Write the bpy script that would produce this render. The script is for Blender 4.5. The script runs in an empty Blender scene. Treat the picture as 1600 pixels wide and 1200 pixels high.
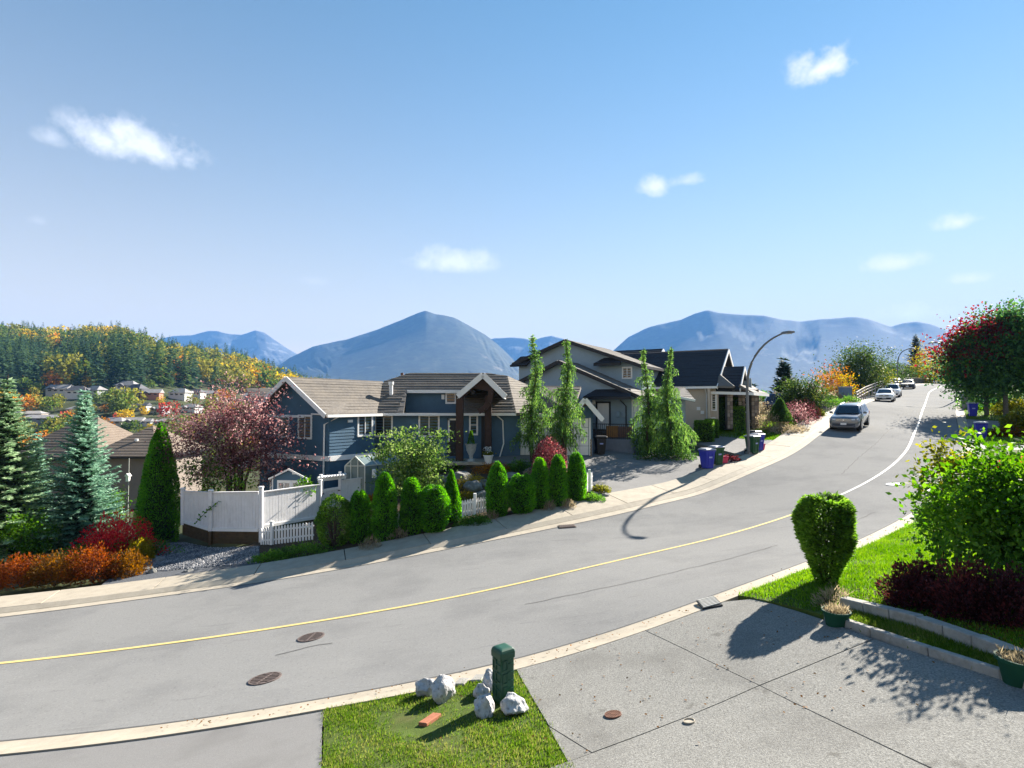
import bpy, bmesh, math, random
import numpy as np
from mathutils import Vector, Matrix, geometry
random.seed(7); RNG = np.random.default_rng(11)
S = bpy.context.scene
COL = S.collection
R = math.radians
# ------------------------------------------------------------------ camera, sky, sun, exposure
F = 900.0; TH = math.atan(30/900); CZ = 5.0
cam = bpy.data.cameras.new("camera"); cam.sensor_width = 36; cam.lens = 36*F/1600
cam.clip_start = .1; cam.clip_end = 30000
co = bpy.data.objects.new("camera", cam); COL.objects.link(co)
co.location = (0, 0, CZ); co.rotation_euler = (math.pi/2 + TH, 0, 0); S.camera = co
SUN_EL, SUN_AZ = R(30), R(45)          # azimuth from +Y towards +X
SD = Vector((math.cos(SUN_EL)*math.sin(SUN_AZ), math.cos(SUN_EL)*math.cos(SUN_AZ), math.sin(SUN_EL)))
W = bpy.data.worlds.new("World"); S.world = W; W.use_nodes = True
nt = W.node_tree; nt.nodes.clear()
def wn(t, **k):
    n = nt.nodes.new(t)
    for a, b in k.items(): setattr(n, a, b)
    return n
out = wn("ShaderNodeOutputWorld"); bg = wn("ShaderNodeBackground"); sky = wn("ShaderNodeTexSky")
sky.sky_type = 'NISHITA'; sky.sun_disc = False; sky.sun_elevation = SUN_EL; sky.sun_rotation = SUN_AZ
sky.air_density = 1.0; sky.dust_density = 0.0; sky.ozone_density = 1.2; sky.altitude = 100
SKY_STRENGTH = .052
bg.inputs[1].default_value = SKY_STRENGTH
# a few small fair-weather clouds: soft noise blobs at fixed directions of the sky
tc = wn("ShaderNodeTexCoord")
def pxdir(px, py):
    u = (px-800)/F; v = (600-py)/F
    d = Vector((u, math.cos(TH)-v*math.sin(TH), math.sin(TH)+v*math.cos(TH))); return d.normalized()
noise = wn("ShaderNodeTexNoise"); noise.inputs['Scale'].default_value = 32; noise.inputs['Detail'].default_value = 7; noise.inputs['Roughness'].default_value = .62
nt.links.new(tc.outputs['Generated'], noise.inputs['Vector'])
def mth(op, a, b=None, c=None, clamp=False):
    m = wn("ShaderNodeMath", operation=op); m.use_clamp = clamp
    for i, x in enumerate((a, b, c)):
        if x is None: continue
        if isinstance(x, (int, float)): m.inputs[i].default_value = x
        else: nt.links.new(x, m.inputs[i])
    return m.outputs[0]
CLOUDS = [(205, 228, 98, 36, .95), (82, 216, 26, 16, .45), (712, 411, 80, 28, .85), (1284, 108, 50, 30, 1.), (1022, 294, 26, 22, .85), (1072, 283, 34, 13, .6),
          (1392, 413, 60, 17, .85), (1497, 348, 38, 16, .9), (1516, 436, 30, 11, .8), (1420, 491, 56, 16, .9), (60, 345, 16, 10, .25), (492, 440, 30, 12, .22)]
acc = None
for (px, py, hw, hh, op) in CLOUDS:
    d = pxdir(px, py); right = Vector((d.y, -d.x, 0)).normalized(); up = right.cross(d)
    def dot(v, s):
        n = wn("ShaderNodeVectorMath", operation='DOT_PRODUCT'); nt.links.new(tc.outputs['Generated'], n.inputs[0]); n.inputs[1].default_value = v*s
        return n.outputs['Value']
    r = math.hypot((px-800)/F, 1)
    a = dot(right, F/hw*r); b = dot(up, F/hh)
    b = mth('ADD', b, mth('MULTIPLY', mth('LESS_THAN', b, 0.0), mth('MULTIPLY', b, .7)))       # flatter base
    q = mth('ADD', mth('MULTIPLY', a, a), mth('MULTIPLY', b, b))
    front = mth('GREATER_THAN', dot(d, 1.0), 0.5)
    m = mth('SUBTRACT', 1.0, mth('SQRT', q))
    m = mth('ADD', m, mth('MULTIPLY', mth('SUBTRACT', noise.outputs[0], .50), 2.1))
    m = mth('MULTIPLY', mth('MULTIPLY', m, 1.1, clamp=True), mth('MULTIPLY', mth('SUBTRACT', 1.25, mth('SQRT', q), clamp=True), 2.2, clamp=True), clamp=True)
    m = mth('MULTIPLY', mth('MULTIPLY', m, op), front)
    acc = m if acc is None else mth('MAXIMUM', acc, m)
cmix = wn("ShaderNodeMix", data_type='RGBA'); nt.links.new(acc, cmix.inputs['Factor'])
hsv = wn("ShaderNodeHueSaturation"); hsv.inputs['Saturation'].default_value = .98
# the air whitens the sky towards the horizon, the same all round
tint = wn("ShaderNodeMix", data_type='RGBA', blend_type='MULTIPLY'); tint.inputs['Factor'].default_value = 1; nt.links.new(sky.outputs[0], tint.inputs['A']); tint.inputs['B'].default_value = (.25, .71, .82, 1)
sep = wn("ShaderNodeSeparateXYZ"); nt.links.new(tc.outputs['Generated'], sep.inputs[0])
pale = mth('MULTIPLY', mth('EXPONENT', mth('MULTIPLY', mth('MAXIMUM', sep.outputs[2], 0.0), -4.6)), 1.2, clamp=True)
air = wn("ShaderNodeMix", data_type='RGBA'); nt.links.new(pale, air.inputs['Factor']); nt.links.new(tint.outputs['Result'], air.inputs['A']); air.inputs['B'].default_value = (6.9, 4.7, 2.4, 1)
nt.links.new(air.outputs['Result'], hsv.inputs['Color']); nt.links.new(hsv.outputs[0], cmix.inputs['A'])
CLOUD_V = 5.7
cmix.inputs['B'].default_value = (CLOUD_V, CLOUD_V*1.02, CLOUD_V*1.06, 1)
nt.links.new(cmix.outputs['Result'], bg.inputs[0]); nt.links.new(bg.outputs[0], out.inputs[0])
sl = bpy.data.lights.new("sun", 'SUN'); sl.energy = 5.0; sl.angle = R(.53); sl.color = (1, .93, .82)
so = bpy.data.objects.new("sun", sl); COL.objects.link(so); so.location = (60, 60, 80); so.rotation_euler = SD.to_track_quat('Z', 'Y').to_euler()
S.view_settings.view_transform = 'Standard'; S.view_settings.look = 'None'; S.view_settings.gamma = 1; S.view_settings.use_curve_mapping = False
S.view_settings.exposure = 2.0
S.render.engine = 'CYCLES'
S.cycles.use_denoising = True
S.cycles.max_bounces = 6; S.cycles.diffuse_bounces = 3; S.cycles.transparent_max_bounces = 12; S.cycles.volume_bounces = 1
# ------------------------------------------------------------------ unprojection and terrain
def ray(px, py):
    u = (px-800)/F; v = (600-py)/F
    y = math.cos(TH)-v*math.sin(TH); z = math.sin(TH)+v*math.cos(TH)
    return np.array([u/y, 1, z/y])
def at(px, py, Y):
    r = ray(px, py)*Y; r[2] += CZ; return Vector(r)
CP = [(785,1095,9.3),(800,1040,10.8),(1110,945,11.9),(500,1100,10.1),(270,1133,10.3),(0,1038,14.6),(0,924,20.6),
(400,888,21.8),(440,982,15.2),(794,920,16.6),(1000,836,23.6),(880,803,25.5),(646,850,23.4),(1166,713,36),(1076,777,29.5),
(1160,829,21.5),(1330,850,16.8),(1310,777,24.5),(1310,670,41),(1285,677,41),(1380,628,64),(1418,609,88),(1487,600,112),(1432,670,41),(1452,612,85),
(1495,640,58),(1470,775,22.5),(1530,690,40),
(1187,1076,8.3),(1311,1135,6.9),(1045,1132,7.9),(1290,912,10.9),(1600,1075,7.2),(1600,960,9),
(330,858,26.5),(404,852,26),(500,812,28),(590,778,30),(760,800,26.5),(920,768,28),(808,712,34.5),(736,718,33.5),(920,706,36),(1000,708,38),(1085,715,34),
(1100,680,42),(1210,660,44),(1120,660,46),(1270,650,50),(1321,626,60),
(150,865,30),(0,880,27),(200,850,28)]
CW = [tuple(at(*c)) for c in CP]
CW += [(0,1,1.9),(9,1,2.3),(-10,1,.2),(-25,3,-1.6),(-32,48,-3.3),(-45,42,-4.5),(-14,46,-1.2),(30,30,2.5),(45,38,3.4),(60,60,5.6),(24,18,2.2),(95,95,8.5),(-40,20,-3.2),(120,130,10),(70,130,8.5),(40,90,5.5),(20,62,4.0),(0,55,2.2)]
CW = np.array(CW, float)
class TPS:
    def __init__(s, P, z, lam=30.):
        s.P = P; n = len(P); d = np.linalg.norm(P[:, None]-P[None], axis=2)
        K = np.where(d > 0, d*d*np.log(d+1e-9), 0)+lam*np.eye(n); Q = np.c_[np.ones(n), P]
        sol = np.linalg.solve(np.block([[K, Q], [Q.T, np.zeros((3, 3))]]), np.r_[z, 0, 0, 0]); s.w = sol[:n]; s.a = sol[n:]
    def __call__(s, x, y):
        x = np.asarray(x, float); y = np.asarray(y, float)
        d = np.sqrt((x[..., None]-s.P[:, 0])**2+(y[..., None]-s.P[:, 1])**2)
        return (np.where(d > 0, d*d*np.log(d+1e-9), 0)@s.w)+s.a[0]+s.a[1]*x+s.a[2]*y
tps = TPS(CW[:, :2], CW[:, 2])
HS = np.array([(-1200,515),(-300,512),(0,512),(100,515),(190,519),(240,529),(300,540),(350,550),(400,566),(440,580),(475,590),(560,618),(700,640)], float)
def sstep(a, b, x): t = np.clip((x-a)/(b-a), 0, 1); return t*t*(3-2*t)
def hillz(x, y):
    y1 = np.maximum(y, 20); px = 800+F*x/y1
    dc = np.interp(px, [-1200, 0, 475, 700], [950, 950, 800, 800])
    crest = 5+(630-np.interp(px, HS[:, 0], HS[:, 1]))/F*dc-20
    foot = np.interp(px, [-400, 480, 760, 1000], [-14, -16, -40, -58])
    t = np.clip((y-215)/(dc-215), 0, 1)
    up = foot+(crest-foot)*(1.05*t+.25*t*(1-t))/1.05
    bump = 5*np.sin(x/47+1.3)*np.cos(y/61)+3*np.sin(x/23+y/31)
    z = up+bump*np.clip(t*3, 0, 1)*(t < 1)
    z = np.where(y > dc, np.maximum(-60, z-(y-dc)*.12), z)
    return np.where(px < 760, z, foot)
BL = np.array([(-300, -40),(-70, 30),(-40, 58),(-12, 60),(20, 70),(38, 92),(70, 140),(130, 190),(300, 260)], float)
def ground(x, y):
    x = np.asarray(x, float); y = np.asarray(y, float)
    lim = np.interp(x, BL[:, 0], BL[:, 1])
    xc = np.clip(x, -70, 150); yc = np.clip(y, -10, 160)
    near = np.clip(tps(xc, yc), -9, 13)
    w = sstep(0, 90, y-lim)
    w = np.maximum(w, sstep(70, 160, -x-0*y))
    return near*(1-w)+hillz(x, y)*w
def G(x, y): return float(ground(np.array(x), np.array(y)))
def hit(px, py, lo=3., hi=160.):
    r = ray(px, py); Y = np.geomspace(lo, hi, 4000); f = CZ+r[2]*Y-ground(r[0]*Y, Y)
    i = int(np.argmax(f < 0))
    if f[i] >= 0: i = len(Y)-1; y = Y[i]
    else: t = f[i-1]/(f[i-1]-f[i]); y = Y[i-1]+t*(Y[i]-Y[i-1])
    return Vector((r[0]*y, y, CZ+r[2]*y))
def gp(x, y, dz=0.): return Vector((x, y, G(x, y)+dz))
# ------------------------------------------------------------------ object helpers
def worg(o):
    v = Vector((0, 0, 0))
    while o is not None: v += o.location; o = o.parent
    return v
def tag(o, label=None, cat=None, group=None, kind=None):
    for k, v in (('label', label), ('category', cat), ('group', group), ('kind', kind)):
        if v: o[k] = v
    return o
def thing(name, label, cat, loc=(0, 0, 0), group=None):
    o = bpy.data.objects.new(name, None); COL.objects.link(o); o.location = loc; o.empty_display_size = .2
    return tag(o, label, cat, group)
def link(name, me, parent=None):
    o = bpy.data.objects.new(name, me); COL.objects.link(o)
    if parent is not None: o.parent = parent
    return o
def npmesh(name, V, mat, parent=None, smooth=False):
    """V: (n,k,3) separate k-gons"""
    V = np.asarray(V, np.float32); n, k, _ = V.shape; off = np.array(worg(parent)) if parent is not None else np.zeros(3)
    me = bpy.data.meshes.new(name); me.vertices.add(n*k); me.vertices.foreach_set('co', (V.reshape(-1, 3)-off).astype(np.float32).ravel())
    me.loops.add(n*k); me.loops.foreach_set('vertex_index', np.arange(n*k, dtype=np.int32))
    me.polygons.add(n); me.polygons.foreach_set('loop_start', np.arange(0, n*k, k, dtype=np.int32))
    try: me.polygons.foreach_set('loop_total', np.full(n, k, np.int32))
    except Exception: pass
    me.update(calc_edges=True); me.validate()
    me.materials.append(mat); return link(name, me, parent)
class MB:
    def __init__(s): s.v = []; s.f = []
    def add(s, vs, fs):
        b = len(s.v); s.v += [tuple(v) for v in vs]; s.f += [tuple(b+i for i in f) for f in fs]; return s
    def hexa(s, p): return s.add(p, [(0,3,2,1),(4,5,6,7),(0,1,5,4),(1,2,6,5),(2,3,7,6),(3,0,4,7)])
    def box(s, c, d, rz=0, M=None):
        x, y, z = d[0]/2, d[1]/2, d[2]/2
        m = Matrix.Translation(Vector(c))@(M if M is not None else Matrix.Rotation(rz, 4, 'Z'))
        return s.hexa([m@Vector(p) for p in [(-x,-y,-z),(x,-y,-z),(x,y,-z),(-x,y,-z),(-x,-y,z),(x,-y,z),(x,y,z),(-x,y,z)]])
    def bar(s, a, b, w, h, up=(0, 0, 1)):
        a = Vector(a); b = Vector(b); d = (b-a); L = d.length
        if L < 1e-6: return s
        d /= L; u = Vector(up)
        if abs(d.dot(u)) > .98: u = Vector((1, 0, 0))
        r = d.cross(u).normalized(); u = r.cross(d)
        P = lambda o, i, j: o+r*w/2*i+u*h/2*j
        return s.hexa([P(a,-1,-1),P(a,1,-1),P(b,1,-1),P(b,-1,-1),P(a,-1,1),P(a,1,1),P(b,1,1),P(b,-1,1)])
    def prism(s, poly, vec):
        n = len(poly); p = [Vector(q) for q in poly]; vec = Vector(vec); q = [a+vec for a in p]
        return s.add(p+q, [tuple(range(n))[::-1], tuple(range(n, 2*n))]+[(i, (i+1) % n, n+(i+1) % n, n+i) for i in range(n)])
    def poly(s, p): return s.add(p, [tuple(range(len(p)))])
    def tube(s, path, rad, n=8, cap=True):
        path = [Vector(p) for p in path]; rings = []
        for i, p in enumerate(path):
            d = (path[min(i+1, len(path)-1)]-path[max(i-1, 0)]).normalized()
            u = Vector((0, 0, 1)) if abs(d.z) < .9 else Vector((1, 0, 0))
            a = d.cross(u).normalized(); b = d.cross(a); r = rad[i] if hasattr(rad, '__len__') else rad
            rings.append([p+(a*math.cos(2*math.pi*k/n)+b*math.sin(2*math.pi*k/n))*r for k in range(n)])
        return s.loft(rings, cap)
    def loft(s, rings, cap=True):
        n = len(rings[0]); m = len(rings); fs = []
        for i in range(m-1):
            for k in range(n): fs.append((i*n+k, i*n+(k+1) % n, (i+1)*n+(k+1) % n, (i+1)*n+k))
        if cap: fs += [tuple(range(n))[::-1], tuple(range((m-1)*n, m*n))]
        return s.add([p for r in rings for p in r], fs)
    def lathe(s, prof, c=(0, 0, 0), n=16, cap=True):
        c = Vector(c); return s.loft([[c+Vector((r*math.cos(2*math.pi*k/n), r*math.sin(2*math.pi*k/n), z)) for k in range(n)] for r, z in prof], cap)
    def xf(s, M, start=0):
        for i in range(start, len(s.v)): s.v[i] = tuple(M@Vector(s.v[i]))
        return s
    def mesh(s, name, mat, off=Vector((0, 0, 0)), smooth=False, bevel=0):
        me = bpy.data.meshes.new(name); o = Vector(off)
        me.from_pydata([tuple(Vector(v)-o) for v in s.v], [], s.f)
        bm = bmesh.new(); bm.from_mesh(me); bmesh.ops.recalc_face_normals(bm, faces=bm.faces)
        if bevel: bmesh.ops.bevel(bm, geom=list(bm.edges), offset=bevel, segments=1, affect='EDGES', clamp_overlap=True)
        if smooth:
            for f in bm.faces: f.smooth = True
            for e in bm.edges:
                if len(e.link_faces) == 2 and e.calc_face_angle(0) > R(38): e.smooth = False
        bm.to_mesh(me); bm.free(); me.materials.append(mat); return me
    def build(s, name, mat, parent=None, smooth=False, bevel=0):
        return link(name, s.mesh(name, mat, worg(parent) if parent is not None else Vector((0, 0, 0)), smooth, bevel), parent)
def copy_tree(o, parent=None):
    c = o.copy(); COL.objects.link(c); c.parent = parent
    for ch in list(o.children): copy_tree(ch, c)
    return c
def place(proto, first, loc, rz=0, label=None, scale=None):
    o = proto if first else copy_tree(proto)
    o.location = loc; o.rotation_euler = (0, 0, rz)
    if scale: o.scale = (scale,)*3
    if label: o['label'] = label
    return o
# ------------------------------------------------------------------ materials
MATS = {}
def M(name, c, rough=.7, var=.18, scale=4., bump=0., bscale=40., spec=.3, metal=0., coat=0., c2=None, det=5., obj=False):
    if name in MATS: return MATS[name]
    m = bpy.data.materials.new(name); m.use_nodes = True; t = m.node_tree; p = t.nodes['Principled BSDF']
    p.inputs['Roughness'].default_value = rough; p.inputs['Metallic'].default_value = metal; p.inputs['Specular IOR Level'].default_value = spec
    if coat: p.inputs['Coat Weight'].default_value = coat; p.inputs['Coat Roughness'].default_value = .05
    g = t.nodes.new('ShaderNodeNewGeometry'); tcn = t.nodes.new('ShaderNodeTexCoord'); src = tcn.outputs['Object'] if obj else g.outputs['Position']
    n = t.nodes.new('ShaderNodeTexNoise'); n.inputs['Scale'].default_value = scale; n.inputs['Detail'].default_value = det; n.inputs['Roughness'].default_value = .65
    t.links.new(src, n.inputs['Vector'])
    r = t.nodes.new('ShaderNodeValToRGB'); c2 = c2 or tuple(x*(1+var) for x in c); c1 = tuple(x*(1-var) for x in c)
    r.color_ramp.elements[0].position = .32; r.color_ramp.elements[0].color = (*c1, 1); r.color_ramp.elements[1].position = .68; r.color_ramp.elements[1].color = (*c2, 1)
    t.links.new(n.outputs[0], r.inputs[0]); t.links.new(r.outputs[0], p.inputs['Base Color'])
    if bump:
        b = t.nodes.new('ShaderNodeTexNoise'); b.inputs['Scale'].default_value = bscale; b.inputs['Detail'].default_value = 4
        t.links.new(src, b.inputs['Vector']); bn = t.nodes.new('ShaderNodeBump'); bn.inputs['Strength'].default_value = bump; bn.inputs['Distance'].default_value = .02
        t.links.new(b.outputs[0], bn.inputs['Height']); t.links.new(bn.outputs[0], p.inputs['Normal'])
    MATS[name] = m; return m
def mixin(m, color, scale, lo, hi, fac=1., stretch=None):
    """lays a second noise-masked colour (stain, patch, wear) over a material"""
    t = m.node_tree; p = t.nodes['Principled BSDF']; src = p.inputs['Base Color'].links[0].from_socket
    g = t.nodes.new('ShaderNodeNewGeometry'); n = t.nodes.new('ShaderNodeTexNoise'); n.inputs['Scale'].default_value = scale; n.inputs['Detail'].default_value = 6; n.inputs['Roughness'].default_value = .6
    if stretch:
        mp = t.nodes.new('ShaderNodeMapping'); mp.inputs['Scale'].default_value = stretch; t.links.new(g.outputs['Position'], mp.inputs[0]); t.links.new(mp.outputs[0], n.inputs['Vector'])
    else: t.links.new(g.outputs['Position'], n.inputs['Vector'])
    mr = t.nodes.new('ShaderNodeMapRange'); mr.inputs[1].default_value = lo; mr.inputs[2].default_value = hi; mr.inputs[4].default_value = fac; t.links.new(n.outputs[0], mr.inputs[0])
    mx = t.nodes.new('ShaderNodeMix'); mx.data_type = 'RGBA'; t.links.new(mr.outputs[0], mx.inputs['Factor']); t.links.new(src, mx.inputs['A']); mx.inputs['B'].default_value = (*color, 1)
    t.links.new(mx.outputs['Result'], p.inputs['Base Color']); return m
def LM(name, cols, trans=.35, rough=.6, spec=.15, patch=None):
    """leaf material: every leaf (mesh island) takes its own colour from the ramp"""
    if name in MATS: return MATS[name]
    m = bpy.data.materials.new(name); m.use_nodes = True; t = m.node_tree; p = t.nodes['Principled BSDF']; o = t.nodes['Material Output']
    p.inputs['Roughness'].default_value = rough; p.inputs['Specular IOR Level'].default_value = spec
    g = t.nodes.new('ShaderNodeNewGeometry'); r = t.nodes.new('ShaderNodeValToRGB'); e = r.color_ramp.elements
    while len(e) < len(cols): e.new(.5)
    for i, c in enumerate(cols): e[i].position = i/(len(cols)-1); e[i].color = (*c, 1)
    n = t.nodes.new('ShaderNodeTexNoise'); n.inputs['Scale'].default_value = patch or 1.2; n.inputs['Detail'].default_value = 2; t.links.new(g.outputs['Position'], n.inputs['Vector'])
    a = t.nodes.new('ShaderNodeMath'); a.operation = 'MULTIPLY_ADD'; t.links.new(n.outputs[0], a.inputs[0]); a.inputs[1].default_value = 1.5; a.inputs[2].default_value = -.75
    b = t.nodes.new('ShaderNodeMath'); b.operation = 'ADD'; t.links.new(a.outputs[0], b.inputs[0]); t.links.new(g.outputs['Random Per Island'], b.inputs[1])
    t.links.new(b.outputs[0], r.inputs[0]); t.links.new(r.outputs[0], p.inputs['Base Color'])
    tr = t.nodes.new('ShaderNodeBsdfTranslucent'); br = t.nodes.new('ShaderNodeHueSaturation'); br.inputs['Value'].default_value = 1.75; br.inputs['Saturation'].default_value = 1.1
    t.links.new(r.outputs[0], br.inputs['Color']); t.links.new(br.outputs[0], tr.inputs[0])
    mx = t.nodes.new('ShaderNodeMixShader'); mx.inputs[0].default_value = min(.5, trans+.18) if trans else 0; t.links.new(p.outputs[0], mx.inputs[1]); t.links.new(tr.outputs[0], mx.inputs[2]); t.links.new(mx.outputs[0], o.inputs[0])
    MATS[name] = m; return m
ASPH = M('asphalt', (.205, .203, .198), 1., .10, 60, .35, 220, .05)
mixin(ASPH, (.160, .159, .158), .45, .47, .66, .75); mixin(ASPH, (.235, .232, .225), .9, .56, .74, .5, (.35, 1.2, 1)); mixin(ASPH, (.27, .268, .26), 24, .54, .68, .6); mixin(ASPH, (.11, .11, .112), 19, .57, .7, .6); mixin(ASPH, (.13, .13, .13), 2.2, .62, .70, .45, (.25, 1.6, 1))
CONC = M('sidewalk_concrete', (.36, .315, .25), .85, .10, 3, .25, 90, .2); mixin(CONC, (.25, .215, .17), 1.1, .55, .75, .6); mixin(CONC, (.42, .38, .31), 30, .5, .7, .4)
AGG = M('exposed_aggregate', (.21, .205, .19), .9, .45, 42, .6, 90, .1, det=5); mixin(AGG, (.14, .135, .125), .7, .48, .68, .7); mixin(AGG, (.10, .095, .085), 2.3, .63, .70, .6); mixin(AGG, (.36, .35, .32), 34, .58, .68, .55); mixin(AGG, (.07, .07, .07), 40, .62, .7, .6)
DRV = M('grey_driveway', (.19, .185, .18), .85, .2, 70, .5, 120, .2); mixin(DRV, (.14, .135, .13), .9, .5, .7, .6)
SOIL = M('soil', (.07, .05, .033), .95, .35, 8, .8, 30, .1); GRD = M('ground_cover', (.055, .065, .03), .95, .4, .35, .5, 3, .1)
mixin(GRD, (.10, .085, .05), .05, .5, .7, .7)
GRASSB = M('lawn_base', (.07, .10, .022), .95, .3, 3, .6, 60, .1); mixin(GRASSB, (.12, .10, .045), .9, .55, .72, .7)
YEL = M('yellow_paint', (.56, .43, .17), .7, .12, 25, 0, 0, .2); mixin(YEL, (.3, .25, .16), 18, .56, .7, .6)
WHP = M('white_road_paint', (.55, .54, .50), .7, .1, 25); mixin(WHP, (.3, .3, .28), 18, .58, .72, .5)
WHITE = M('white_trim', (.78, .77, .76), .5, .04, 2); WFEN = M('weathered_white_paint', (.70, .69, .70), .7, .07, 3, .15, 50); mixin(WFEN, (.40, .38, .38), 5, .55, .75, .45, (3, 3, .3))
NAVY = M('navy_siding', (.052, .115, .182), .55, .12, 1.5, 0, 0, .3); GSID = M('grey_blue_siding', (.28, .36, .43), .6, .07, 1.2); BEIGE = M('beige_siding', (.50, .42, .33), .65, .06, 1)
TAUPE = M('taupe_siding', (.20, .165, .14), .7, .08, 1)
ROOFB = M('weathered_brown_shingle', (.140, .125, .110), .85, .25, 7, .4, 40, .2); mixin(ROOFB, (.21, .18, .145), 1.2, .45, .7, .6); mixin(ROOFB, (.075, .062, .055), 11, .58, .72, .7)
ROOFT = M('tan_shingle', (.165, .130, .103), .85, .2, 8, .4, 40, .2); mixin(ROOFT, (.21, .17, .135), 1, .5, .7, .5)
ROOFG = M('grey_asphalt_shingle', (.15, .137, .125), .85, .15, 9, .3, 50, .2); ROOFD = M('black_asphalt_shingle', (.030, .032, .04), .8, .25, 9, .3, 50, .25)
DARK = M('dark_trim', (.022, .022, .026), .5, .1, 3); BRN = M('dark_brown_timber', (.045, .022, .016), .6, .25, 3, .2, 30); TIMB = M('brown_retaining_timber', (.085, .052, .026), .75, .3, 4, .3, 30)
mixin(TIMB, (.05, .05, .02), 2, .5, .7, .5)
CEDAR = M('cedar_shake', (.16, .085, .06), .75, .3, 12, .4, 30)
GLASS = M('window_glass', (.022, .028, .034), .04, .3, .8, 0, 0, .8); GLASSL = M('curtained_glass', (.20, .15, .10), .08, .6, 5, 0, 0, .7)
STONE = [M('veneer_stone_a', (.24, .19, .15), .85, .2, 9, .5, 40), M('veneer_stone_b', (.17, .13, .11), .85, .2, 9, .5, 40), M('veneer_stone_c', (.30, .25, .21), .85, .2, 9, .5, 40)]
MORT = M('mortar', (.12, .11, .10), .95)
ROCK = M('grey_boulder', (.20, .195, .185), .9, .3, 6, .9, 14, .15); mixin(ROCK, (.08, .085, .06), 2.5, .52, .68, .7)
WROCK = M('white_quartz_rock', (.43, .415, .41), .85, .22, 16, 1., 14, .2); mixin(WROCK, (.17, .165, .165), 17, .55, .66, .8); mixin(WROCK, (.30, .25, .17), 6, .58, .75, .5)
PEB = M('grey_blue_pebble', (.13, .135, .15), .85, .5, 20)
BARK = M('bark', (.075, .055, .042), .95, .3, 10, .8, 25, .1); GBARK = M('grey_bark', (.13, .12, .11), .95, .3, 10, .8, 25, .1)
GRNM = M('green_enamel', (.012, .065, .04), .45, .12, 5, 0, 0, .4); GPOT = M('green_plastic_pot', (.012, .06, .035), .7, .1, 5, 0, 0, .1)
BLUEP = M('blue_bin_plastic', (.020, .030, .34), .45, .08, 3, 0, 0, .35); GREENP = M('green_bin_plastic', (.018, .075, .030), .5, .1, 3); BLKP = M('black_plastic', (.018, .018, .02), .5, .1, 3); PINKP = M('pink_plastic', (.55, .05, .12), .5, .1, 3)
GLID = M('grey_roof_and_lid_glint', (.35, .36, .40), .5, .08, 3)  # on the bins this pale grey holds the white reflection off the lids
POLEM = M('galvanised_grey_pole', (.15, .155, .165), .45, .12, 2, 0, 0, .4, .35); IRON = M('cast_iron', (.13, .10, .09), .7, .3, 30, .3, 60, .3, .2); GALV = M('galvanised_grate', (.45, .44, .41), .6, .1, 20)
TERR = M('terracotta_paver', (.32, .12, .065), .85, .15, 10, .3, 50)
BLK = M('concrete_edging_block', (.30, .285, .26), .9, .16, 8, .5, 60); mixin(BLK, (.16, .15, .13), 3, .55, .72, .6)
TYRE = M('tyre_rubber', (.012, .012, .013), .85, .1, 5); RIM = M('alloy_rim', (.42, .42, .44), .3, .05, 5, 0, 0, .5, .8); CGLASS = M('car_glass', (.012, .016, .028), .03, .1, 1, 0, 0, .8); LAMPG = M('headlamp_glass', (.55, .56, .6), .1, .1, 8, 0, 0, .7); REDL = M('red_tail_lamp', (.45, .012, .012), .15, .1, 5)
def paint(n, c, metal=.3): return M(n, c, .28, .03, 1, 0, 0, .5, metal, .8)
SILV = paint('silver_car_paint', (.13, .145, .175), .45); WHC = paint('white_car_paint', (.78, .78, .79), 0); BLC = M('dark_car_paint', (.016, .018, .026), .4, .03, 1, 0, 0, .3); NAVC = paint('navy_car_paint', (.018, .024, .07))
CHR = M('chrome', (.75, .75, .76), .18, .03, 3, 0, 0, .5, 1.); BUMP = M('grey_bumper_plastic', (.05, .055, .07), .55)
GREENS = [(.012, .035, .008), (.035, .085, .014), (.075, .155, .022)]
L_THUJA = LM('thuja_leaf', [(0.036, 0.114, 0.016), (0.080, 0.246, 0.024), (0.170, 0.409, 0.036)], .28); L_BOX = LM('boxwood_leaf', [(0.050, 0.099, 0.017), (0.120, 0.239, 0.028), (0.220, 0.359, 0.059)], .3)
L_SPR = LM('blue_spruce_needle', [(0.089, 0.189, 0.132), (0.204, 0.362, 0.267), (0.440, 0.629, 0.489)], .1); L_SPRG = LM('grey_green_spruce_needle', [(0.095, 0.175, 0.081), (0.245, 0.367, 0.204), (0.488, 0.597, 0.380)], .12); L_DKC = LM('dark_conifer_needle', [(0.014, 0.032, 0.023), (0.032, 0.065, 0.041), (0.058, 0.102, 0.065)], .1)
L_CEDAR = LM('weeping_cedar_spray', [(0.043, 0.095, 0.026), (0.095, 0.192, 0.043), (0.212, 0.325, 0.077)], .25)
L_PLUM = LM('purple_plum_leaf', [(0.069, 0.023, 0.030), (0.190, 0.081, 0.086), (0.460, 0.299, 0.287)], .3); L_BARB = LM('barberry_leaf', [(0.131, 0.017, 0.029), (0.348, 0.102, 0.109), (0.462, 0.242, 0.220)], .3); L_HEA = LM('dark_barberry_leaf', [(.030, .012, .015), (.062, .020, .024), (.16, .035, .035)], .25)
L_BRT = LM('bright_shrub_leaf', [(0.028, 0.078, 0.009), (0.069, 0.170, 0.015), (0.138, 0.248, 0.028)], .4); L_GRN = LM('garden_green_leaf', [(0.031, 0.086, 0.017), (0.078, 0.182, 0.026), (0.157, 0.278, 0.043)], .35); L_DK = LM('dark_maple_leaf', [(0.021, 0.060, 0.026), (0.048, 0.120, 0.039), (0.107, 0.216, 0.044)], .25)
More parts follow.
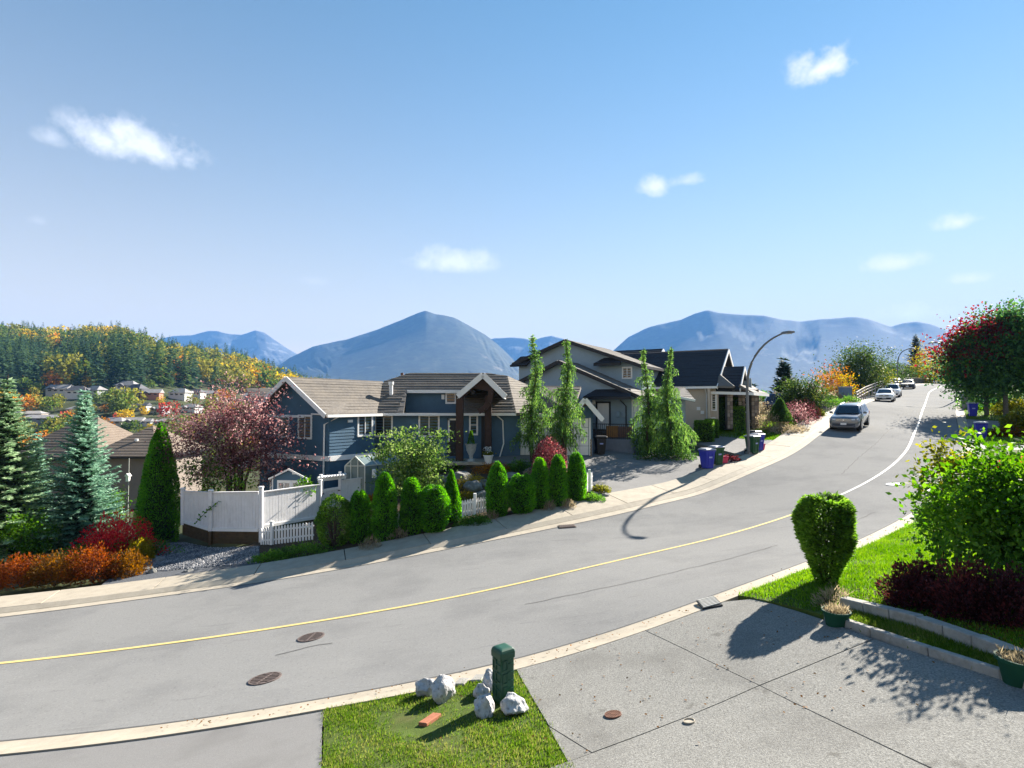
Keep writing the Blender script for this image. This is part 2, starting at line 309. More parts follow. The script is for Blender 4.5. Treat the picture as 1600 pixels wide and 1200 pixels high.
L_LAY = LM('dogwood_leaf', [(0.035, 0.083, 0.017), (0.097, 0.165, 0.035), (0.234, 0.303, 0.097)], .3); L_RED = LM('red_autumn_leaf', [(0.269, 0.013, 0.025), (0.560, 0.034, 0.050), (0.672, 0.101, 0.090)], .35); L_MRED = LM('maple_red_leaf', [(0.060, 0.010, 0.017), (0.170, 0.015, 0.030), (0.221, 0.051, 0.025)], .35)
L_ORA = LM('orange_autumn_leaf', [(0.197, 0.074, 0.014), (0.318, 0.122, 0.019), (0.421, 0.206, 0.033)], .3); L_SPI = LM('spirea_leaf', [(0.057, 0.036, 0.010), (0.160, 0.073, 0.014), (0.206, 0.085, 0.013)], .3); L_SPR2 = LM('spirea_red_leaf', [(0.098, 0.030, 0.011), (0.256, 0.059, 0.018), (0.270, 0.090, 0.019)], .3); L_YEL = LM('yellow_autumn_leaf', [(0.146, 0.125, 0.012), (0.269, 0.214, 0.016), (0.380, 0.301, 0.040)], .35); L_OLI = LM('yellow_green_leaf', [(0.054, 0.072, 0.011), (0.135, 0.144, 0.016), (0.234, 0.216, 0.027)], .35)
L_TAN = LM('dry_tan_plant', [(0.145, 0.116, 0.072), (0.319, 0.261, 0.160), (0.374, 0.308, 0.220)], .2); L_HED = LM('clipped_hedge_leaf', [(0.026, 0.065, 0.017), (0.058, 0.123, 0.026), (0.109, 0.189, 0.036)], .25); L_GRS = LM('grass_blade', [(0.042, 0.105, 0.009), (0.089, 0.189, 0.012), (0.178, 0.272, 0.031)], .4, patch=.9); L_GRS2 = LM('dry_grass_blade', [(.045, .095, .010), (.095, .165, .018), (.20, .20, .06)], .35, patch=1.6)
L_MID = LM('mid_green_leaf', [(.016, .038, .010), (.045, .080, .018), (.10, .14, .035)], .2)
# ------------------------------------------------------------------ sheets on the terrain
def resample(P, step=.5, sm=3.):
    P = np.array([tuple(p)[:2] for p in P], float); s = np.r_[0, np.cumsum(np.linalg.norm(np.diff(P, axis=0), axis=1))]
    n = max(2, int(s[-1]/step)); q = np.linspace(0, s[-1], n+1); X = np.c_[np.interp(q, s, P[:, 0]), np.interp(q, s, P[:, 1])]
    if sm:
        k = int(3*sm); ker = np.exp(-.5*(np.arange(-k, k+1)/sm)**2); ker /= ker.sum()
        Y = X.copy()
        for c in range(2):
            e = np.r_[2*X[0, c]-X[k:0:-1, c], X[:, c], 2*X[-1, c]-X[-2:-k-2:-1, c]] if len(X) > k+1 else None
            if e is not None: Y[:, c] = np.convolve(e, ker, 'valid')
        X = Y
    return X
def offset(X, d):
    t = np.gradient(X, axis=0); t /= np.linalg.norm(t, axis=1)[:, None]+1e-9
    return X+np.c_[-t[:, 1], t[:, 0]]*d
def inside(poly, x, y):
    r = np.zeros(np.shape(x), bool); n = len(poly)
    for i in range(n):
        x0, y0 = poly[i]; x1, y1 = poly[(i+1) % n]
        c = ((y0 > y) != (y1 > y)); r ^= c & (x < (x1-x0)*(y-y0)/((y1-y0) if y1 != y0 else 1e-9)+x0)
    return r
def sheet(name, poly, mat, dz, step=.8, skirt=.3, parent=None, zf=None):
    poly = [tuple(map(float, p[:2])) for p in poly]; A = np.array(poly)
    dens = []
    for i in range(len(poly)):
        a = A[i]; b = A[(i+1) % len(poly)]; k = max(1, int(np.linalg.norm(b-a)/step)); dens += [tuple(a+(b-a)*j/k) for j in range(k)]
    gx, gy = np.meshgrid(np.arange(A[:, 0].min()+step/2, A[:, 0].max(), step), np.arange(A[:, 1].min()+step/2, A[:, 1].max(), step))
    gx = gx.ravel()+.13*step*np.sin(gy.ravel()*9); gy = gy.ravel(); k = inside(poly, gx, gy); gx, gy = gx[k], gy[k]
    D = np.array(dens)
    if len(gx):
        md = np.array([np.min((D[:, 0]-a)**2+(D[:, 1]-b)**2) for a, b in zip(gx, gy)]); gx, gy = gx[md > (.4*step)**2], gy[md > (.4*step)**2]
    V = [Vector(p) for p in dens]+[Vector((a, b)) for a, b in zip(gx, gy)]; n = len(dens)
    v, e, f, *_ = geometry.delaunay_2d_cdt(V, [(i, (i+1) % n) for i in range(n)], [], 1, 1e-5)
    xy = np.array([tuple(p) for p in v]); z = (zf or ground)(xy[:, 0], xy[:, 1])+dz
    mb = MB(); mb.add([(a, b, c) for (a, b), c in zip(xy, z)], [tuple(q) for q in f])
    if skirt:
        Z = (zf or ground)(D[:, 0], D[:, 1])+dz
        for i in range(n):
            j = (i+1) % n; mb.poly([(*D[i], Z[i]), (*D[j], Z[j]), (*D[j], Z[j]-skirt), (*D[i], Z[i]-skirt)])
    me = bpy.data.meshes.new(name); off = worg(parent) if parent is not None else Vector()
    me.from_pydata([tuple(Vector(q)-off) for q in mb.v], [], mb.f); me.materials.append(mat)
    o = link(name, me, parent)
    if parent is None: o['kind'] = 'structure'
    return o
def ribbon(name, A, B, mat, dza, dzb, parent=None, thick=.25, kind='structure', i0=0, i1=None):
    A = A[i0:i1]; B = B[i0:i1]; za = ground(A[:, 0], A[:, 1]); zb = ground(B[:, 0], B[:, 1]); mb = MB(); n = len(A)
    a = [(*p, z+dza) for p, z in zip(A, za)]; b = [(*p, z+dzb) for p, z in zip(B, zb)]
    c = [(p[0], p[1], p[2]-thick) for p in b]; d = [(p[0], p[1], p[2]-thick) for p in a]
    fs = []
    for i in range(n-1):
        for k in range(4 if thick else 1): fs.append((k*n+i, k*n+i+1, ((k+1) % 4)*n+i+1, ((k+1) % 4)*n+i))
    if thick: fs += [(0, n, 2*n, 3*n), (n-1, 2*n-1, 3*n-1, 4*n-1)[::-1]]
    mb.add(a+b+(c+d if thick else []), fs)
    o = mb.build(name, mat, parent)
    if parent is None: o['kind'] = kind
    return o
PX = lambda L: [hit(*p) for p in L]
near_px = [(270,1133),(500,1095),(640,1068),(800,1038),(1000,972),(1125,935),(1250,885),(1330,848),(1420,805),(1470,772),(1500,740),(1505,710),(1500,680),(1494,650),(1494,630)]
mid_px = [(0,1038),(200,1013),(440,982),(620,950),(794,920),(1000,868),(1160,829),(1245,803),(1310,777),(1360,752),(1397,727),(1420,702),(1432,670),(1442,640),(1452,612),(1465,606),(1487,601)]
far_px = [(0,969),(180,938),(312,923),(430,909),(510,894),(590,879),(646,868),(762,847),(880,824),(996,798),(1076,777),(1160,748),(1247,707),(1285,677),(1345,642),(1362,627),(1397,607),(1435,602),(1487,598)]
def ext(L, pre, post): return [Vector(p) for p in pre]+L+[Vector(p) for p in post]
near3 = ext(PX(near_px), [(-30, 9.4, 0), (-18, 10.0, 0), (-11, 10.2, 0)], [(60, 74, 0), (76, 88, 0), (93, 104, 0), (120, 122, 0), (150, 135, 0)])
mid3 = ext(PX(mid_px), [(-32, 12.5, 0), (-20, 13.8, 0)], [(105, 124, 0), (140, 142, 0)])
far3 = ext(PX(far_px), [(-34, 15.2, 0), (-22, 17., 0)], [(108, 131, 0), (140, 150, 0)])
NE = resample(near3, .4, 5); ME = resample(mid3, .4, 6); FE = resample(far3, .4, 6)
DZR = 0.0
sheet('road', list(NE[::2])+list(FE[::-2]), ASPH, DZR, 1.0)
# base ground sheet (to the horizon), a little under every paving
def grid(xs, ys, dz):
    X, Y = np.meshgrid(xs, ys); Z = ground(X, Y)+dz; n = len(xs); m = len(ys)
    v = np.c_[X.ravel(), Y.ravel(), Z.ravel()]; i = np.arange(n*m).reshape(m, n)
    return v, np.c_[i[:-1, :-1].ravel(), i[:-1, 1:].ravel(), i[1:, 1:].ravel(), i[1:, :-1].ravel()]
xs = np.unique(np.r_[-np.geomspace(70, 8200, 60), np.arange(-70, 101, 1.5), np.geomspace(100, 8200, 46)])
ys = np.unique(np.r_[-np.geomspace(20, 700, 8), np.arange(-20, 161, 1.5), np.geomspace(160, 8300, 90)])
v, f = grid(xs, ys, -.14)
me = bpy.data.meshes.new('ground'); me.from_pydata(v.tolist(), [], f.tolist()); me.materials.append(GRD); me.shade_smooth(); link('ground', me)['kind'] = 'structure'
# centre line: yellow to the left, white up the hill
i_sw = int(np.argmin(np.hypot(ME[:, 0]-11.6, ME[:, 1]-23.2)))
ribbon('yellow_centre_line', offset(ME, .07), offset(ME, -.07), YEL, DZR+.012, DZR+.012, None, 0, i1=i_sw+1)
ribbon('white_centre_line', offset(ME, .06), offset(ME, -.06), WHP, DZR+.012, DZR+.012, None, 0, i0=i_sw)
# far side: gutter, rolled kerb, sidewalk of separate slabs
F1 = offset(FE, .38); F2 = offset(FE, .62); F3 = offset(FE, 2.05)
ribbon('gutter', FE, F1, CONC, .008, .012)
segs = thing('far_kerb', None, None); segs['kind'] = 'structure'; walk = thing('sidewalk', None, None); walk['kind'] = 'structure'
kj = 8
for i in range(0, len(FE)-kj, kj):
    o = ribbon('kerb_stone', F1+.0, F2, CONC, .02, .125, segs, .25, i0=i, i1=i+kj+1)
    t = F2.copy(); q = F3.copy()
    # leave a 15 mm joint at both slab ends
    ta = t[i:i+kj+1].copy(); qa = q[i:i+kj+1].copy()
    for arr in (ta, qa):
        d = arr[1]-arr[0]; arr[0] += d/np.linalg.norm(d)*.018; d = arr[-2]-arr[-1]; arr[-1] += d/np.linalg.norm(d)*.018
    ribbon('slab', ta, qa, CONC, .13+.006*math.sin(i*7.7), .145+.006*math.sin(i*3.1), walk, .25)
# near side: gutter and kerb in pieces
N1 = offset(NE, -.30); N2 = offset(NE, -.62); nk = thing('near_kerb', None, None); nk['kind'] = 'structure'
ribbon('gutter', NE, N1, CONC, .006, .012)
for i in range(0, len(NE)-6, 6):
    a = N1[i:i+7].copy(); b = N2[i:i+7].copy()
    for arr in (a, b): d = arr[1]-arr[0]; arr[0] += d/np.linalg.norm(d)*.012
    ribbon('kerb_stone', a, b, CONC, .015, .05+.004*math.sin(i), nk, .2)
# near driveway in slabs
H = lambda px, py: hit(px, py, .8)
C_ = H(1187, 1076); a1 = H(1006, 988); b1 = H(1365, 1003); a2 = H(1460, 1210); b2 = H(925, 1182); L0 = H(806, 1050); L1 = H(858, 1140); L2 = H(880, 1190)
R1 = H(1292, 974); R2 = H(1600, 1078); K1 = H(1178, 939)
def ne_between(p, q, off=N2):
    i = int(np.argmin(np.hypot(off[:, 0]-p.x, off[:, 1]-p.y))); j = int(np.argmin(np.hypot(off[:, 0]-q.x, off[:, 1]-q.y)))
    return [tuple(off[k]) for k in (range(i, j+1) if i < j else range(i, j-1, -1))]
def shrink(poly, d=.012):
    A = np.array([tuple(p)[:2] for p in poly]); c = A.mean(0); v = c-A; return A+v/np.linalg.norm(v, axis=1)[:, None]*d
dw = thing('driveway', None, None); dw['kind'] = 'structure'
B2 = b2+(b2-C_)*2.; A2 = a2+(a2-C_)*1.; L3 = L2+(L2-L0)*1.2; R3 = R2+(R2-R1)*1.
for pl in ([a1]+ne_between(a1, K1)[1:-1]+[K1, R1, b1, C_], [L0]+ne_between(L0, a1)[1:-1]+[a1, C_, b2, L1], [b1, R2, R3, A2, a2, C_], [C_, a2, A2, Vector((A2.x*.2, 1.2, 0)), B2, b2], [L1, b2, B2, L3]):
    sheet('slab', shrink(pl), AGG, .045, .6, .2, dw)
nd = [H(496, 1112), H(640, 1098), H(500, 1160), H(480, 1330), H(0, 1330), Vector((-14, 6, 0)), Vector((-14, 9.4, 0))]
sheet('neighbour_driveway', [tuple(N2[int(np.argmin(np.hypot(N2[:, 0]+14, N2[:, 1]-9.6)))])]+ne_between(Vector((-14, 9.6, 0)), H(498, 1108))[1:]+[tuple(H(503, 1140))[:2], tuple(H(502, 1300))[:2], (-1.5, 4), (-14, 4)], DRV, .02, .7)
# grass by the pedestal (bottom centre) and lawn on the right
gl = ne_between(H(500, 1108), L0)+[tuple(L0)[:2], tuple(L1)[:2], tuple(L3)[:2], (-1.6, 4.5), tuple(H(500, 1300))[:2]]
sheet('grass_patch', gl, GRASSB, .03, .5)
far_r = H(1475, 775)
lr = ne_between(K1, H(1475, 790))+[(20, 25.), (26, 32), (34, 31), (30, 24), (16, 11), tuple(H(1700, 1050))[:2], tuple(H(1577, 1038))[:2], tuple(H(1446, 986))[:2], tuple(H(1326, 955))[:2], tuple(H(1290, 968))[:2]]
sheet('front_lawn', lr, GRASSB, .07, .6)
strip = [H(1296, 972), H(1326, 958), H(1446, 992), H(1577, 1042), H(1700, 1090), H(1700, 1115), H(1600, 1074), H(1412, 1012)]
sheet('grass_strip', strip, GRASSB, .05, .4)
# far driveways, lawns and beds
d1 = PX([(906,777),(930,745),(925,718),(890,706),(840,712),(920,706),(1000,708),(1085,716),(1098,735)])
i0 = [hit(958, 780), hit(946, 772), hit(934, 752), hit(915, 735), hit(860, 722), hit(800, 716), hit(860, 706), hit(925, 703), hit(1000, 705), hit(1080, 712), hit(1108, 722)]
def f3(px, py): p = hit(px, py); i = int(np.argmin(np.hypot(F3[:, 0]-p.x, F3[:, 1]-p.y))); return i
def f3run(pa, pb): a, b = f3(*pa), f3(*pb); return [tuple(F3[k]) for k in (range(a, b+1) if a < b else range(a, b-1, -1))]
sheet('far_driveway', f3run((940,786),(1100,738))[::1]+[tuple(hit(1118,722))[:2], tuple(hit(1075,712))[:2], tuple(hit(1000,705))[:2], (6.0, 38.5), (4.9, 36.5), (-.2, 35.), (-3.5, 34.8), (-3.8, 33), (-.5, 32.2), (1.8, 32.3), (3.2, 29.6), (3.9, 28)], DRV, .10, .8)
sheet('second_driveway', f3run((1170,716),(1215,691))+[tuple(hit(1180,687))[:2], tuple(hit(1130,680))[:2], tuple(hit(1090,676))[:2], tuple(hit(1040,680))[:2], tuple(hit(1080,692))[:2], tuple(hit(1120,703))[:2]], DRV, .09, .8)
sheet('far_lawn', f3run((1218,690),(1290,647))+[(30, 56), (24, 54), (18, 49), (15.5, 46), (13.8, 44.8), tuple(hit(1110,682))[:2], tuple(hit(1140,689))[:2], tuple(hit(1180,690))[:2]], GRASSB, .08, .9)
sheet('planting_bed', f3run((392,888),(938,787))+[(4.3, 28.3), (3.0, 29.8), (1.2, 31.8), (-1., 32.0), (-4, 33), (-7.5, 33.5), (-8.5, 29.5), (-11.2, 26.5), (-11.6, 25.6)], SOIL, .09, .7)
# right neighbour: drive aprons and lawns between the bins
def n2(px, py, d=0): return tuple(N2[int(np.argmin(np.hypot(N2[:, 0]-hit(px, py).x, N2[:, 1]-hit(px, py).y)))])
def nrun(pa, pb): return ne_between(hit(*pa), hit(*pb))
def rq(x0, x1, d0, d1):
    """quad right of the near kerb between two stations of the kerb line"""
    a = N2[x0]; b = N2[x1]; t = (N2[x1]-N2[x0]); t /= np.linalg.norm(t); n = np.array([t[1], -t[0]])
    return [tuple(N2[k]) for k in range(x0, x1+1)]+[tuple(b+n*d1), tuple(a+n*d0)]
si = lambda px, py: int(np.argmin(np.hypot(N2[:, 0]-hit(px, py).x, N2[:, 1]-hit(px, py).y)))
sA, sB, sC, sD, sE = si(1505, 712), si(1500, 688), si(1497, 668), si(1496, 655), si(1494, 636)
sheet('neighbour_lawn', rq(sA-22, sA-6, 9, 12), GRASSB, .07, .8); sheet('neighbour_apron', rq(sA-6, sB-4, 14, 14), DRV, .05, .8); sheet('neighbour_lawn', rq(sB-4, sC, 16, 16), GRASSB, .10, .8)
sheet('neighbour_apron', rq(sC, sD, 16, 16), DRV, .05, .8); sheet('neighbour_lawn', rq(sD, sE, 18, 20), GRASSB, .10, .8); sheet('neighbour_apron', rq(sE, sE+22, 20, 20), DRV, .05, .8)
ribbon('road_crack', offset(NE, .05), offset(NE, .0), M('crack_sealant', (.085, .084, .083), .9), DZR+.010, DZR+.010, None, 0)
ribbon('road_crack', offset(FE, -.0), offset(FE, -.045), M('crack_sealant', (.085, .084, .083), .9), DZR+.010, DZR+.010, None, 0)
# a few sealed cracks and seams in the asphalt
for k, L in enumerate(([(1315,741),(1342,715),(1370,692),(1395,668),(1412,645)], [(1412,643),(1430,644.5),(1444,643)], [(1440,696),(1458,697.5),(1478,696.5)], [(820,945),(905,927),(1010,905),(1130,876),(1215,852)], [(430,1025),(470,1012),(520,1005)], [(1330,820),(1352,806),(1368,800)])):
    X = resample([hit(*p) for p in L], .25, 1.5); X = X+np.c_[np.sin(np.arange(len(X))*1.3)*.03, np.cos(np.arange(len(X))*1.7)*.03]; ribbon('road_crack', offset(X, .016), offset(X, -.014), M('crack_sealant', (.085, .084, .083), .9), DZR+.011, DZR+.011, None, 0)
# ------------------------------------------------------------------ mountains
def fbm(x, y, seed, oct=5):
    r = np.random.default_rng(seed); z = 0; a = 1
    for o in range(oct):
        for k in range(3):
            th = r.uniform(0, 6.28); ph = r.uniform(0, 6.28); fr = 2**o*r.uniform(.8, 1.25)
            z = z+a*np.sin((x*math.cos(th)+y*math.sin(th))*fr+ph)/3
        a *= .52
    return z
def mountain(name, prof, D, depth, seed, mat, jag=1., skew=0., na=420, nd=130):
    P = np.array(prof, float); px = np.linspace(P[0, 0], P[-1, 0], na); top = np.interp(px, P[:, 0], P[:, 1])
    k = np.exp(-.5*(np.arange(-6, 7)/1.1)**2); k /= k.sum(); top = np.convolve(np.r_[[top[0]]*6, top, [top[-1]]*6], k, 'valid')
    t = np.linspace(0, 1.25, nd); U, T = np.meshgrid((px-800)/F, t); wob = (1-np.clip(T, 0, 1))*(150*fbm(U*4, T*2.2, seed+7, 4)+skew*60); kw = np.exp(-.5*(np.arange(-60, 61)/26)**2); kw /= kw.sum(); wide = np.convolve(np.r_[[top[0]]*60, top, [top[-1]]*60], kw, 'valid'); X0 = np.tile(px, (nd, 1))+wob; bl_ = np.clip(T, 0, 1)**5; crest = (630-(np.interp(X0, px, top)*bl_+np.interp(X0, px, wide)*(1-bl_)))/F
    Yd = D-depth*(1-T)+fbm(U*5, T*0, seed+5, 2)*depth*.04
    base = -60; Hh = crest*D+CZ-base
    pr = np.where(T < 1, np.clip(T, 0, 1)**1.25, 1-(T-1)*1.5)
    rid = (1-np.abs(fbm(U*22+T*skew*4+.25*fbm(U*40, T*5, seed+3, 3), T*3.2, seed, 7)))
    Z = base+Hh*pr-Hh*.30*jag*(1-rid)*np.sin(np.pi*np.clip(T, 0, 1))**.8*(T < 1)
    Z = np.minimum(Z, base+Hh*np.clip(pr*1.02, 0, 1)*(Yd/D))
    Z += (T >= .93)*fbm(U*60, T*9, seed+9, 4)*Hh*.006*jag
    X = U*Yd; i = np.arange(na*nd).reshape(nd, na)
    me = bpy.data.meshes.new(name); me.from_pydata(np.c_[X.ravel(), Yd.ravel(), Z.ravel()].tolist(), [], np.c_[i[:-1, :-1].ravel(), i[:-1, 1:].ravel(), i[1:, 1:].ravel(), i[1:, :-1].ravel()].tolist())
    me.materials.append(mat); me.shade_smooth(); o = link(name, me); o['kind'] = 'structure'; return o
MTN = M('mountain_forest', (.022, .034, .022), .95, .45, .02, .0, det=8); mixin(MTN, (.06, .065, .04), .006, .52, .66, .7); mixin(MTN, (.24, .21, .18), .0045, .64, .70, .4); mixin(MTN, (.008, .014, .010), .016, .46, .6, .85)
MTR = M('mountain_rock', (.055, .058, .06), .95, .4, .004); mixin(MTR, (.20, .20, .20), .006, .55, .65, .7)
mountain('mountain', [(180,575),(230,540),(253,528),(269,525),(298,523),(323,517),(339,517),(352,521),(376,523),(397,516),(411,519),(430,532),(449,545),(463,553),(500,575),(560,602)], 7400, 2300, 3, MTR, 1.)
mountain('mountain', [(340,640),(400,598),(451,559),(488,541),(542,530),(589,514),(627,499),(650,489),(664,484),(678,489),(709,495),(732,507),(759,522),(775,535),(794,553),(815,578),(860,600),(960,640)], 5200, 2600, 8, MTN, .6, .4)
mountain('mountain', [(690,575),(740,540),(771,528),(802,526),(820,528),(833,532),(846,527),(862,524),(885,530),(920,547),(980,566),(1050,600)], 7600, 2000, 14, MTR, .8)
mountain('mountain', [(860,628),(915,585),(960,546),(982,526),(1015,510),(1065,499),(1086,489),(1106,483),(1125,488),(1164,491),(1197,492),(1222,499),(1250,502),(1283,498),(1337,494),(1358,497),(1393,510),(1415,504),(1436,502),(1457,506),(1486,517),(1550,530),(1640,562),(1800,600)], 6200, 2700, 21, MTN, .6, -.5)
# ------------------------------------------------------------------ haze: one closed box of air round the whole scene
hz = bpy.data.materials.new('haze_air'); hz.use_nodes = True; t = hz.node_tree; t.nodes.clear()
pv = t.nodes.new('ShaderNodeVolumePrincipled'); ho = t.nodes.new('ShaderNodeOutputMaterial'); pv.inputs['Color'].default_value = (.15, .375, .82, 1); pv.inputs['Density'].default_value = 0.88e-4; pv.inputs['Anisotropy'].default_value = 0.
t.links.new(pv.outputs[0], ho.inputs['Volume'])
HZ = MB().box((0, 3925, 465), (17200, 9350, 1070)); o = HZ.build('haze', hz); o['kind'] = 'stuff'
# ------------------------------------------------------------------ buildings
def clip_band(poly, key, lo, hi):
    def cl(P, c, s):
        o = []
        for i in range(len(P)):
            a, b = P[i], P[(i+1) % len(P)]; ka, kb = s*(key(a)-c), s*(key(b)-c)
            if ka >= 0: o.append(a)
            if (ka > 0) != (kb > 0) and abs(ka-kb) > 1e-9: o.append(a+(b-a)*(ka/(ka-kb)))
        return o
    P = cl(poly, lo, 1)
    return cl(P, hi, -1) if len(P) > 2 else []
def courses(mb, poly, n, step, proud, thick, key=None, jitter=0):
    """a wall or roof face laid in lapped courses: each course is a thin wedge, butt edge proud"""
    poly = [Vector(p) for p in poly]; n = Vector(n).normalized()
    key = key or (lambda p: p.z); lo = min(map(key, poly)); hi = max(map(key, poly)); k = int(round(lo/step)); c = lo; rr = random.Random(int(lo*100))
    mb.prism([p-n*thick for p in poly], n*(thick-.001))
    c = math.floor(lo/step)*step
    while c < hi-1e-4:
        b = clip_band(poly, key, max(c, lo), min(c+step, hi))
        if len(b) > 2:
            L0_ = max(c, lo); top = [p+n*(proud*(1-(key(p)-L0_)/step)+.002)*(1+jitter*rr.uniform(-1, 1)) for p in b]
            mb.add(top, [tuple(range(len(top)))])
            m = len(b)
            for i in range(m):
                j = (i+1) % m; mb.poly([top[i], top[j], b[j], b[i]])
        c += step
    return mb
def pnorm(poly, toward):
    a = Vector(poly[0]); n = Vector((0, 0, 0)); P = [Vector(p) for p in poly]
    for i in range(len(P)): n += P[i].cross(P[(i+1) % len(P)])
    n.normalize(); return n if n.dot(Vector(toward)) > 0 else -n
CAMP = Vector((0, 0, CZ))
def roof(poly, mat, parent, step=.16, proud=.02, thick=.16, name='roof', up=True):
    n = pnorm(poly, (0, 0, 1)); return courses(MB(), poly, n, step, proud, thick, None, .35).build(name, mat, parent)
def wall(poly, mat, parent, step=.17, proud=.018, thick=.15, name='wall', toward=None):
    c = sum((Vector(p) for p in poly), Vector())/len(poly); n = pnorm(poly, toward if toward is not None else CAMP-c)
    return courses(MB(), poly, n, step, proud, thick).build(name, mat, parent)
class Plane:
    """a vertical plane through P along horizontal direction d; pixels map onto it"""
    def __init__(s, P, d): s.P = Vector(P); s.d = Vector((d[0], d[1], 0)).normalized(); s.n = Vector((s.d.y, -s.d.x, 0));  s.n = s.n if s.n.dot(CAMP-s.P) > 0 else -s.n
    def at(s, px, py, out=0):
        r = Vector(ray(px, py)); o = s.P+s.n*out; k = (o-CAMP).dot(s.n)/r.dot(s.n); return CAMP+r*k
    def t(s, px, py=650): return (s.at(px, py)-s.P).dot(s.d)
    def p(s, t, z, out=0): q = s.P+s.d*t+s.n*out; return Vector((q.x, q.y, z))
    def rect(s, x0, y0, x1, y1):
        a = s.at(x0, (y0+y1)/2); b = s.at(x1, (y0+y1)/2); zt = (s.at(x0, y0).z+s.at(x1, y0).z)/2; zb = (s.at(x0, y1).z+s.at(x1, y1).z)/2
        ta, tb = sorted(((a-s.P).dot(s.d), (b-s.P).dot(s.d))); return ta, tb, zb, zt
    def box(s, mb, t0, t1, z0, z1, out, dep):
        p = lambda t, z, o: s.p(t, z, o)
        return mb.hexa([p(t0, z0, out), p(t1, z0, out), p(t1, z0, out-dep), p(t0, z0, out-dep), p(t0, z1, out), p(t1, z1, out), p(t1, z1, out-dep), p(t0, z1, out-dep)])
def window(pl, rect, parent, mull=1, trans=0, fr=.09, glass=None, name='window', tm=None, px=True):
    t0, t1, z0, z1 = pl.rect(*rect) if px else rect
    m = MB(); o = .05
    pl.box(m, t0, t1, z0, z0+fr, o+.02, .1); pl.box(m, t0, t1, z1-fr, z1, o, .08); pl.box(m, t0, t0+fr, z0+fr, z1-fr, o, .08); pl.box(m, t1-fr, t1, z0+fr, z1-fr, o, .08)
    w = m.build(name, tm or WHITE, parent); n = mull+1
    for i in range(n):
        a = t0+fr+(t1-t0-2*fr)*i/n; b = t0+fr+(t1-t0-2*fr)*(i+1)/n
        pl.box(MB(), a, b, z0+fr, z1-fr, .015, .02).build('pane', glass or GLASS, w)
        if i: pl.box(MB(), a-.025, a+.025, z0+fr, z1-fr, .04, .06).build('mullion', tm or WHITE, w)
    for j in range(trans):
        z = z0+(z1-z0)*(j+1)/(trans+1); pl.box(MB(), t0+fr, t1-fr, z-.02, z+.02, .04, .05).build('glazing_bar', tm or WHITE, w)
    return w
def panels(pl, t0, t1, z0, z1, nc, nr, parent, mat, name='panel', gap=.02, out=.03):
    for r in range(nr):
        for c in range(nc):
            a = t0+(t1-t0)*c/nc+gap/2; b = t0+(t1-t0)*(c+1)/nc-gap/2; lo = z0+(z1-z0)*r/nr+gap/2; hi = z0+(z1-z0)*(r+1)/nr-gap/2
            pl.box(MB(), a, b, lo, hi, out, .03).build(name, mat, parent, bevel=.008)
def garage_door(pl, t0, t1, z0, z1, parent, nc=4, nr=4):
    d = pl.box(MB(), t0, t1, z0, z1, .0, .04).build('garage_door', WHITE, parent); panels(pl, t0+.02, t1-.02, z0+.02, z1-.02, nc, nr, d, WHITE)
    m = MB(); pl.box(m, t0-.12, t0, z0, z1+.12, .05, .1); pl.box(m, t1, t1+.12, z0, z1+.12, .05, .1); pl.box(m, t0, t1, z1, z1+.12, .05, .1); m.build('door_frame', WHITE, parent)
def veneer(pl, t0, t1, z0, z1, parent, h=.2):
    b = pl.box(MB(), t0, t1, z0, z1, .03, .1).build('stone_base', MORT, parent); z = z0; rr = random.Random(int(t0*77))
    while z < z1-.05:
        hh = min(h*rr.uniform(.8, 1.2), z1-z); t = t0
        while t < t1-.05:
            w = min(rr.uniform(.22, .45), t1-t)
            pl.box(MB(), t+.012, t+w-.012, z+.012, z+hh-.012, .06+rr.uniform(0, .04), .06).build('stone', rr.choice(STONE), b, bevel=.012); t += w
        z += hh
def pipe(pts, parent, mat=WHITE, r=.045, name='downspout'): return MB().tube(pts, r, 6).build(name, mat, parent)
def fascia(a, b, parent, mat=WHITE, w=.04, h=.2, name='fascia'): return MB().bar(a, b, w, h).build(name, mat, parent)
D_ = Vector((.866, -.5, 0)); N_ = Vector((-.5, -.866, 0))
DIRX = Vector((1, 0, 0))
GLASSC = M('half_curtained_glass', (.05, .055, .055), .05, .7, 1.6, 0, 0, .8)
# ============ blue house (nearest, across the road)
bh = thing('blue_house', 'navy blue sided house with brown shingle roof, white trim and timber entry portico', 'house', (-3, 36, G(-3, 34)))
zE = 4.42
# left wing: ridge runs away to the right, gable end looks to the left
Pk = at(447, 589, 31.5); rd = Vector((.5, .866, 0)); dd = Vector((.873, -.488, 0))
wpl = Plane(Pk+rd*.55, dd); Rk = Pk+rd*7.6; run = 3.05; pitch = (Pk.z-zE)/run
FR = Pk+dd*run; FR.z = zE; FL = Pk-dd*run; FL.z = zE
BR = FR+rd*4.6; BL_ = FL+rd*7.6
roof([Pk, Rk, Vector((-8.12, 36.6, zE+1.75)), Vector((-7.95, 34.0, zE)), BR-rd*.4, FR], ROOFB, bh)
roof([Pk, FL, BL_, Rk], ROOFB, bh)
up = Vector((0, 0, .02))
for a, b in ((Pk, FR), (Pk, FL)):
    MB().bar(a-rd*.03+Vector((0, 0, -.08)), b-rd*.03+Vector((0, 0, -.1)), .05, .26).build('bargeboard', WHITE, bh)
    c = Vector((0, 0, -.19)); MB().prism([a+c, b+c, b+c+rd*.5, a+c+rd*.5], (0, 0, .02)).build('soffit', CEDAR if b is FR else WHITE, bh)
zb = -1.6
tl, tr = -run+.25, run-.3
gw = [wpl.p(tl, zb), wpl.p(tr, zb), wpl.p(tr, zE+.1), wpl.p(0, Pk.z-.22), wpl.p(tl, zE+.1)]
wall(gw, NAVY, bh, toward=-rd)
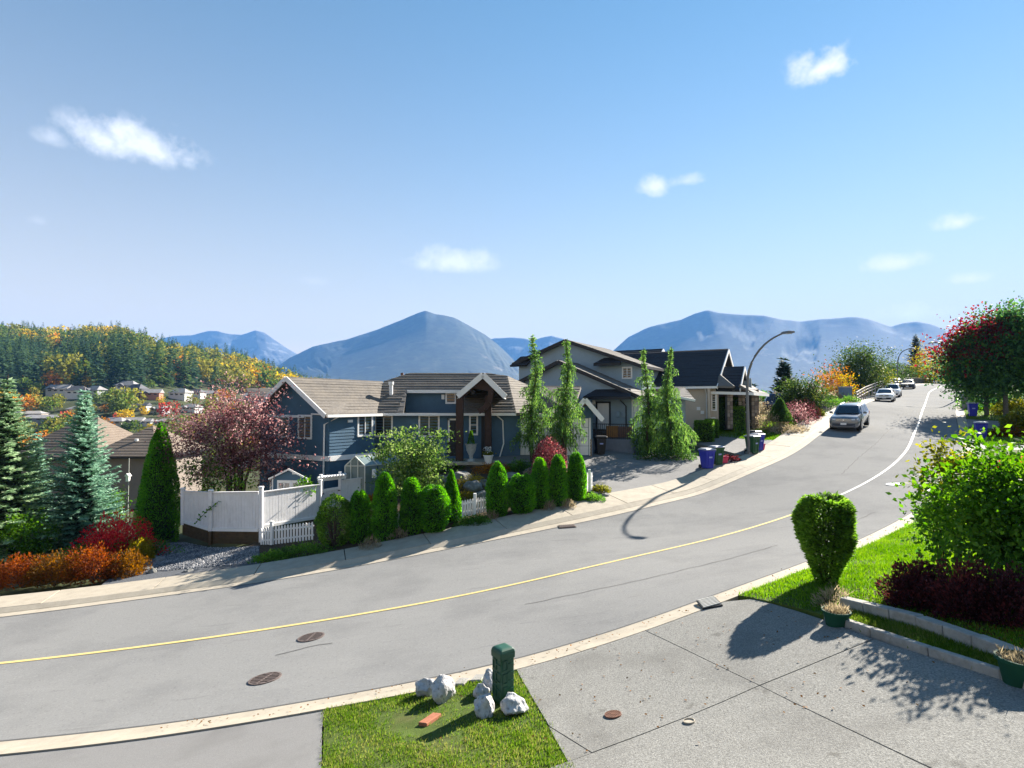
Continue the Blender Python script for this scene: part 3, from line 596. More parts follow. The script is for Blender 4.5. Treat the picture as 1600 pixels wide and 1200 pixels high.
rpl = Plane(wpl.p(tr, 0), (.57, .82)); wall([rpl.p(0, zb), rpl.p(3.15, zb), rpl.p(3.15, zE-.05), rpl.p(0, zE-.05)], NAVY, bh, toward=dd)
wall([wpl.p(tl, zb), wpl.p(tl, zb)+rd*7, wpl.p(tl, zE)+rd*7, wpl.p(tl, zE)], NAVY, bh, toward=-dd)
zt = 1.93
wpl.box(MB(), tl-.05, tr+.06, zt, zt+.26, .10, .1).build('belly_band', WHITE, bh); rpl.box(MB(), .0, 3.15, zt, zt+.26, .10, .1).build('belly_band', WHITE, bh)
window(wpl, (466, 648, 488, 686), bh, 1, 0, .1, GLASSL); window(wpl, (436, 648, 453, 684), bh, 0, 0, .09, GLASSL)
wpl.box(MB(), *wpl.rect(420, 643, 478, 650)[:2], zE-.22, zE-.08, .12, .1).build('trim_board', WHITE, bh)
window(rpl, (558, 648, 582, 682), bh, 1, 0, .1, GLASSC)
t_, _, z_, _2 = rpl.rect(543, 655, 550, 660); rpl.box(MB(), t_, t_+.3, z_, z_+.14, .08, .08).build('vent_cover', WHITE, bh)
# terrace at the left corner
dk = wpl.p(tl-1.2, 2.05); MB().box(dk+Vector((0.5, .5, 0)), (2.4, 2.0, .1), R(-30)).build('terrace_floor', BRN, bh)
MB().bar(wpl.p(tl-2.1, 1.55, .7), wpl.p(tl+.6, 1.55, .7), .1, .36).build('terrace_beam', WHITE, bh)
for q in (-1.9, -.9): MB().box(wpl.p(tl+q, .0, .6)+Vector((0, 0, 0)), (.24, .24, 3.1), R(-30)).build('terrace_post', BRN, bh)
MB().bar(wpl.p(tl+.0, 2.95, .6), wpl.p(tl+1.4, 2.95, .6), .04, .06).build('terrace_rail', DARK, bh); MB().box(wpl.p(tl+1.3, 2.1, .6), (.09, .09, 2.0)).build('terrace_rail_post', DARK, bh)
# low roof and gable behind at the far left
roof([at(384, 606, 41), at(432, 606, 40), at(440, 620, 37), at(392, 622, 38)], ROOFB, bh)
# main block
ev = Vector((-7.95, 34, zE)); E1 = Vector((.25, 34, zE)); ridL = at(640, 583, 37.6); ridR = at(786, 584, 37.6)
sl_ = (ridL.z-zE)/3.6
def onroof(px, y): z = zE+(y-34)*sl_; return Vector(((px-800)/F*y, y, z))
yn = 36.0; xa = -6.62; xb = -3.02
Rv = Vector((-8.2, 36.8, zE+2.8*sl_))
zR = ridL.z; zN = zE+(yn-34)*sl_
roof([ev, Vector((xa-.18, 34, zE)), Vector((xa, yn, zN)), ridL, Rv], ROOFB, bh, proud=.026)
roof([Vector((xa, yn, zN)), Vector((xb, yn, zN)), Vector((xb, 37.6, zR)), ridL], ROOFB, bh, proud=.026)
roof([Vector((xb, 34, zE)), E1, Vector((-.3, 37.3, zR-.2)), Vector((-1.6, 37.6, zR)), Vector((xb, 37.6, zR))], ROOFB, bh, proud=.026)
roof([ridL, Vector((-1.6, 37.6, ridL.z)), Vector((-1.6, 42, zE)), Vector((-9.5, 42, zE)), Rv], ROOFB, bh)
# cheek of the cut-out, its wall, window, flat and fascia
roof([Vector((xa-.18, 34.02, zE+.03)), Vector((xa+.22, 34.02, zE+.0)), Vector((xa+.05, yn, zE+(yn-34)*sl_-.02)), Vector((xa-.02, yn, zE+(yn-34)*sl_))], ROOFG, bh, step=.3)
npl = Plane((xa, yn+.35, 0), DIRX); zn = zE+(yn-34)*sl_
wall([npl.p(-.1, zE-.2), npl.p(xb-xa+.1, zE-.2), npl.p(xb-xa+.1, zn+.1), npl.p(-.1, zn+.1)], NAVY, bh)
MB().box(((xa+xb)/2, 35.2, zE-.12), (xb-xa, 2.2, .08)).build('flat_roof', ROOFG, bh)
MB().bar((xa+.0, yn-.02, zn-.1), (xb+.1, yn-.02, zn-.1), .05, .2).build('fascia', WHITE, bh)
window(npl, (696, 613, 713, 631), bh, 0, 0, .1)
t_, _, z_, _2 = npl.rect(690, 617, 694, 624); npl.box(MB(), t_, t_+.2, z_, z_+.3, .12, .12).build('wall_lamp', WHITE, bh, bevel=.02)
# front facade
fp = Plane((0, 34.45, 0), DIRX); zf = 1.6
wall([fp.p(-8.2, -1.5), fp.p(-2.5, -.2), fp.p(.5, zf), fp.p(.5, zE-.05), fp.p(-8.2, zE-.05)], NAVY, bh)
window(fp, (585, 648, 614, 683), bh, 1, 0, .1); w_b = window(fp, (654, 648, 687, 683), bh, 1, 0, .1, GLASSC)
window(fp, (733, 648, 747, 680), bh, 0, 1, .1)
for a, b in ((ev+Vector((-.05, -.03, -.08)), Vector((xa-.2, 33.97, zE-.08))), (Vector((xa-.2, 33.97, zE-.08)), E1+Vector((0, -.03, -.08))), (FR+dd*.02+Vector((0, 0, -.09))+rd*.1, BR-rd*.4+dd*.03+Vector((0, 0, -.09)))):
    MB().bar(a, b, .12, .15).build('gutter', WHITE, bh)
# entry recess as dark sheets with its shade in the colour, door trim, portico
fp.box(MB(), *fp.rect(699, 655, 714, 700)[:2], 1.85, zE-.3, .02, .02).build('entry_shade', DARK, bh)
t0_, t1_, z0_, z1_ = fp.rect(700, 654, 714, 690)
m = MB(); fp.box(m, t0_, t0_+.1, z0_, z1_, .06, .06); fp.box(m, t0_, t1_, z1_-.1, z1_, .06, .06); m.build('door_frame', WHITE, bh)
fp.box(MB(), *fp.rect(752, 650, 762, 700)[:2], 1.75, zE-.2, .03, .02).build('entry_shade', DARK, bh)
pa = at(754.5, 583, 32.6); pf = Plane(pa, (1, -.06)); za = pa.z
pL = pf.at(715, 616); pR = pf.at(790, 617); bk = Vector((.1, 6.6, 0))
roof([pa, pa+bk, pL+bk, pL], ROOFB, bh); roof([pa, pR, pR+bk*.55, pa+bk], ROOFB, bh)
for q in (pL, pR):
    MB().bar(pa+Vector((0, -.05, -.10)), q+Vector((0, -.05, -.12)), .06, .30).build('bargeboard', WHITE, bh); MB().bar(pa+Vector((0, .35, -.24)), q+Vector((0, .35, -.24)), .7, .03).build('soffit', WHITE, bh)
gz = G(-3, 32.8)
pz = .55
MB().box((pf.at(717.5, 650).x, 33.0, (pL.z+1.55)/2), (.42, .42, pL.z-1.5)).build('portico_post', BRN, bh, bevel=.03)
MB().box((pf.at(760.5, 650).x+.03, 33.9, (pR.z+1.5)/2-.1), (.40, .42, pR.z-1.3)).build('portico_post', BRN, bh, bevel=.03)
MB().prism([pf.at(723, 622, -.3), pf.at(723, 608, -.3), pf.at(754, 590, -.3), pf.at(768, 599, -.3), pf.at(765, 611, -.3), pf.at(740, 607, -.3)], (0, .25, 0)).build('portico_beam', BRN, bh)
arc = [(768, 600), (767, 615), (764, 628), (757, 638), (748, 643)]
mb = MB(); pts = [pf.at(x, y, -.35) for x, y in arc]
for a, b in zip(pts[:-1], pts[1:]): mb.bar(a, b, .3, .34, (0, 1, 0))
mb.build('portico_brace', BRN, bh); MB().box(pf.at(739, 613, -.6), (.3, .3, .32)).build('hanging_lantern', DARK, bh, bevel=.06)
MB().box((-2.6, 33.4, 1.62), (3.6, 2.2, .18)).build('porch_step', CONC, bh, bevel=.02)
# right hip and garage block
gA = Vector((-.3, 37.3, ridL.z-.2)); gB = Vector((1.15, 39.2, 6.2)); gC = Vector((1.85, 36.3, zE)); gD = Vector((4.6, 38.4, 6.1)); gE = Vector((3.6, 34.4, zE))
MB().box((1.7, 35.3, zE-.1), (3.2, 2.2, .12)).build('garage_canopy', ROOFB, bh)
roof([E1, gC, gB, gA], ROOFB, bh); roof([gC, Vector((1.9, 34.4, zE)), gE, gD, gB], ROOFB, bh, proud=.026); roof([gB, gD, Vector((5, 45, zE)), Vector((-.5, 45, zE))], ROOFB, bh)
gpl = Plane((.3, 34.6, 0), (1, .03)); zg = 1.86
T = lambda x: gpl.t(x, 680)
wall([gpl.p(T(800), zg-.2), gpl.p(T(926), zg-.1), gpl.p(T(926), zE-.05), gpl.p(T(800), zE-.05)], NAVY, bh)
garage_door(gpl, T(808), T(856), zg, 4.08, bh); garage_door(gpl, T(864), T(920), zg, 4.12, bh)
veneer(gpl, T(780), T(806.5), 1.55, 2.75, bh); veneer(gpl, T(921.5), T(925), zg-.1, 2.85, bh)
gpl.box(MB(), T(840), T(890), zE-.22, zE-.06, .5, .1).build('gutter', WHITE, bh)
ga = gpl.at(914, 621, .55); gl_ = gpl.at(886, 652, .55); gr_ = gpl.at(942, 653, .55); gbk = Vector((.6, 4.5, 0))
wall([gpl.p(T(890), zE-.3, .12), gpl.p(T(926), zE-.3, .12), gpl.p(T(926), zE+.2, .12), gpl.p(T(914), ga.z-.3, .12), gpl.p(T(890), zE+.1, .12)], NAVY, bh)
MB().prism([gpl.p(T(899), zE+.42, .135), gpl.p(T(925), zE+.42, .135), gpl.p(T(914), ga.z-.3, .135)], gpl.n*.02).build('gable_shakes', CEDAR, bh)
roof([ga, ga+gbk, gl_+gbk*.4, gl_], ROOFB, bh); roof([ga, gr_, gr_+gbk, ga+gbk], ROOFB, bh)
for q in (gl_, gr_):
    MB().bar(ga+gpl.n*.03+Vector((0, 0, -.12)), q+gpl.n*.03+Vector((0, 0, -.14)), .06, .28).build('bargeboard', WHITE, bh); MB().bar(ga-gpl.n*.28+Vector((0, 0, -.22)), q-gpl.n*.28+Vector((0, 0, -.22)), .6, .03).build('soffit', WHITE, bh)
wall([gpl.p(T(926), zg-.1), gpl.p(T(926), zg-.1)+Vector((.3, 8, 0)), gpl.p(T(926), zE)+Vector((.3, 8, 0)), gpl.p(T(926), zE)], NAVY, bh, toward=(1, 0, 0))
pipe([FR+rd*.9+dd*.05+Vector((0, 0, -.12)), wpl.p(tr-.25, zE-.55, .12), wpl.p(tr-.3, -.5, .12)], bh)
pipe([wpl.p(tr-.35, zE-.02, .14), wpl.p(tr-1.2, zE+.0, .16)], bh)
pipe([fp.p(-.9, zE-.15, .3), fp.p(-.55, zE-.45, .1), fp.p(-.5, 2.6, .1), fp.p(-.75, 1.75, .2)], bh)
q = onroof(611, 35.6); MB().tube([q-Vector((0, 0, .1)), q+Vector((0, 0, .6))], .12, 8).tube([q+Vector((0, 0, .6)), q+Vector((0, 0, .78))], .17, 8).build('flue_pipe', WHITE, bh)
q = Vector((-7.3, 38.2, ridL.z-.4)); MB().tube([q, q+Vector((0, 0, .45))], .1, 6).tube([q+Vector((.3, 0, -.1)), q+Vector((.3, 0, .4))], .09, 6).build('roof_vent', CEDAR, bh)
# ============ grey house beyond the garage
def gable(par, apex, tl, tr, slope, depth, zbase, smat, rmat, over=.45, trim=DARK, rstep=.2, wstep=.18):
    """gable front in the D_ plane, ridge running back along -N_"""
    pl = Plane(apex+(-N_)*over, D_); b = -N_; A = Vector(apex); L = A-D_*tl; L.z -= tl*slope; Rr = A+D_*tr; Rr.z -= tr*slope
    roof([A, A+b*depth, L+b*depth, L], rmat, par, rstep); roof([A, Rr, Rr+b*depth, A+b*depth], rmat, par, rstep)
    for q in (L, Rr): MB().bar(A+N_*.03+Vector((0, 0, -.12)), q+N_*.03+Vector((0, 0, -.12)), .06, .26).build('bargeboard', trim, par)
    e = .35
    wall([pl.p(-tl+e, zbase), pl.p(tr-e, zbase), pl.p(tr-e, Rr.z+e*slope-.15), pl.p(0, A.z-.2), pl.p(-tl+e, L.z+e*slope-.15)], smat, par, wstep, toward=N_)
    for s, z in ((-tl+e, L.z), (tr-e, Rr.z)):
        wall([pl.p(s, zbase), pl.p(s, zbase)+b*(depth-1), pl.p(s, z)+b*(depth-1), pl.p(s, z)], smat, par, wstep, toward=D_*(1 if s > 0 else -1))
    for q in (L, Rr): MB().bar(q+Vector((0, 0, -.1)), q+b*depth+Vector((0, 0, -.1)), .1, .18).build('gutter', trim, par)
    return pl
gh = thing('grey_house', 'tall grey blue sided house with stacked gables and dark trim behind the weeping cedars', 'house', (6, 46, G(6, 42)))
up_ = gable(gh, at(883, 530, 44.6), 4.7, 6.3, .36, 9, 2.0, GSID, ROOFG)
lo_ = gable(gh, at(872, 563, 41.6), 4.4, 6.2, .43, 4.5, 1.6, GSID, ROOFG)
# dark pent roofs with hip ends
def pent(pl, x0, y0, x1, y1, parent, out=.9, inset=.5):
    t0, t1, z0, z1 = pl.rect(x0, y0, x1, y1); a = pl.p(t0-.1, z0, out); b = pl.p(t1+.1, z0, out); c = pl.p(t1-inset*.4, z1, 0); d = pl.p(t0+inset, z1, 0)
    roof([a, b, c, d], ROOFD, parent, .2, name='pent_roof'); e = pl.p(t0-.1, z0, 0); roof([a, d, e], ROOFD, parent, .2, name='pent_roof')
    MB().bar(a+Vector((0, 0, -.1)), b+Vector((0, 0, -.1)), .08, .18).build('gutter', DARK, parent)
pent(lo_, 921, 608, 990, 620, gh); pent(up_, 934, 559, 972, 568, gh, .6)
qa = up_.p(-4.9, up_.at(805, 572).z, .6); roof([qa, up_.p(-3.4, qa.z, .6), up_.p(-3.0, qa.z+.75, .02), up_.p(-4.2, qa.z+.75, .02)], ROOFD, gh, .2, name='pent_roof')
window(up_, (972, 573, 988, 592), gh, 1, 0, .1)
t0_, t1_, z0_, z1_ = lo_.rect(934, 630, 952, 672); d = lo_.box(MB(), t0_, t1_, 2.95, z1_, .04, .06).build('door', WHITE, gh); panels(lo_, t0_+.1, t1_-.1, 3.1, z1_-.1, 2, 3, d, WHITE, out=.06)
m = MB()
for a, b in ((t0_-.12, t0_), (t1_, t1_+.12)): lo_.box(m, a, b, 2.95, z1_+.12, .06, .08)
lo_.box(m, t0_, t1_, z1_, z1_+.12, .06, .08); m.build('door_frame', DARK, gh)
for x in (963, 973): t, _, z, _2 = lo_.rect(x, 643, x+6, 652); lo_.box(MB(), t, t+.3, z, z+.4, .12, .12).build('utility_meter', GSID, gh, bevel=.03)
t, _, z, _2 = lo_.rect(926, 626, 930, 632); lo_.box(MB(), t, t+.22, z, z+.3, .12, .12).build('wall_lamp', WHITE, gh, bevel=.03)
t0_, t1_, z0_, z1_ = lo_.rect(990, 627, 1012, 668); garage_door(lo_, t0_, t1_, 2.0, z1_, gh)
# porch slab with railing
dz0 = 2.72
P1 = at(924, 690, 37.2); P2 = at(990, 695, 36.2); P1.z = P2.z = dz0
mb = MB(); bk2 = Vector((.8, 2.6, 0)); mb.prism([(P1.x, P1.y, 1.2), (P2.x, P2.y, 1.2), (P2.x+bk2.x, P2.y+bk2.y, 1.2), (P1.x+bk2.x, P1.y+bk2.y, 1.2)], (0, 0, dz0-1.2)); mb.build('porch_slab', M('porch_concrete', (.17, .19, .23), .85, .12, 2), gh)
rail = MB().bar(P1+Vector((0, 0, .95)), P2+Vector((0, 0, .95)), .05, .05).bar(P1+Vector((0, 0, .1)), P2+Vector((0, 0, .1)), .04, .04).build('porch_railing', DARK, gh)
for i in range(23): q = P1.lerp(P2, i/22); MB().bar(q, q+Vector((0, 0, .95)), .05 if i % 11 == 0 else .025, .03).build('baluster', DARK, rail)
MB().box(P1.lerp(P2, .45)+Vector((.3, .8, .42)), (.8, .5, .78), R(-15)).build('porch_cabinet', M('orange_wood', (.36, .17, .045), .6, .2, 4), gh, bevel=.02)
MB().box(P1.lerp(P2, .75)+Vector((.3, .8, .42)), (.9, .5, .7), R(-15)).build('porch_bench', CEDAR, gh, bevel=.02); MB().box(P1.lerp(P2, .15)+Vector((.3, .8, .3)), (.9, .6, .55), R(-15)).build('porch_box', DARK, gh, bevel=.02)
pipe([lo_.p(lo_.t(974), 5.2, .6), lo_.p(lo_.t(979), 4.8, .12), lo_.p(lo_.t(979), 2.7, .1)], gh, DARK)
# small lower roof at its right end
roof([at(1052, 618, 39), at(1086, 625, 38), at(1070, 605, 41), at(1048, 605, 42)], ROOFG, gh); MB().bar(at(1052, 619, 39), at(1086, 626, 38), .08, .16).build('fascia', WHITE, gh)
q = at(1066, 640, 40); wall([at(1000, 672, 40), at(1071, 668, 39.4), at(1071, 620, 39.4), at(1000, 618, 40)], GSID, gh)
# ============ beige house
be = thing('beige_house', 'beige house with steep black shingle roof, white batten gable and stone porch columns', 'house', (18, 46, G(18, 46)))
A = at(1138, 545, 46); bD = D_; sl2 = .62; wN = 5.0
Rl = A-bD*9; En = A+N_*wN+Vector((0, 0, -wN*sl2)); Eb = A-N_*wN+Vector((0, 0, -wN*sl2)); El = En-bD*9; Ebl = Eb-bD*9
roof([A, Rl, El, En], ROOFD, be, .22); roof([A, Eb, Ebl, Rl], ROOFD, be, .22)
ep = Plane(A-bD*.5, N_)
wall([A-bD*.5+Vector((0, 0, -.25)), En-bD*.5+Vector((0, 0, -.12)), (Vector((En.x, En.y, 2.5))-bD*.5), (Vector((Eb.x, Eb.y, 2.5))-bD*.5), Eb-bD*.5+Vector((0, 0, -.12))], BEIGE, be, toward=bD)
for i in range(11):
    f_ = (i-5)/5.5; q = A-bD*.47+N_*(wN*.9*f_); zt_ = A.z-.3-abs(f_)*wN*.9*sl2; zl = En.z+.5
    if zt_ > zl+.1: MB().bar(Vector((q.x, q.y, zl)), Vector((q.x, q.y, zt_)), .06, .05).build('batten', WHITE, be)
for q in (En, Eb): MB().bar(A+bD*.03+Vector((0, 0, -.12)), q+bD*.03+Vector((0, 0, -.12)), .06, .26).build('bargeboard', WHITE, be)
MB().bar(En+Vector((0, 0, -.1)), El+Vector((0, 0, -.1)), .12, .16).build('gutter', WHITE, be)
bpl = Plane(En-N_*.5, bD); zb3 = 2.6
tA = (En-bpl.P).dot(bpl.d); sg = 1 if bpl.d.dot(bD) > 0 else -1
wall([bpl.p(0, zb3), bpl.p(-8.5*sg, zb3), bpl.p(-8.5*sg, En.z-.15), bpl.p(0, En.z-.15)], BEIGE, be, toward=N_)
window(bpl, (1111, 612, 1120, 642), be, 0, 1, .1)
for x in (1106, 1112): t, _, z, _2 = bpl.rect(x-17, 635+(x-1106), x-13, 641+(x-1106)); bpl.box(MB(), t, t+.25, z, z+.25, .08, .08).build('outlet_box', WHITE, be)
pipe([bpl.p(bpl.t(1104), En.z-.2, .4), bpl.p(bpl.t(1105), En.z-.6, .1), bpl.p(bpl.t(1105), 3.2, .1)], be)
mb = MB().bar(bpl.p(bpl.t(1109), 3.95, .35), bpl.p(bpl.t(1119), 3.95, .35), .04, .05); bal = mb.build('balcony_rail', WHITE, be)
for i in range(6): q = bpl.p(bpl.t(1109)+(bpl.t(1119)-bpl.t(1109))*i/5, 3.2, .35); MB().bar(q, q+Vector((0, 0, .75)), .03, .03).build('baluster', WHITE, bal)
# pale skirt roof along the gable end, porch gable, porch wall and columns
sk = [at(1118, 590, 43.2), at(1124, 590.5, 43.6), at(1152, 603, 46.5), at(1182, 609, 45.6), at(1168, 609, 43.2), at(1140, 606, 41.4)]
s0 = En+Vector((0, 0, .55)); roof([En+bD*.0, En+bD*1.2+Vector((0, 0, -.05)), Eb+bD*1.6+Vector((0, 0, -.05)), Eb+Vector((0, 0, .9)), En+Vector((0, 0, .9))-N_*1.2], ROOFG, be, .2)
A2_ = at(1163, 572.5, 43.3); w2 = 2.4
gl2 = A2_+N_*w2+Vector((0, 0, -w2*.75)); gr2 = A2_-N_*w2+Vector((0, 0, -w2*.75)); roof([A2_, A2_-bD*3.2, gl2-bD*1.6, gl2], ROOFD, be, .22); roof([A2_, gr2, gr2-bD*3, A2_-bD*3.2], ROOFD, be, .22)
wall([A2_-bD*.35+Vector((0, 0, -.25)), gl2-bD*.35+Vector((0, 0, -.05)), gr2-bD*.35+Vector((0, 0, -.05))], BEIGE, be, toward=bD)
for q in (gl2, gr2): MB().bar(A2_+bD*.03+Vector((0, 0, -.1)), q+bD*.03+Vector((0, 0, -.1)), .06, .24).build('bargeboard', WHITE, be)
ctr = (gl2+gr2)/2; roof([gl2+bD*.9+Vector((0, 0, -.2)), gr2+bD*1.4+Vector((0, 0, -.25)), gr2+Vector((0, 0, .35)), gl2+Vector((0, 0, .35))], ROOFG, be, .2)
MB().bar(gl2+bD*.9+Vector((0, 0, -.3)), gr2+bD*1.4+Vector((0, 0, -.35)), .08, .2).build('fascia', WHITE, be); MB().bar(gl2+bD*.9+Vector((0, 0, -.3)), gl2-bD*2+Vector((0, 0, -.2)), .08, .2).build('fascia', WHITE, be)
pw = Plane(at(1150, 640, 43.4), bD); zp = 3.2
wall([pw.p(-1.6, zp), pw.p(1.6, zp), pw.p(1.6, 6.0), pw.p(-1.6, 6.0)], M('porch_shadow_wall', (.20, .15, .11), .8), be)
for x, w in ((1157, .5), (1177, .45), (1139, .4)):
    q = at(x, 640, 42.6 if x > 1150 else 42); c = MB().box((q.x, q.y, 4.4), (w, w, 2.6)).build('porch_column', MORT, be)
    for k in range(9):
        for sx in (-1, 1): MB().box((q.x+sx*w*.26, q.y-w*.5, 3.3+k*.28), (w*.46, .08, .24)).build('stone', STONE[(k+sx) % 3], c, bevel=.015)
window(pw, (1160, 620, 1175, 645), be, 1, 1, .08)
# ============ dark roofed house between them
mh = thing('dark_roofed_house', 'dark roofed house with a small white gable seen between the grey and the beige house', 'house', (18, 54, 3))
A = at(1036, 545, 52); Rl = A-D_*8; w_ = 5
En = A+N_*w_+Vector((0, 0, -w_*.6)); Eb = A-N_*w_+Vector((0, 0, -w_*.6)); roof([A, Rl, En-D_*8, En], ROOFD, mh, .22); roof([A, Eb, Eb-D_*8, Rl], ROOFD, mh, .22)
wall([A-D_*.4+Vector((0, 0, -.3)), En-D_*.4, Vector((En.x, En.y, 3))-D_*.4, Vector((Eb.x, Eb.y, 3))-D_*.4, Eb-D_*.4], GSID, mh, toward=D_)
for q in (En, Eb): MB().bar(A+D_*.03+Vector((0, 0, -.12)), q+D_*.03+Vector((0, 0, -.12)), .06, .3).build('bargeboard', WHITE, mh)
mp = Plane(A-D_*.38, N_); window(mp, (1028, 577, 1041, 585), mh, 1, 0, .08)
mpl = Plane(En-N_*.5, D_); wall([mpl.p(-8, 3), mpl.p(8, 3), mpl.p(8, En.z), mpl.p(-8, En.z)], GSID, mh, toward=N_)
# ============ brown hip roofed house, lower left
br = thing('brown_house', 'low taupe house with tan hip roof behind the spruces at far left', 'house', (-35, 50, -3.4))
def hip(par, x0, x1, y0, y1, ze, zr, rmat, wmat, zb, rid=.3, ov=.5, axis='x'):
    ins = (y1-y0)/2 if axis == 'x' else (y1-y0)*rid
    cy = (y0+y1)/2; a = Vector((x0+ins*.7, cy, zr)); b = Vector((x1-ins*.7, cy, zr))
    if a.x > b.x: a.x = b.x = (x0+x1)/2
    c = [Vector((x0-ov, y0-ov, ze)), Vector((x1+ov, y0-ov, ze)), Vector((x1+ov, y1+ov, ze)), Vector((x0-ov, y1+ov, ze))]
    f1 = [c[0], c[1], b, a] if (a-b).length > .05 else [c[0], c[1], a]
    f2 = [c[2], c[3], a, b] if (a-b).length > .05 else [c[2], c[3], a]
    for f_ in (f1, [c[1], c[2], b], f2, [c[3], c[0], a]): roof(f_, rmat, par, .2, thick=.12)
    for i in range(4): MB().bar(c[i]+Vector((0, 0, -.08)), c[(i+1) % 4]+Vector((0, 0, -.08)), .1, .18).build('fascia', DARK, par)
    w = [Vector((x0, y0, zb)), Vector((x1, y0, zb)), Vector((x1, y1, zb)), Vector((x0, y1, zb))]; up3 = Vector((0, 0, ze-zb))
    for i, n in enumerate(((0, -1, 0), (1, 0, 0), (0, 1, 0), (-1, 0, 0))): wall([w[i], w[(i+1) % 4], w[(i+1) % 4]+up3, w[i]+up3], wmat, par, .2, toward=n)
X_ = lambda px, y: (px-800)/F*y
hip(br, X_(42, 49), X_(172, 49), 47.5, 56, at(100, 715, 48).z, at(87, 652, 51.5).z, ROOFT, TAUPE, -4.6)
hip(br, X_(160, 46.5), X_(250, 46.5), 45.8, 53, at(200, 712, 46).z, at(200, 665, 49).z, ROOFT, TAUPE, -4.6)
q = at(213, 704, 47.2); MB().tube([q-Vector((0, 0, .2)), q+Vector((0, 0, .8))], .09, 8).tube([q+Vector((0, 0, .8)), q+Vector((0, 0, .95))], .14, 8).build('flue_pipe', WHITE, br)
bp = Plane((X_(100, 47.4), 47.45, 0), DIRX); window(bp, (178, 735, 196, 762), br, 0)
# ============ garden shed and greenhouse behind the fence
sh = thing('garden_shed', 'small navy plastic shed with white framed double doors behind the white fence', 'shed', at(445, 775, 29.2))
sp = Plane(at(450, 760, 29), (.95, -.12)); t0_, t1_, z0_, z1_ = sp.rect(426, 748, 480, 776); zs = z0_-.4
sn = Vector((-.75, 1.4, 0))
ap = sp.p((t0_+t1_)/2, sp.at(461, 733).z)
wall([sp.p(t0_, zs), sp.p(t1_, zs), sp.p(t1_, z1_), ap+Vector((0, 0, -.08)), sp.p(t0_, z1_)], NAVY, sh, .3, .008, .06)
wall([sp.p(t0_, zs), sp.p(t0_, zs)+sn, sp.p(t0_, z1_)+sn, sp.p(t0_, z1_)], NAVY, sh, .3, .008, .06, toward=(-1, -.5, 0))
la = sp.p(t0_-.15, z1_-.02, .12); ra = sp.p(t1_+.15, z1_-.02, .12); aa = ap+sp.n*.12
roof([aa, la, la+sn*1.15, aa+sn*1.15], ROOFD, sh, .15, .01, .04); roof([aa, ra, ra+sn*1.15, aa+sn*1.15], ROOFD, sh, .15, .01, .04)
for q in (la, ra): MB().bar(aa+sp.n*.02, q+sp.n*.02, .04, .08).build('bargeboard', WHITE, sh)
for t in (t0_, t1_): sp.box(MB(), t-.03, t+.03, zs, z1_, .03, .05).build('corner_trim', WHITE, sh)
MB().bar(Vector(sp.p(t0_, zs))+sn*.55+sp.n*.04, Vector(sp.p(t0_, z1_))+sn*.55+sp.n*.04, .05, .05).build('corner_trim', WHITE, sh)
for i in range(2):
    a = t0_+.12+(t1_-t0_-.2)*(.08+.46*i); b = a+(t1_-t0_)*.40; d = sp.box(MB(), a, b, zs+.1, z1_-.08, .03, .03).build('door', WHITE, sh)
    for r_ in range(2):
        for c_ in range(2): w_ = (b-a-.24)/2; sp.box(MB(), a+.09+c_*(w_+.06), a+.09+c_*(w_+.06)+w_, z1_-.75+r_*.29, z1_-.5+r_*.29, .045, .03).build('pane', GLASS, d)
t, _, z, _2 = sp.rect(457, 737, 463, 741); sp.box(MB(), t, t+.18, z, z+.1, .04, .04).build('vent_cover', WHITE, sh)
GHG = M('greenhouse_polycarbonate', (.16, .21, .21), .18, .12, 2, 0, 0, .6); ALU = M('aluminium_frame', (.52, .55, .52), .4, .08, 5, 0, 0, .5, .3)
gr = thing('greenhouse', 'small aluminium framed greenhouse with peaked roof beside the navy house wall', 'greenhouse', at(565, 780, 30.5))
gp_ = Plane(at(555, 750, 30), (1, -.05)); t0_, t1_, z0_, z1_ = gp_.rect(539, 728, 570, 770); zs = z0_-.5; ap = gp_.p(gp_.t(555.5), gp_.at(555, 713).z); gb = Vector((1.5, 2.0, 0))
fr = MB()
for t in (t0_, t1_): fr.bar(gp_.p(t, zs), gp_.p(t, z1_), .05, .05); fr.bar(gp_.p(t, z1_), gp_.p(t, z1_)+gb, .05, .05); fr.bar(gp_.p(t, zs)+gb, gp_.p(t, z1_)+gb, .05, .05)
for t in (gp_.t(549), gp_.t(560)): fr.bar(gp_.p(t, zs), gp_.p(t, z1_+.3), .06, .05)
for q in (gp_.p(t0_, z1_), gp_.p(t1_, z1_)):
    for k in range(4): fr.bar(ap+gb*k/3, q+gb*k/3, .05, .05)
fr.bar(ap, ap+gb, .06, .06); fr.bar(gp_.p(t0_, z1_), gp_.p(t1_, z1_), .04, .04); fr.build('frame', ALU, gr)
for k in range(3):
    for nm, q in (('roof_pane', gp_.p(t0_, z1_)), ('roof_pane', gp_.p(t1_, z1_))): MB().prism([ap+gb*(k+.06)/3, ap+gb*(k+.94)/3, q+gb*(k+.94)/3, q+gb*(k+.06)/3], (0, 0, .012)).build(nm, GHG, gr)
    q = gp_.p(t1_, zs); MB().prism([q+gb*(k+.06)/3, q+gb*(k+.94)/3, q+gb*(k+.94)/3+Vector((0, 0, z1_-zs)), q+gb*(k+.06)/3+Vector((0, 0, z1_-zs))], (.01, 0, 0)).build('wall_pane', GHG, gr)
MB().prism([gp_.p(t0_+.03, zs, -.02), gp_.p(t1_-.03, zs, -.02), gp_.p(t1_-.03, z1_, -.02), ap+Vector((0, .02, -.03)), gp_.p(t0_+.03, z1_, -.02)], (0, .01, 0)).build('wall_pane', GHG, gr)
gp_.box(MB(), gp_.t(581), gp_.t(586), gp_.at(583, 747).z, gp_.at(583, 734).z, -.1, .2).build('louvre_vent', WHITE, gr)
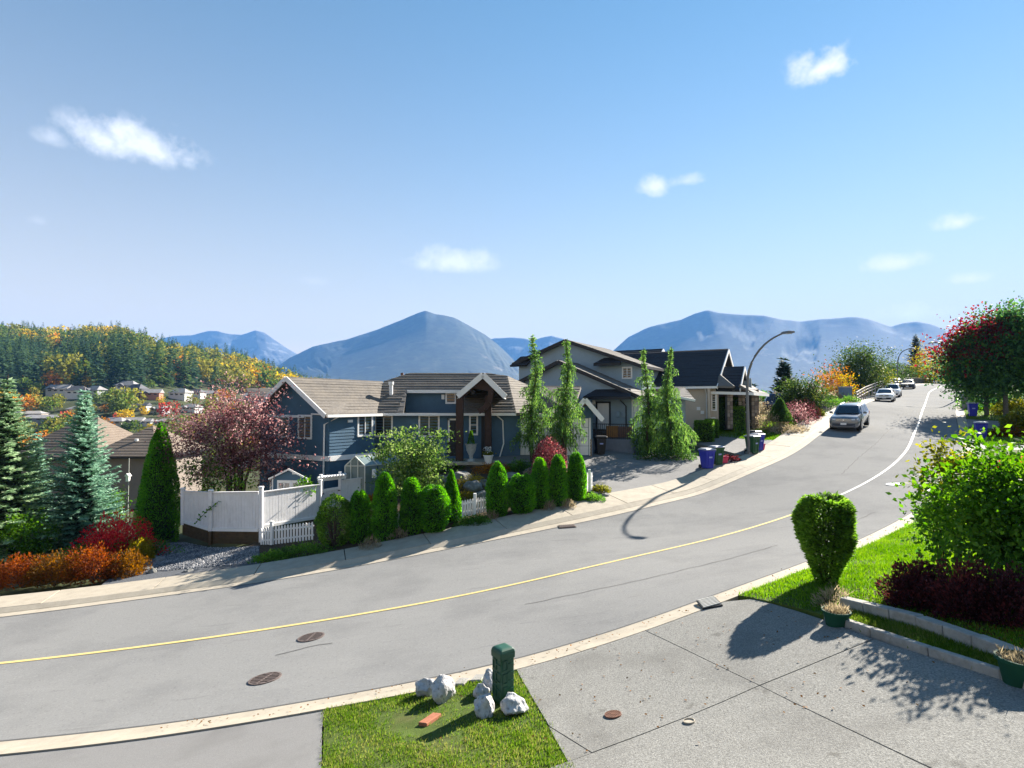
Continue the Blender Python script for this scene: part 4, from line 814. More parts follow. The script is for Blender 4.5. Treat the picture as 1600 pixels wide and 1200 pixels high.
# ============ white board fence, gate, pergola top, picket fence
wf = thing('privacy_fence', 'white weathered board privacy fence on a brown timber retaining base', 'fence', hit(404, 856))
FP = [(286, 768, 816, 27.6), (329, 770, 829, 26.3), (404, 769, 830, 25.8), (412, 769, 824, 25.9), (499, 757.5, 809, 28.2)]
def V2(px, py, Y): return at(px, py, Y)
def board_run(a, b, par, w=.14):
    pa_t, pa_b = V2(a[0], a[1], a[3]), V2(a[0], a[2], a[3]); pb_t, pb_b = V2(b[0], b[1], b[3]), V2(b[0], b[2], b[3]); L = (pb_b-pa_b).length; n = max(1, round(L/w)); rr = random.Random(int(a[0]))
    d = (pb_t-pa_t); d.z = 0; d.normalize(); nn = Vector((d.y, -d.x, 0))
    for i in range(n):
        u, v = (i+.025)/n, (i+.975)/n; o = nn*rr.uniform(0, .008); j = Vector((0, 0, rr.uniform(-.012, .012)))
        MB().prism([pa_b.lerp(pb_b, u)+o, pa_b.lerp(pb_b, v)+o, pa_t.lerp(pb_t, v)+o+j, pa_t.lerp(pb_t, u)+o+j], -nn*.025).build('board', WFEN, par)
    MB().bar(pa_t+Vector((0, 0, .02)), pb_t+Vector((0, 0, .02)), .12, .04).build('cap_rail', WFEN, par); MB().bar(pa_b+nn*.02+Vector((0, 0, .05)), pb_b+nn*.02+Vector((0, 0, .05)), .08, .13).build('bottom_rail', WHITE, par)
    MB().prism([pa_b-nn*.03, pb_b-nn*.03, pb_t-nn*.03, pa_t-nn*.03], -nn*.012).build('backing_board', WFEN, par)
    MB().bar(pa_b-nn*.08+Vector((0, 0, 1.1)), pb_b-nn*.08+Vector((0, 0, 1.1)), .05, .09).build('rail', WFEN, par); return pa_b, pb_b, nn
for i, (a, b) in enumerate(((0, 1), (1, 2), (3, 4))):
    pa_b, pb_b, nn = board_run(FP[a], FP[b], wf)
    if i < 2:
        L = (pb_b-pa_b)
        for k in range(4): z = -.14*k-.02; MB().bar(pa_b+Vector((0, 0, z-.07))-nn*.02, pb_b+Vector((0, 0, z-.07))-nn*.02, .09, .13).build('sleeper', TIMB, wf)
for (x, yt, yb, Y) in ((286, 765, 820, 27.6), (329.5, 768, 830, 26.25), (408, 763, 852, 25.75), (500, 752, 812, 28.3)):
    a = V2(x, yt, Y); b = V2(x, yb, Y); MB().bar(b, a, .15, .15).build('post', WFEN, wf); MB().box(a+Vector((0, 0, .05)), (.2, .2, .08)).build('post_cap', WHITE, wf, bevel=.02)
a = V2(329.5, 830, 26.2); MB().bar(a+Vector((0, -.03, -.6)), a+Vector((0, -.03, 0)), .14, .12).build('post', TIMB, wf)
gt = thing('garden_gate', 'white garden gate with dark hinges under a scalloped overhead beam', 'gate', hit(516, 800))
ga_, gb_ = at(501, 765, 28.6), at(531, 760, 29.3); dn = Vector((0, 0, -1.0))
for i in range(7): MB().prism([ga_.lerp(gb_, (i+.04)/7), ga_.lerp(gb_, (i+.96)/7), ga_.lerp(gb_, (i+.96)/7)+dn, ga_.lerp(gb_, (i+.04)/7)+dn], (0, .025, 0)).build('board', WFEN, gt)
for z in (-.08, -.9): MB().bar(ga_+Vector((0, -.03, z)), gb_+Vector((0, -.03, z)), .04, .1).build('rail', WHITE, gt)
for z in (-.2, -.7): MB().bar(gb_+Vector((.05, -.06, z)), gb_+Vector((-.25, -.06, z)), .02, .05).build('hinge', DARK, gt); MB().bar(ga_+Vector((-.05, -.06, z)), ga_+Vector((.2, -.06, z)), .02, .05).build('hinge', DARK, gt)
for q in (ga_, gb_): MB().bar(q+Vector((0, 0, -1.2)), q+Vector((0, 0, .75)), .13, .13).build('gate_post', WFEN, gt)
oa, ob = at(497, 750, 28.5), at(540, 745, 29.5); MB().bar(oa, ob, .1, .16).build('overhead_beam', WHITE, gt)
for i in range(9): q = oa.lerp(ob, (i+.5)/9); MB().tube([q+Vector((0, -.25, .12)), q+Vector((0, .25, .12))], .06, 6).build('scallop', WHITE, gt)
w2_ = thing('white_side_fence', 'white board fence right of the garden gate below the greenhouse', 'fence', hit(560, 800)); board_run((533, 751, 786, 29.3), (588, 744.5, 778, 30.6), w2_); MB().bar(at(584, 778, 30.4), at(600, 762, 31.2), .2, .2).build('slope_cap', WHITE, w2_)
def pickets(pts, label, grp='white picket fences along the hedge'):
    t = thing('picket_fence', label, 'fence', at(*pts[0][:2], pts[0][3]), grp)
    for (x0, t0, b0, Y0), (x1, t1, b1, Y1) in zip(pts[:-1], pts[1:]):
        A0, A1, B0, B1 = at(x0, t0, Y0), at(x0, b0, Y0), at(x1, t1, Y1), at(x1, b1, Y1); L = (B1-A1).length; n = max(2, round(L/.135))
        for i in range(n):
            u = (i+.5)/n; b = A1.lerp(B1, u); tp = A0.lerp(B0, u); d = (B1-A1); d.z = 0; d.normalize(); h = d*.042
            MB().prism([b-h, b+h, tp+h+Vector((0, 0, -.06)), tp, tp-h+Vector((0, 0, -.06))], (d.y*-.02, d.x*.02, 0)).build('picket', WHITE, t)
        for k in (.25, .75): MB().bar(A1.lerp(A0, k)+Vector((0, .035, 0)), B1.lerp(B0, k)+Vector((0, .035, 0)), .03, .07).build('rail', WHITE, t)
    return t
p_ = pickets([(406, 826, 851, 25.2), (424, 822, 851, 24.9), (490, 815, 843, 24.6)], 'white pointed picket fence at the foot of the board fence')
a = at(424, 851, 24.85); MB().bar(a, a+Vector((0, 0, 1.0)), .12, .12).build('post', WHITE, p_)
p_ = pickets([(721, 782, 808, 25.2), (741, 778, 804, 25.5), (762, 775, 799, 25.8)], 'short white picket fence showing between two tall cedars in mid hedge'); a = at(742, 806, 25.4); MB().bar(a, a+Vector((0, 0, .98)), .12, .12).build('post', WHITE, p_)
p_ = pickets([(917, 738, 768, 27.6), (926, 737, 766, 28.2)], 'end of white picket fence by the driveway, right of the last hedge cedar'); a = at(921, 768, 27.6); MB().bar(a, a+Vector((0, 0, 1.05)), .12, .12).build('post', WHITE, p_)
p_ = pickets([(618, 800, 824, 24.6), (624, 799, 823, 24.7)], 'sliver of white picket fence between the second and third tall hedge cedar'); p_ = pickets([(574, 808, 828, 24.), (580, 807, 827, 24.1)], 'sliver of white picket fence beside the first tall hedge cedar')
# ============ railing and panel fence up the hill
rl = thing('hillside_railing', 'grey metal guard railing along the sidewalk up the hill', 'railing', hit(1345, 628)); rt = [(1338, 613, 628, 60), (1352, 605, 619, 68), (1372, 597, 609, 78), (1395, 591, 601, 92)]
RL = M('weathered_rail', (.30, .27, .25), .6, .15, 3)
for (x0, t0, b0, Y0), (x1, t1, b1, Y1) in zip(rt[:-1], rt[1:]):
    A0, A1, B0, B1 = at(x0, t0, Y0), at(x0, b0, Y0), at(x1, t1, Y1), at(x1, b1, Y1)
    for k in (.35, .7, 1.): MB().bar(A1.lerp(A0, k), B1.lerp(B0, k), .07, .09).build('rail', RL, rl)
    for i in range(4): b = A1.lerp(B1, i/4); MB().bar(b+Vector((0, 0, -.4)), b.lerp(A0.lerp(B0, i/4), 1.), .09, .09).build('post', RL, rl)
pf_ = thing('panel_fence', 'long dark slatted fence with pale top rail at the crest of the road', 'fence', at(1440, 605, 105)); FW = F3+0
j0 = int(np.argmin(np.hypot(F3[:, 0]-58, F3[:, 1]-92))); j1 = min(len(F3)-7, j0+190)
ff = offset(F3, .5); PANM = M('dark_slat', (.05, .048, .05), .7)
for i in range(j0, j1, 6):
    a = gp(*ff[i]); b = gp(*ff[min(i+6, len(ff)-1)])
    for k in range(4): MB().bar(a+Vector((0, 0, .25+k*.3)), b+Vector((0, 0, .25+k*.3)), .04, .24).build('slat', PANM, pf_)
    MB().bar(a+Vector((0, 0, 1.42)), b+Vector((0, 0, 1.42)), .16, .1).build('top_rail', RL, pf_); MB().bar(a+Vector((0, 0, -.2)), a+Vector((0, 0, 1.4)), .14, .14).build('post', PANM, pf_)
# ============ houses of the valley
VH = [  # px, base py, width px, height px, walls, roof, label
 (95, 617, 30, 16, 0, 0), (122, 621, 26, 18, 0, 1), (150, 618, 24, 15, 1, 0), (70, 660, 40, 12, 2, 0), (200, 612, 26, 17, 0, 0), (214, 618, 24, 18, 3, 1), (237, 622, 26, 14, 4, 0), (282, 623, 26, 16, 0, 2),
 (308, 620, 20, 12, 0, 1), (325, 622, 24, 12, 1, 0), (300, 643, 24, 12, 0, 2), (180, 666, 32, 14, 5, 0), (210, 664, 26, 12, 0, 2), (232, 664, 26, 10, 0, 0), (262, 664, 26, 10, 5, 0), (222, 640, 20, 11, 1, 1), (250, 645, 22, 12, 1, 2), (52, 652, 30, 10, 5, 2), (20, 655, 26, 12, 0, 0), (120, 645, 22, 10, 5, 2), (396, 628, 26, 16, 0, 0), (8, 642, 22, 12, 4, 1)]
VW = [M('valley_white_wall', (.54, .53, .51), .8), M('valley_grey_wall', (.36, .37, .38), .8), M('valley_blue_grey_wall', (.22, .25, .30), .8), M('valley_dark_wall', (.10, .10, .11), .8), M('valley_brick_wall', (.38, .16, .11), .8), M('valley_tan_wall', (.44, .38, .31), .8)]
VR = [M('valley_grey_roof', (.24, .23, .23), .8, .15, .5), M('valley_dark_roof', (.09, .09, .10), .8, .15, .5), M('valley_pale_roof', (.28, .265, .255), .8, .15, .5)]
WNAME = ['white', 'pale grey', 'slate blue', 'dark', 'brick red', 'tan']; RNAME = ['grey', 'black', 'pale']
WHERE = ['leftmost house on the valley slope', 'between two white houses on the valley slope', 'beside the tall spruce top', 'long low roofs left above the brown house', 'highest in the cluster under the wood', 'one step below the topmost', 'at the right end of the cluster', 'alone left of the plum tree',
 'just left of the plum crown top', 'half hidden by the plum crown', 'right of the red tree by the plum crown', 'just above the brown house ridge', 'right of the yellow conifer above the brown roof', 'over the right hip of the brown house', 'low by the column cedar top', 'among valley trees under the wood cluster', 'beside the red round tree', 'above the left brown ridge', 'at the left edge above the spruce', 'between yellow trees left of the tall spruce', 'behind the plum crown, left of the navy house', 'at the far left edge by the yellow tree']
for k, (px, py, wpx, hpx, wm, rm) in enumerate(VH):
    q = hit(px, py, 120, 700); Y = q.y; w = 1.02*wpx/F*Y; h = 1.0*hpx/F*Y; d = w*.7; rz = .25*math.sin(k*2.3); hw = h*.58; Mx = Matrix.Translation(q)@Matrix.Rotation(rz, 4, 'Z')
    t = thing('valley_house', f'{WNAME[wm]} walled house with {RNAME[rm]} roof, {WHERE[k]}', 'house', q, 'houses across the valley')
    MB().box((0, 0, hw/2-1.5), (w, d, hw+3)).xf(Mx).build('wall', VW[wm], t)
    e = [Vector((-w*.56, -d*.58, hw)), Vector((w*.56, -d*.58, hw)), Vector((w*.56, d*.58, hw)), Vector((-w*.56, d*.58, hw))]; i_ = .28 if k % 3 else 0.
    ra_, rb_ = Vector((-w*.56+w*i_, 0, h)), Vector((w*.56-w*i_, 0, h))
    MB().add(e+[ra_, rb_], [(0, 1, 5, 4), (1, 2, 5), (2, 3, 4, 5), (3, 0, 4), (3, 2, 1, 0)]).xf(Mx).build('roof', VR[rm], t)
    if k % 2 == 0: MB().add([Vector((-w*.35, -d*.75, hw*.9)), Vector((w*.05, -d*.75, hw*.9)), Vector((-w*.15, -d*.75, hw*1.3)), Vector((-w*.35, 0, hw*.9)), Vector((w*.05, 0, hw*.9)), Vector((-w*.15, 0, hw*1.3))], [(0, 1, 2), (0, 2, 5, 3), (1, 4, 5, 2), (3, 5, 4), (0, 3, 4, 1)]).xf(Mx).build('gable_roof', VR[(rm+1) % 3], t)
    for j in range(3):
        for r_ in range(2):
            if hw < 4 and r_: continue
            c = Vector(((j-1)*w*.3, -d/2-.03, hw*(.72-.42*r_))); f_ = MB().box(c, (w*.16, .1, hw*.2)).xf(Mx).build('window', DARK if wm != 3 else WHITE, t)
# ------------------------------------------------------------------ vegetation
def rnd(n): return RNG.random(n)
def unit(n):
    v = RNG.normal(size=(n, 3)); return v/np.linalg.norm(v, axis=1)[:, None]
def norm(v): return v/(np.linalg.norm(v, axis=-1)[..., None]+1e-9)
def leafq(P, Dr, L, Wd, flat=None):
    """rhombic leaves: base P, direction Dr, length L, width Wd"""
    P = np.asarray(P, float); n = len(P); Dr = norm(np.asarray(Dr, float)); L = np.broadcast_to(L, (n,))[:, None]; Wd = np.broadcast_to(Wd, (n,))[:, None]
    u = unit(n) if flat is None else norm(np.asarray(flat)+.5*unit(n)); s = norm(np.cross(Dr, u)); m = norm(np.cross(s, Dr))
    mid = P+Dr*L*.45+m*L*.06
    return np.stack([P, mid+s*Wd/2, P+Dr*L, mid-s*Wd/2], 1)
def vnp(v): return np.array(tuple(v), float)
def plant(name, label, cat, loc, group=None): return thing(name, label, cat, loc, group)
def thuja(base, h, r, label, mat=None, n=None, kind='column', group=None, name='hedge_cedar', cat='conifer', lobes=0, trunk=True, bare=0):
    t = plant(name, label, cat, base, group); b = vnp(base); n = n or int(5200*h*r/.9)+2500
    th = rnd(n)*2*np.pi; z = rnd(n)**.9
    if kind == 'ball': prof = np.sqrt(np.clip(1-(2*np.clip(z, .02, .99)-1)**2, 0, 1))**.8
    elif kind == 'square': prof = np.clip(.22+1.35*z, 0, 1)*(1-.30*np.clip((z-.80)/.2, 0, 1)**2)*(1-.10*np.cos(th*2))
    elif kind == 'cone': prof = np.clip((1-z)*1.12, 0, 1)**.75*np.clip(z*6+.55, 0, 1)
    elif kind == 'bullet': prof = np.clip(1-z**1.7, 0, 1)**.62*np.clip(.82+z, 0, 1)
    else: prof = np.clip(1-z**3.6, 0, 1)**.5*np.clip(.72+z*1.3, 0, 1)
    lump = 1+.06*np.sin(th*3+z*9+b[0])+.05*np.sin(th*5-z*14+b[1])+.03*np.sin(z*37+th*2)
    rad = r*prof*lump*(1-.32*rnd(n)**2.2)
    P = np.stack([rad*np.cos(th), rad*np.sin(th), z*h*(.98+.03*np.sin(th*2+b[0]*3))], 1)
    o = np.stack([np.cos(th), np.sin(th), 0*th], 1)
    if bare:                                        # open front showing stems
        k = ~((np.abs(((th+np.pi/2+np.pi) % (2*np.pi))-np.pi) < .5) & (z < .55) & (z > .05) & (rnd(n) < bare)); P, o, z = P[k], o[k], z[k]; n = len(P)
    if kind == 'square': k = (z > .42) | (rnd(n) < .16+.9*z); P, o, z = P[k], o[k], z[k]; n = len(P)
    up_ = np.array([0, 0, 1.]); up_w = .25 if kind in ('ball', 'square') else .9
    d = o*(.8+.4*rnd(n))[:, None]+up_*up_w+.55*unit(n)
    npmesh('foliage', leafq(P+b, d, .075+.06*rnd(n), .035+.02*rnd(n)), mat or L_THUJA, t)
    m = MB(); zz = np.linspace(.04, .93, 9)
    pf2 = {'ball': lambda z: math.sqrt(max(0, 1-(2*z-1)**2))**.8, 'square': lambda z: min(1, .22+1.35*z), 'cone': lambda z: max(0, 1-z)**.75, 'bullet': lambda z: max(0, 1-z**1.7)**.62, 'column': lambda z: math.sqrt(max(0, 1-z**3.6))}[kind]
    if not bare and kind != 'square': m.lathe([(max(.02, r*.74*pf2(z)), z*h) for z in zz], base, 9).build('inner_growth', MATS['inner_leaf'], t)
    if trunk: MB().tube([Vector(base)-Vector((0, 0, .15)), Vector(base)+Vector((0, 0, h*.5))], [.05, .03], 6).build('trunk', BARK, t)
    if bare or kind == 'square':
        m = MB(); k = 14
        for i in range(k):
            a = 2*math.pi*i/k*1.7+.3; m.tube([Vector(base)+Vector((.05*math.cos(a), .05*math.sin(a), -.1)), Vector(base)+Vector((r*.35*math.cos(a), r*.35*math.sin(a), h*.35)), Vector(base)+Vector((r*.7*math.cos(a), r*.7*math.sin(a), h*.8))], [.022, .016, .008], 5)
        m.build('stem', BARK, t)
    return t
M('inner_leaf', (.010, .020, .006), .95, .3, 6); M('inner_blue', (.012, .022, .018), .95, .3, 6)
def spruce(base, h, r, label, mat, cat='spruce tree', name='spruce', dens=1., droop=.25, levels=None, ls=.21, sparse=0, group=None, bark=BARK):
    t = plant(name, label, cat, base, group); b = vnp(base); rr = np.random.default_rng(int(abs(b[0]*97+b[1]*13))); levels = levels or int(h/.24)
    Ps, Ds, Ls = [], [], []; br = MB()
    for i in range(levels):
        f = (i+.3)/levels; z = h*(.04+.94*f); L0 = r*(1-f)**.97+.06; nb = max(4, int((9-4*f)*dens)); ph = rr.uniform(0, 6.28)
        for k in range(nb):
            if sparse and rr.random() < sparse: continue
            a = ph+2*math.pi*k/nb+rr.uniform(-.25, .25); L = L0*rr.uniform(.7, 1.12); tilt = .5*f-droop+rr.uniform(-.08, .08)
            m = max(3, int(L/.055*dens)); s = (np.arange(m)+rr.random(m)*.8)/m; s = np.clip(s, .05, 1); rad = np.array([math.cos(a), math.sin(a), 0])
            pt = b+rad[None]*(s*L)[:, None]+np.array([0, 0, 1.])[None]*(z+tilt*s*L+.22*L*s**2*(droop > .1))[:, None]
            side = np.array([-math.sin(a), math.cos(a), 0]); sg = np.where(np.arange(m) % 2, 1, -1)[:, None]
            w = (ls*(1.15-.6*s))*rr.uniform(.8, 1.25, m)
            for off in (1.0, .55):
                d = rad*.75+side*sg*off*(1 if off == 1.0 else -1.2)+np.array([0, 0, 1.])*(.12+.3*rr.normal(size=(m, 1))); Ps.append(pt); Ds.append(d); Ls.append(w*(1.6 if off == 1.0 else 1.2))
            Ps.append(pt); Ds.append(rad[None]+.25*rr.normal(size=(m, 3))+np.array([0, 0, .35])); Ls.append(w)
            if i % 3 == 0 or sparse: br.tube([Vector(b)+Vector((0, 0, z)), Vector(pt[m//2]), Vector(pt[-1])], [.022, .014, .006], 4, False)
    P = np.concatenate(Ps); Dd = np.concatenate(Ds); L = np.concatenate(Ls)
    npmesh('foliage', leafq(P, Dd, L, L*.36, np.tile([0, 0, 1.], (len(P), 1))), mat, t)
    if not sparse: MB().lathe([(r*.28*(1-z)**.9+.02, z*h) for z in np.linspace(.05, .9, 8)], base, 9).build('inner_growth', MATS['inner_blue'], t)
    MB().tube([Vector(base)-Vector((0, 0, .3)), Vector(base)+Vector((0, 0, h*.55)), Vector(base)+Vector((0, 0, h))], [.03+h*.014, .02+h*.008, .012], 8).build('trunk', bark, t)
    if len(br.v): br.build('branch', bark, t)
    return t
def weeper(base, h, r, label, seed, bare=.18):
    t = plant('weeping_cedar', label, 'conifer', base, 'weeping cedars beside the driveway'); b = vnp(base); rr = np.random.default_rng(seed); Q = []; br = MB(); lv = int(h/.42)
    wob = lambda z: np.array([.16*math.sin(z*.9+seed), .12*math.cos(z*.7+seed*2), 0])*min(1, z)
    for i in range(lv):
        f = bare+(1-bare)*(i+.5)/lv; z = h*f; Lm = r*((1-f)/(1-bare))**1.05*(.85+.3*math.sin(i*2.1+seed))+.16; nb = 5 if f < .8 else 4; ph = rr.uniform(0, 6.28)
        for k in range(nb):
            a = ph+2*math.pi*k/nb+rr.uniform(-.45, .45); L = Lm*(rr.uniform(.4, .9) if rr.random() < .75 else rr.uniform(.95, 1.2)); rad = np.array([math.cos(a), math.sin(a), 0]); m = max(4, int(L/.05)); s = (np.arange(m)+.5)/m
            c0 = b+wob(z)+np.array([0, 0, z]); zz = L*(.38*s-.75*s*s); pt = c0+rad*(s*L)[:, None]+np.array([0, 0, 1.])*zz[:, None]
            br.tube([Vector(c0), Vector(pt[m//2]), Vector(pt[-1])], [.022, .013, .005], 4, False)
            for rep in range(2):
                hang = (.15+.85*rr.random(m)**1.3)*min(1.25, .30+.55*L)*(1-.25*s); jit = rr.normal(0, .045, (m, 3)); p = pt+jit
                for q in range(4):
                    d = np.array([0, 0, -1.])+.2*rr.normal(size=(m, 3))+rad*.15; st = p+np.array([0, 0, -1.])*(hang*q/4)[:, None]+.03*rr.normal(size=(m, 3)); Q.append(leafq(st, d, hang/4*1.5, .04+.035*rr.random(m)))
            d = rad+.5*rr.normal(size=(m, 3)); Q.append(leafq(pt, d, .15, .07))
    tip = b+wob(h)+np.array([0, 0, h]); n = 60; Q.append(leafq(tip-np.array([0, 0, 1.])*(rnd(n)*.9)[:, None], unit(n)+np.array([0, 0, -.2]), .16, .045))
    npmesh('foliage', np.concatenate(Q), L_CEDAR, t)
    MB().tube([Vector(b)-Vector((0, 0, .3))]+[Vector(b+wob(h*k/6)*(k > 0)+np.array([0, 0, h*k/6])) for k in range(7)], [.16, .15, .12, .10, .075, .05, .03, .012], 8).build('trunk', BARK, t); br.build('branch', BARK, t)
    return t
def crownpts(c, rad, K, m, spread, rr, flat=.8, shell=.55, low=-1.):
    u = rr.normal(size=(K, 3)); u /= np.linalg.norm(u, axis=1)[:, None]; u[:, 2] = np.maximum(u[:, 2], low); q = shell+(1-shell)*rr.random(K)
    ph = rr.uniform(0, 6.28, 4); lump = 1+.17*np.sin(u[:, 0]*4.1+ph[0])*np.cos(u[:, 2]*3.7+ph[1])+.14*np.sin(u[:, 1]*5.3+u[:, 2]*4+ph[2])
    C = np.array(c)+u*(q*lump)[:, None]*np.array(rad)*(1+.13*rr.normal(size=(K, 1)))
    P = np.repeat(C, m, 0)+rr.normal(size=(K*m, 3))*np.array([1, 1, flat])*np.repeat(spread*rr.uniform(.6, 1.3, K), m)[:, None]
    return C, P, np.repeat(u, m, 0)
def broadleaf(base, h, rad, label, mat, name='tree', cat='tree', K=70, m=60, leaf=.12, trunk_r=.1, stems=1, spread=None, low=-.8, cz=None, bark=BARK, group=None, flat=.75, lw=.55, shell=.5, lean=(0, 0), mat2=None, k2=None, droop=-.1):
    t = plant(name, label, cat, base, group); b = vnp(base); rr = np.random.default_rng(int(abs(b[0]*131+b[1]*17+h*7)) % 99991); cz = cz if cz is not None else h-rad[2]
    c = b+np.array([lean[0], lean[1], cz]); spread = spread or .22*max(rad[0], rad[2])
    C, P, O = crownpts(c, rad, K, m, spread, rr, flat, shell, low); n = len(P)
    d = O*.5+rr.normal(size=(n, 3))*.7+np.array([0, 0, droop]); Lf = leaf*rr.uniform(.65, 1.3, n); Q = leafq(P, d, Lf, Lf*lw)
    if mat2 is not None:
        k = k2(P-b); npmesh('foliage', Q[~k], mat, t); npmesh('turning_foliage', Q[k], mat2, t) if k.any() else None
    else: npmesh('foliage', Q, mat, t)
    tb = MB(); top = c+np.array([0, 0, rad[2]*.3])
    for s in range(stems):
        a = 6.28*s/stems+.7; off = np.array([math.cos(a), math.sin(a), 0])*(.0 if stems == 1 else 1); e = c+off*rad[0]*.35; e[2] = c[2]
        tb.tube([Vector(b+off*trunk_r*1.2)-Vector((0, 0, .25)), Vector(b+off*.12*rad[0]+np.array([0, 0, (cz)*.5])), Vector(e)], [trunk_r, trunk_r*.8, trunk_r*.4], 7, False)
    tb.build('trunk', bark, t); lb = MB()
    for i in range(0, K, max(1, K//26)):
        s0 = c+np.array([0, 0, -rad[2]*.55]); mid = s0*.5+C[i]*.5+np.array([0, 0, -.06*h]); lb.tube([Vector(s0), Vector(mid), Vector(C[i])], [trunk_r*.4, trunk_r*.22, trunk_r*.07], 5, False)
    lb.build('branch', bark, t); return t
def mound(base, rx, ry, h, label, mat, leaf=.06, n=3500, name='shrub', cat='shrub', group=None, lw=.5, upw=.5, rough=.2, flat=0, stems=True):
    t = plant(name, label, cat, base, group); b = vnp(base); rr = np.random.default_rng(int(abs(b[0]*71+b[1]*29+h*11)) % 9973); th = rr.random(n)*6.283; ph = np.arccos(rr.random(n)*1.0)
    lump = 1+rough*(np.sin(th*3+b[0])*.5+np.sin(th*7+ph*5+b[1])*.5+.6*np.sin(ph*9+th*4)); q = (1-.5*rr.random(n)**1.6)*lump
    P = np.stack([rx*q*np.sin(ph)*np.cos(th), ry*q*np.sin(ph)*np.sin(th), h*np.clip(q*np.cos(ph), 0, None)+.02], 1); O = np.stack([np.sin(ph)*np.cos(th), np.sin(ph)*np.sin(th), np.cos(ph)], 1)
    zg = ground(P[:, 0]+b[0], P[:, 1]+b[1])-G(b[0], b[1]) if not flat else 0*P[:, 0]; P[:, 2] += zg
    d = O+rr.normal(size=(n, 3))*.6+np.array([0, 0, upw]); Lf = leaf*rr.uniform(.6, 1.4, n); npmesh('foliage', leafq(P+b, d, Lf, Lf*lw), mat, t)
    if stems:
        m = MB()
        for i in range(10):
            a = 6.28*i/10+b[0]; m.tube([Vector(base)+Vector((0, 0, -.1)), Vector(base)+Vector((rx*.6*math.cos(a), ry*.6*math.sin(a), h*.65))], [.02, .006], 4, False)
        m.build('stem', BARK, t)
    return t
def bpx(px, py): return hit(px, py)
def sz(px_w, Y): return px_w/F*Y
# ---- clipped cedars along the far sidewalk
HED = [(558, 853, 774, 38, 'column', 'leftmost tall clipped cedar, right of the shrub with bare stems'), (598, 850, 746, 40, 'column', 'tall pointed clipped cedar, second tall one from the left of the hedge row'),
 (641, 840, 753, 36, 'column', 'clipped cedar just left of the lumpy round cedar'), (677, 838, 764, 50, 'ball', 'lumpy round cedar with a dark hollow, left half of hedge row'), (704, 820, 741, 38, 'cone', 'tapering cedar with twin tips beside the short white picket fence'),
 (777, 813, 728, 36, 'column', 'tall flat sided cedar right of the short white picket fence'), (816, 808, 746, 47, 'ball', 'ball shaped clipped cedar between two tall columns'), (844, 801, 721, 30, 'column', 'first of the three narrow cedar columns at the right end of the row'),
 (873, 797, 716, 29, 'column', 'middle of the three narrow cedar columns at the right end of the row'), (902, 788, 713, 31, 'column', 'last cedar column of the row, next to the driveway')]
for (px, pb, pt, w, kd, lb) in HED:
    q = bpx(px, pb); q = q+Vector((0, .3, .05)); h = sz(pb-pt, q.y); r = sz(w, q.y)/2*.90
    thuja(q, h, r, lb, kind=kd, group='clipped cedars along the far sidewalk', n=int(4200*h*r)+2600)
q = bpx(517, 862); h = sz(82, q.y); thuja(q+Vector((0, .5, .05)), h, sz(52, q.y)/2, 'overgrown boxy green shrub with bare stems showing, by the picket fence', L_BOX, 6500, 'ball', None, 'overgrown_shrub', 'shrub', bare=.93)
# ---- left conifers and garden
q = hit(248, 849); thuja(q, sz(184, q.y), sz(60, q.y)/2, 'broad tall green cedar left of the white fence', kind='bullet', n=19000, name='tall_cedar', cat='conifer'); 
q = hit(240, 848)+Vector((-.5, .9, 0)); thuja(q, sz(142, q.y), sz(54, q.y)/2, 'lower cedar beside the broad tall cedar', kind='bullet', n=9000, name='tall_cedar', cat='conifer')
q = at(126, 862, 29.); q.z = G(q.x, q.y); spruce(q, at(138, 603, 29).z-q.z, 2.5, 'blue green spruce with tall pointed top in front of the brown house', L_SPR, dens=1.35)
q = at(4, 880, 27.0); q.z = G(q.x, q.y); spruce(q, at(0, 585, 27).z-q.z, 3.5, 'large pale grey green spruce cut by the left edge', L_SPRG, dens=1.35, droop=.35)
q = at(56, 800, 36.); q.z = G(q.x, q.y); spruce(q, at(52, 672, 36).z-q.z, 1.4, 'slender dark small spruce between the two big spruces', L_SPR, dens=1.1)
q = hit(45, 868); q = at(45, 862, 26.); q.z = G(q.x, q.y); broadleaf(q, 2.3, (1.05, .8, .85), 'bright green leafy shrub under the left spruces', L_BRT, 'leafy_shrub', 'shrub', 40, 45, .14, .03, 4, low=-.9, cz=1.25)
q = at(178, 800, 31); q.z = G(q.x, q.y); broadleaf(q, 3.0, (.55, .5, 1.), 'slim yellow green shrub beside the dark cedar', L_BRT, 'leafy_shrub', 'shrub', 26, 40, .13, .03, 3, low=-.9)
q = hit(160, 884)+Vector((0, .8, 0)); mound(q, sz(62, q.y), .9, sz(62, q.y), 'bright red burning bush below the blue spruce', L_RED, .10, 6500, 'burning_bush', rough=.22)
for (px, py, w, h, m, lb) in ((14, 922, 44, 42, L_SPR2, 'rusty red spirea mound at the left edge by the sidewalk'), (66, 920, 40, 42, L_SPI, 'golden brown spirea mound by the sidewalk, second from the left'), (128, 914, 44, 46, L_SPR2, 'orange spirea mound in front of the red burning bush'), (182, 908, 30, 36, L_SPI, 'rust coloured low spirea at the right end of the mounds'), (206, 886, 16, 34, L_YEL, 'small yellowish shrub between spirea and boulders'), (22, 880, 24, 24, L_OLI, 'low olive green mound under the bright shrub')):
    q = hit(px, py)+Vector((0, .55, 0)); mound(q, sz(w, q.y), .65, sz(h, q.y), lb, m, .085, 4200, 'spirea_mound', group='autumn mounds along the left sidewalk')
q = hit(150, 890)+Vector((-.5, 1.6, 0)); mound(q, 2.6, 1.0, .8, 'dark green undergrowth beneath the spruces', L_GRN, .1, 5000, 'undergrowth', 'shrub')
q = at(370, 792, 29.5); q.z = G(q.x, q.y); hT = at(370, 603, 29.5).z-q.z
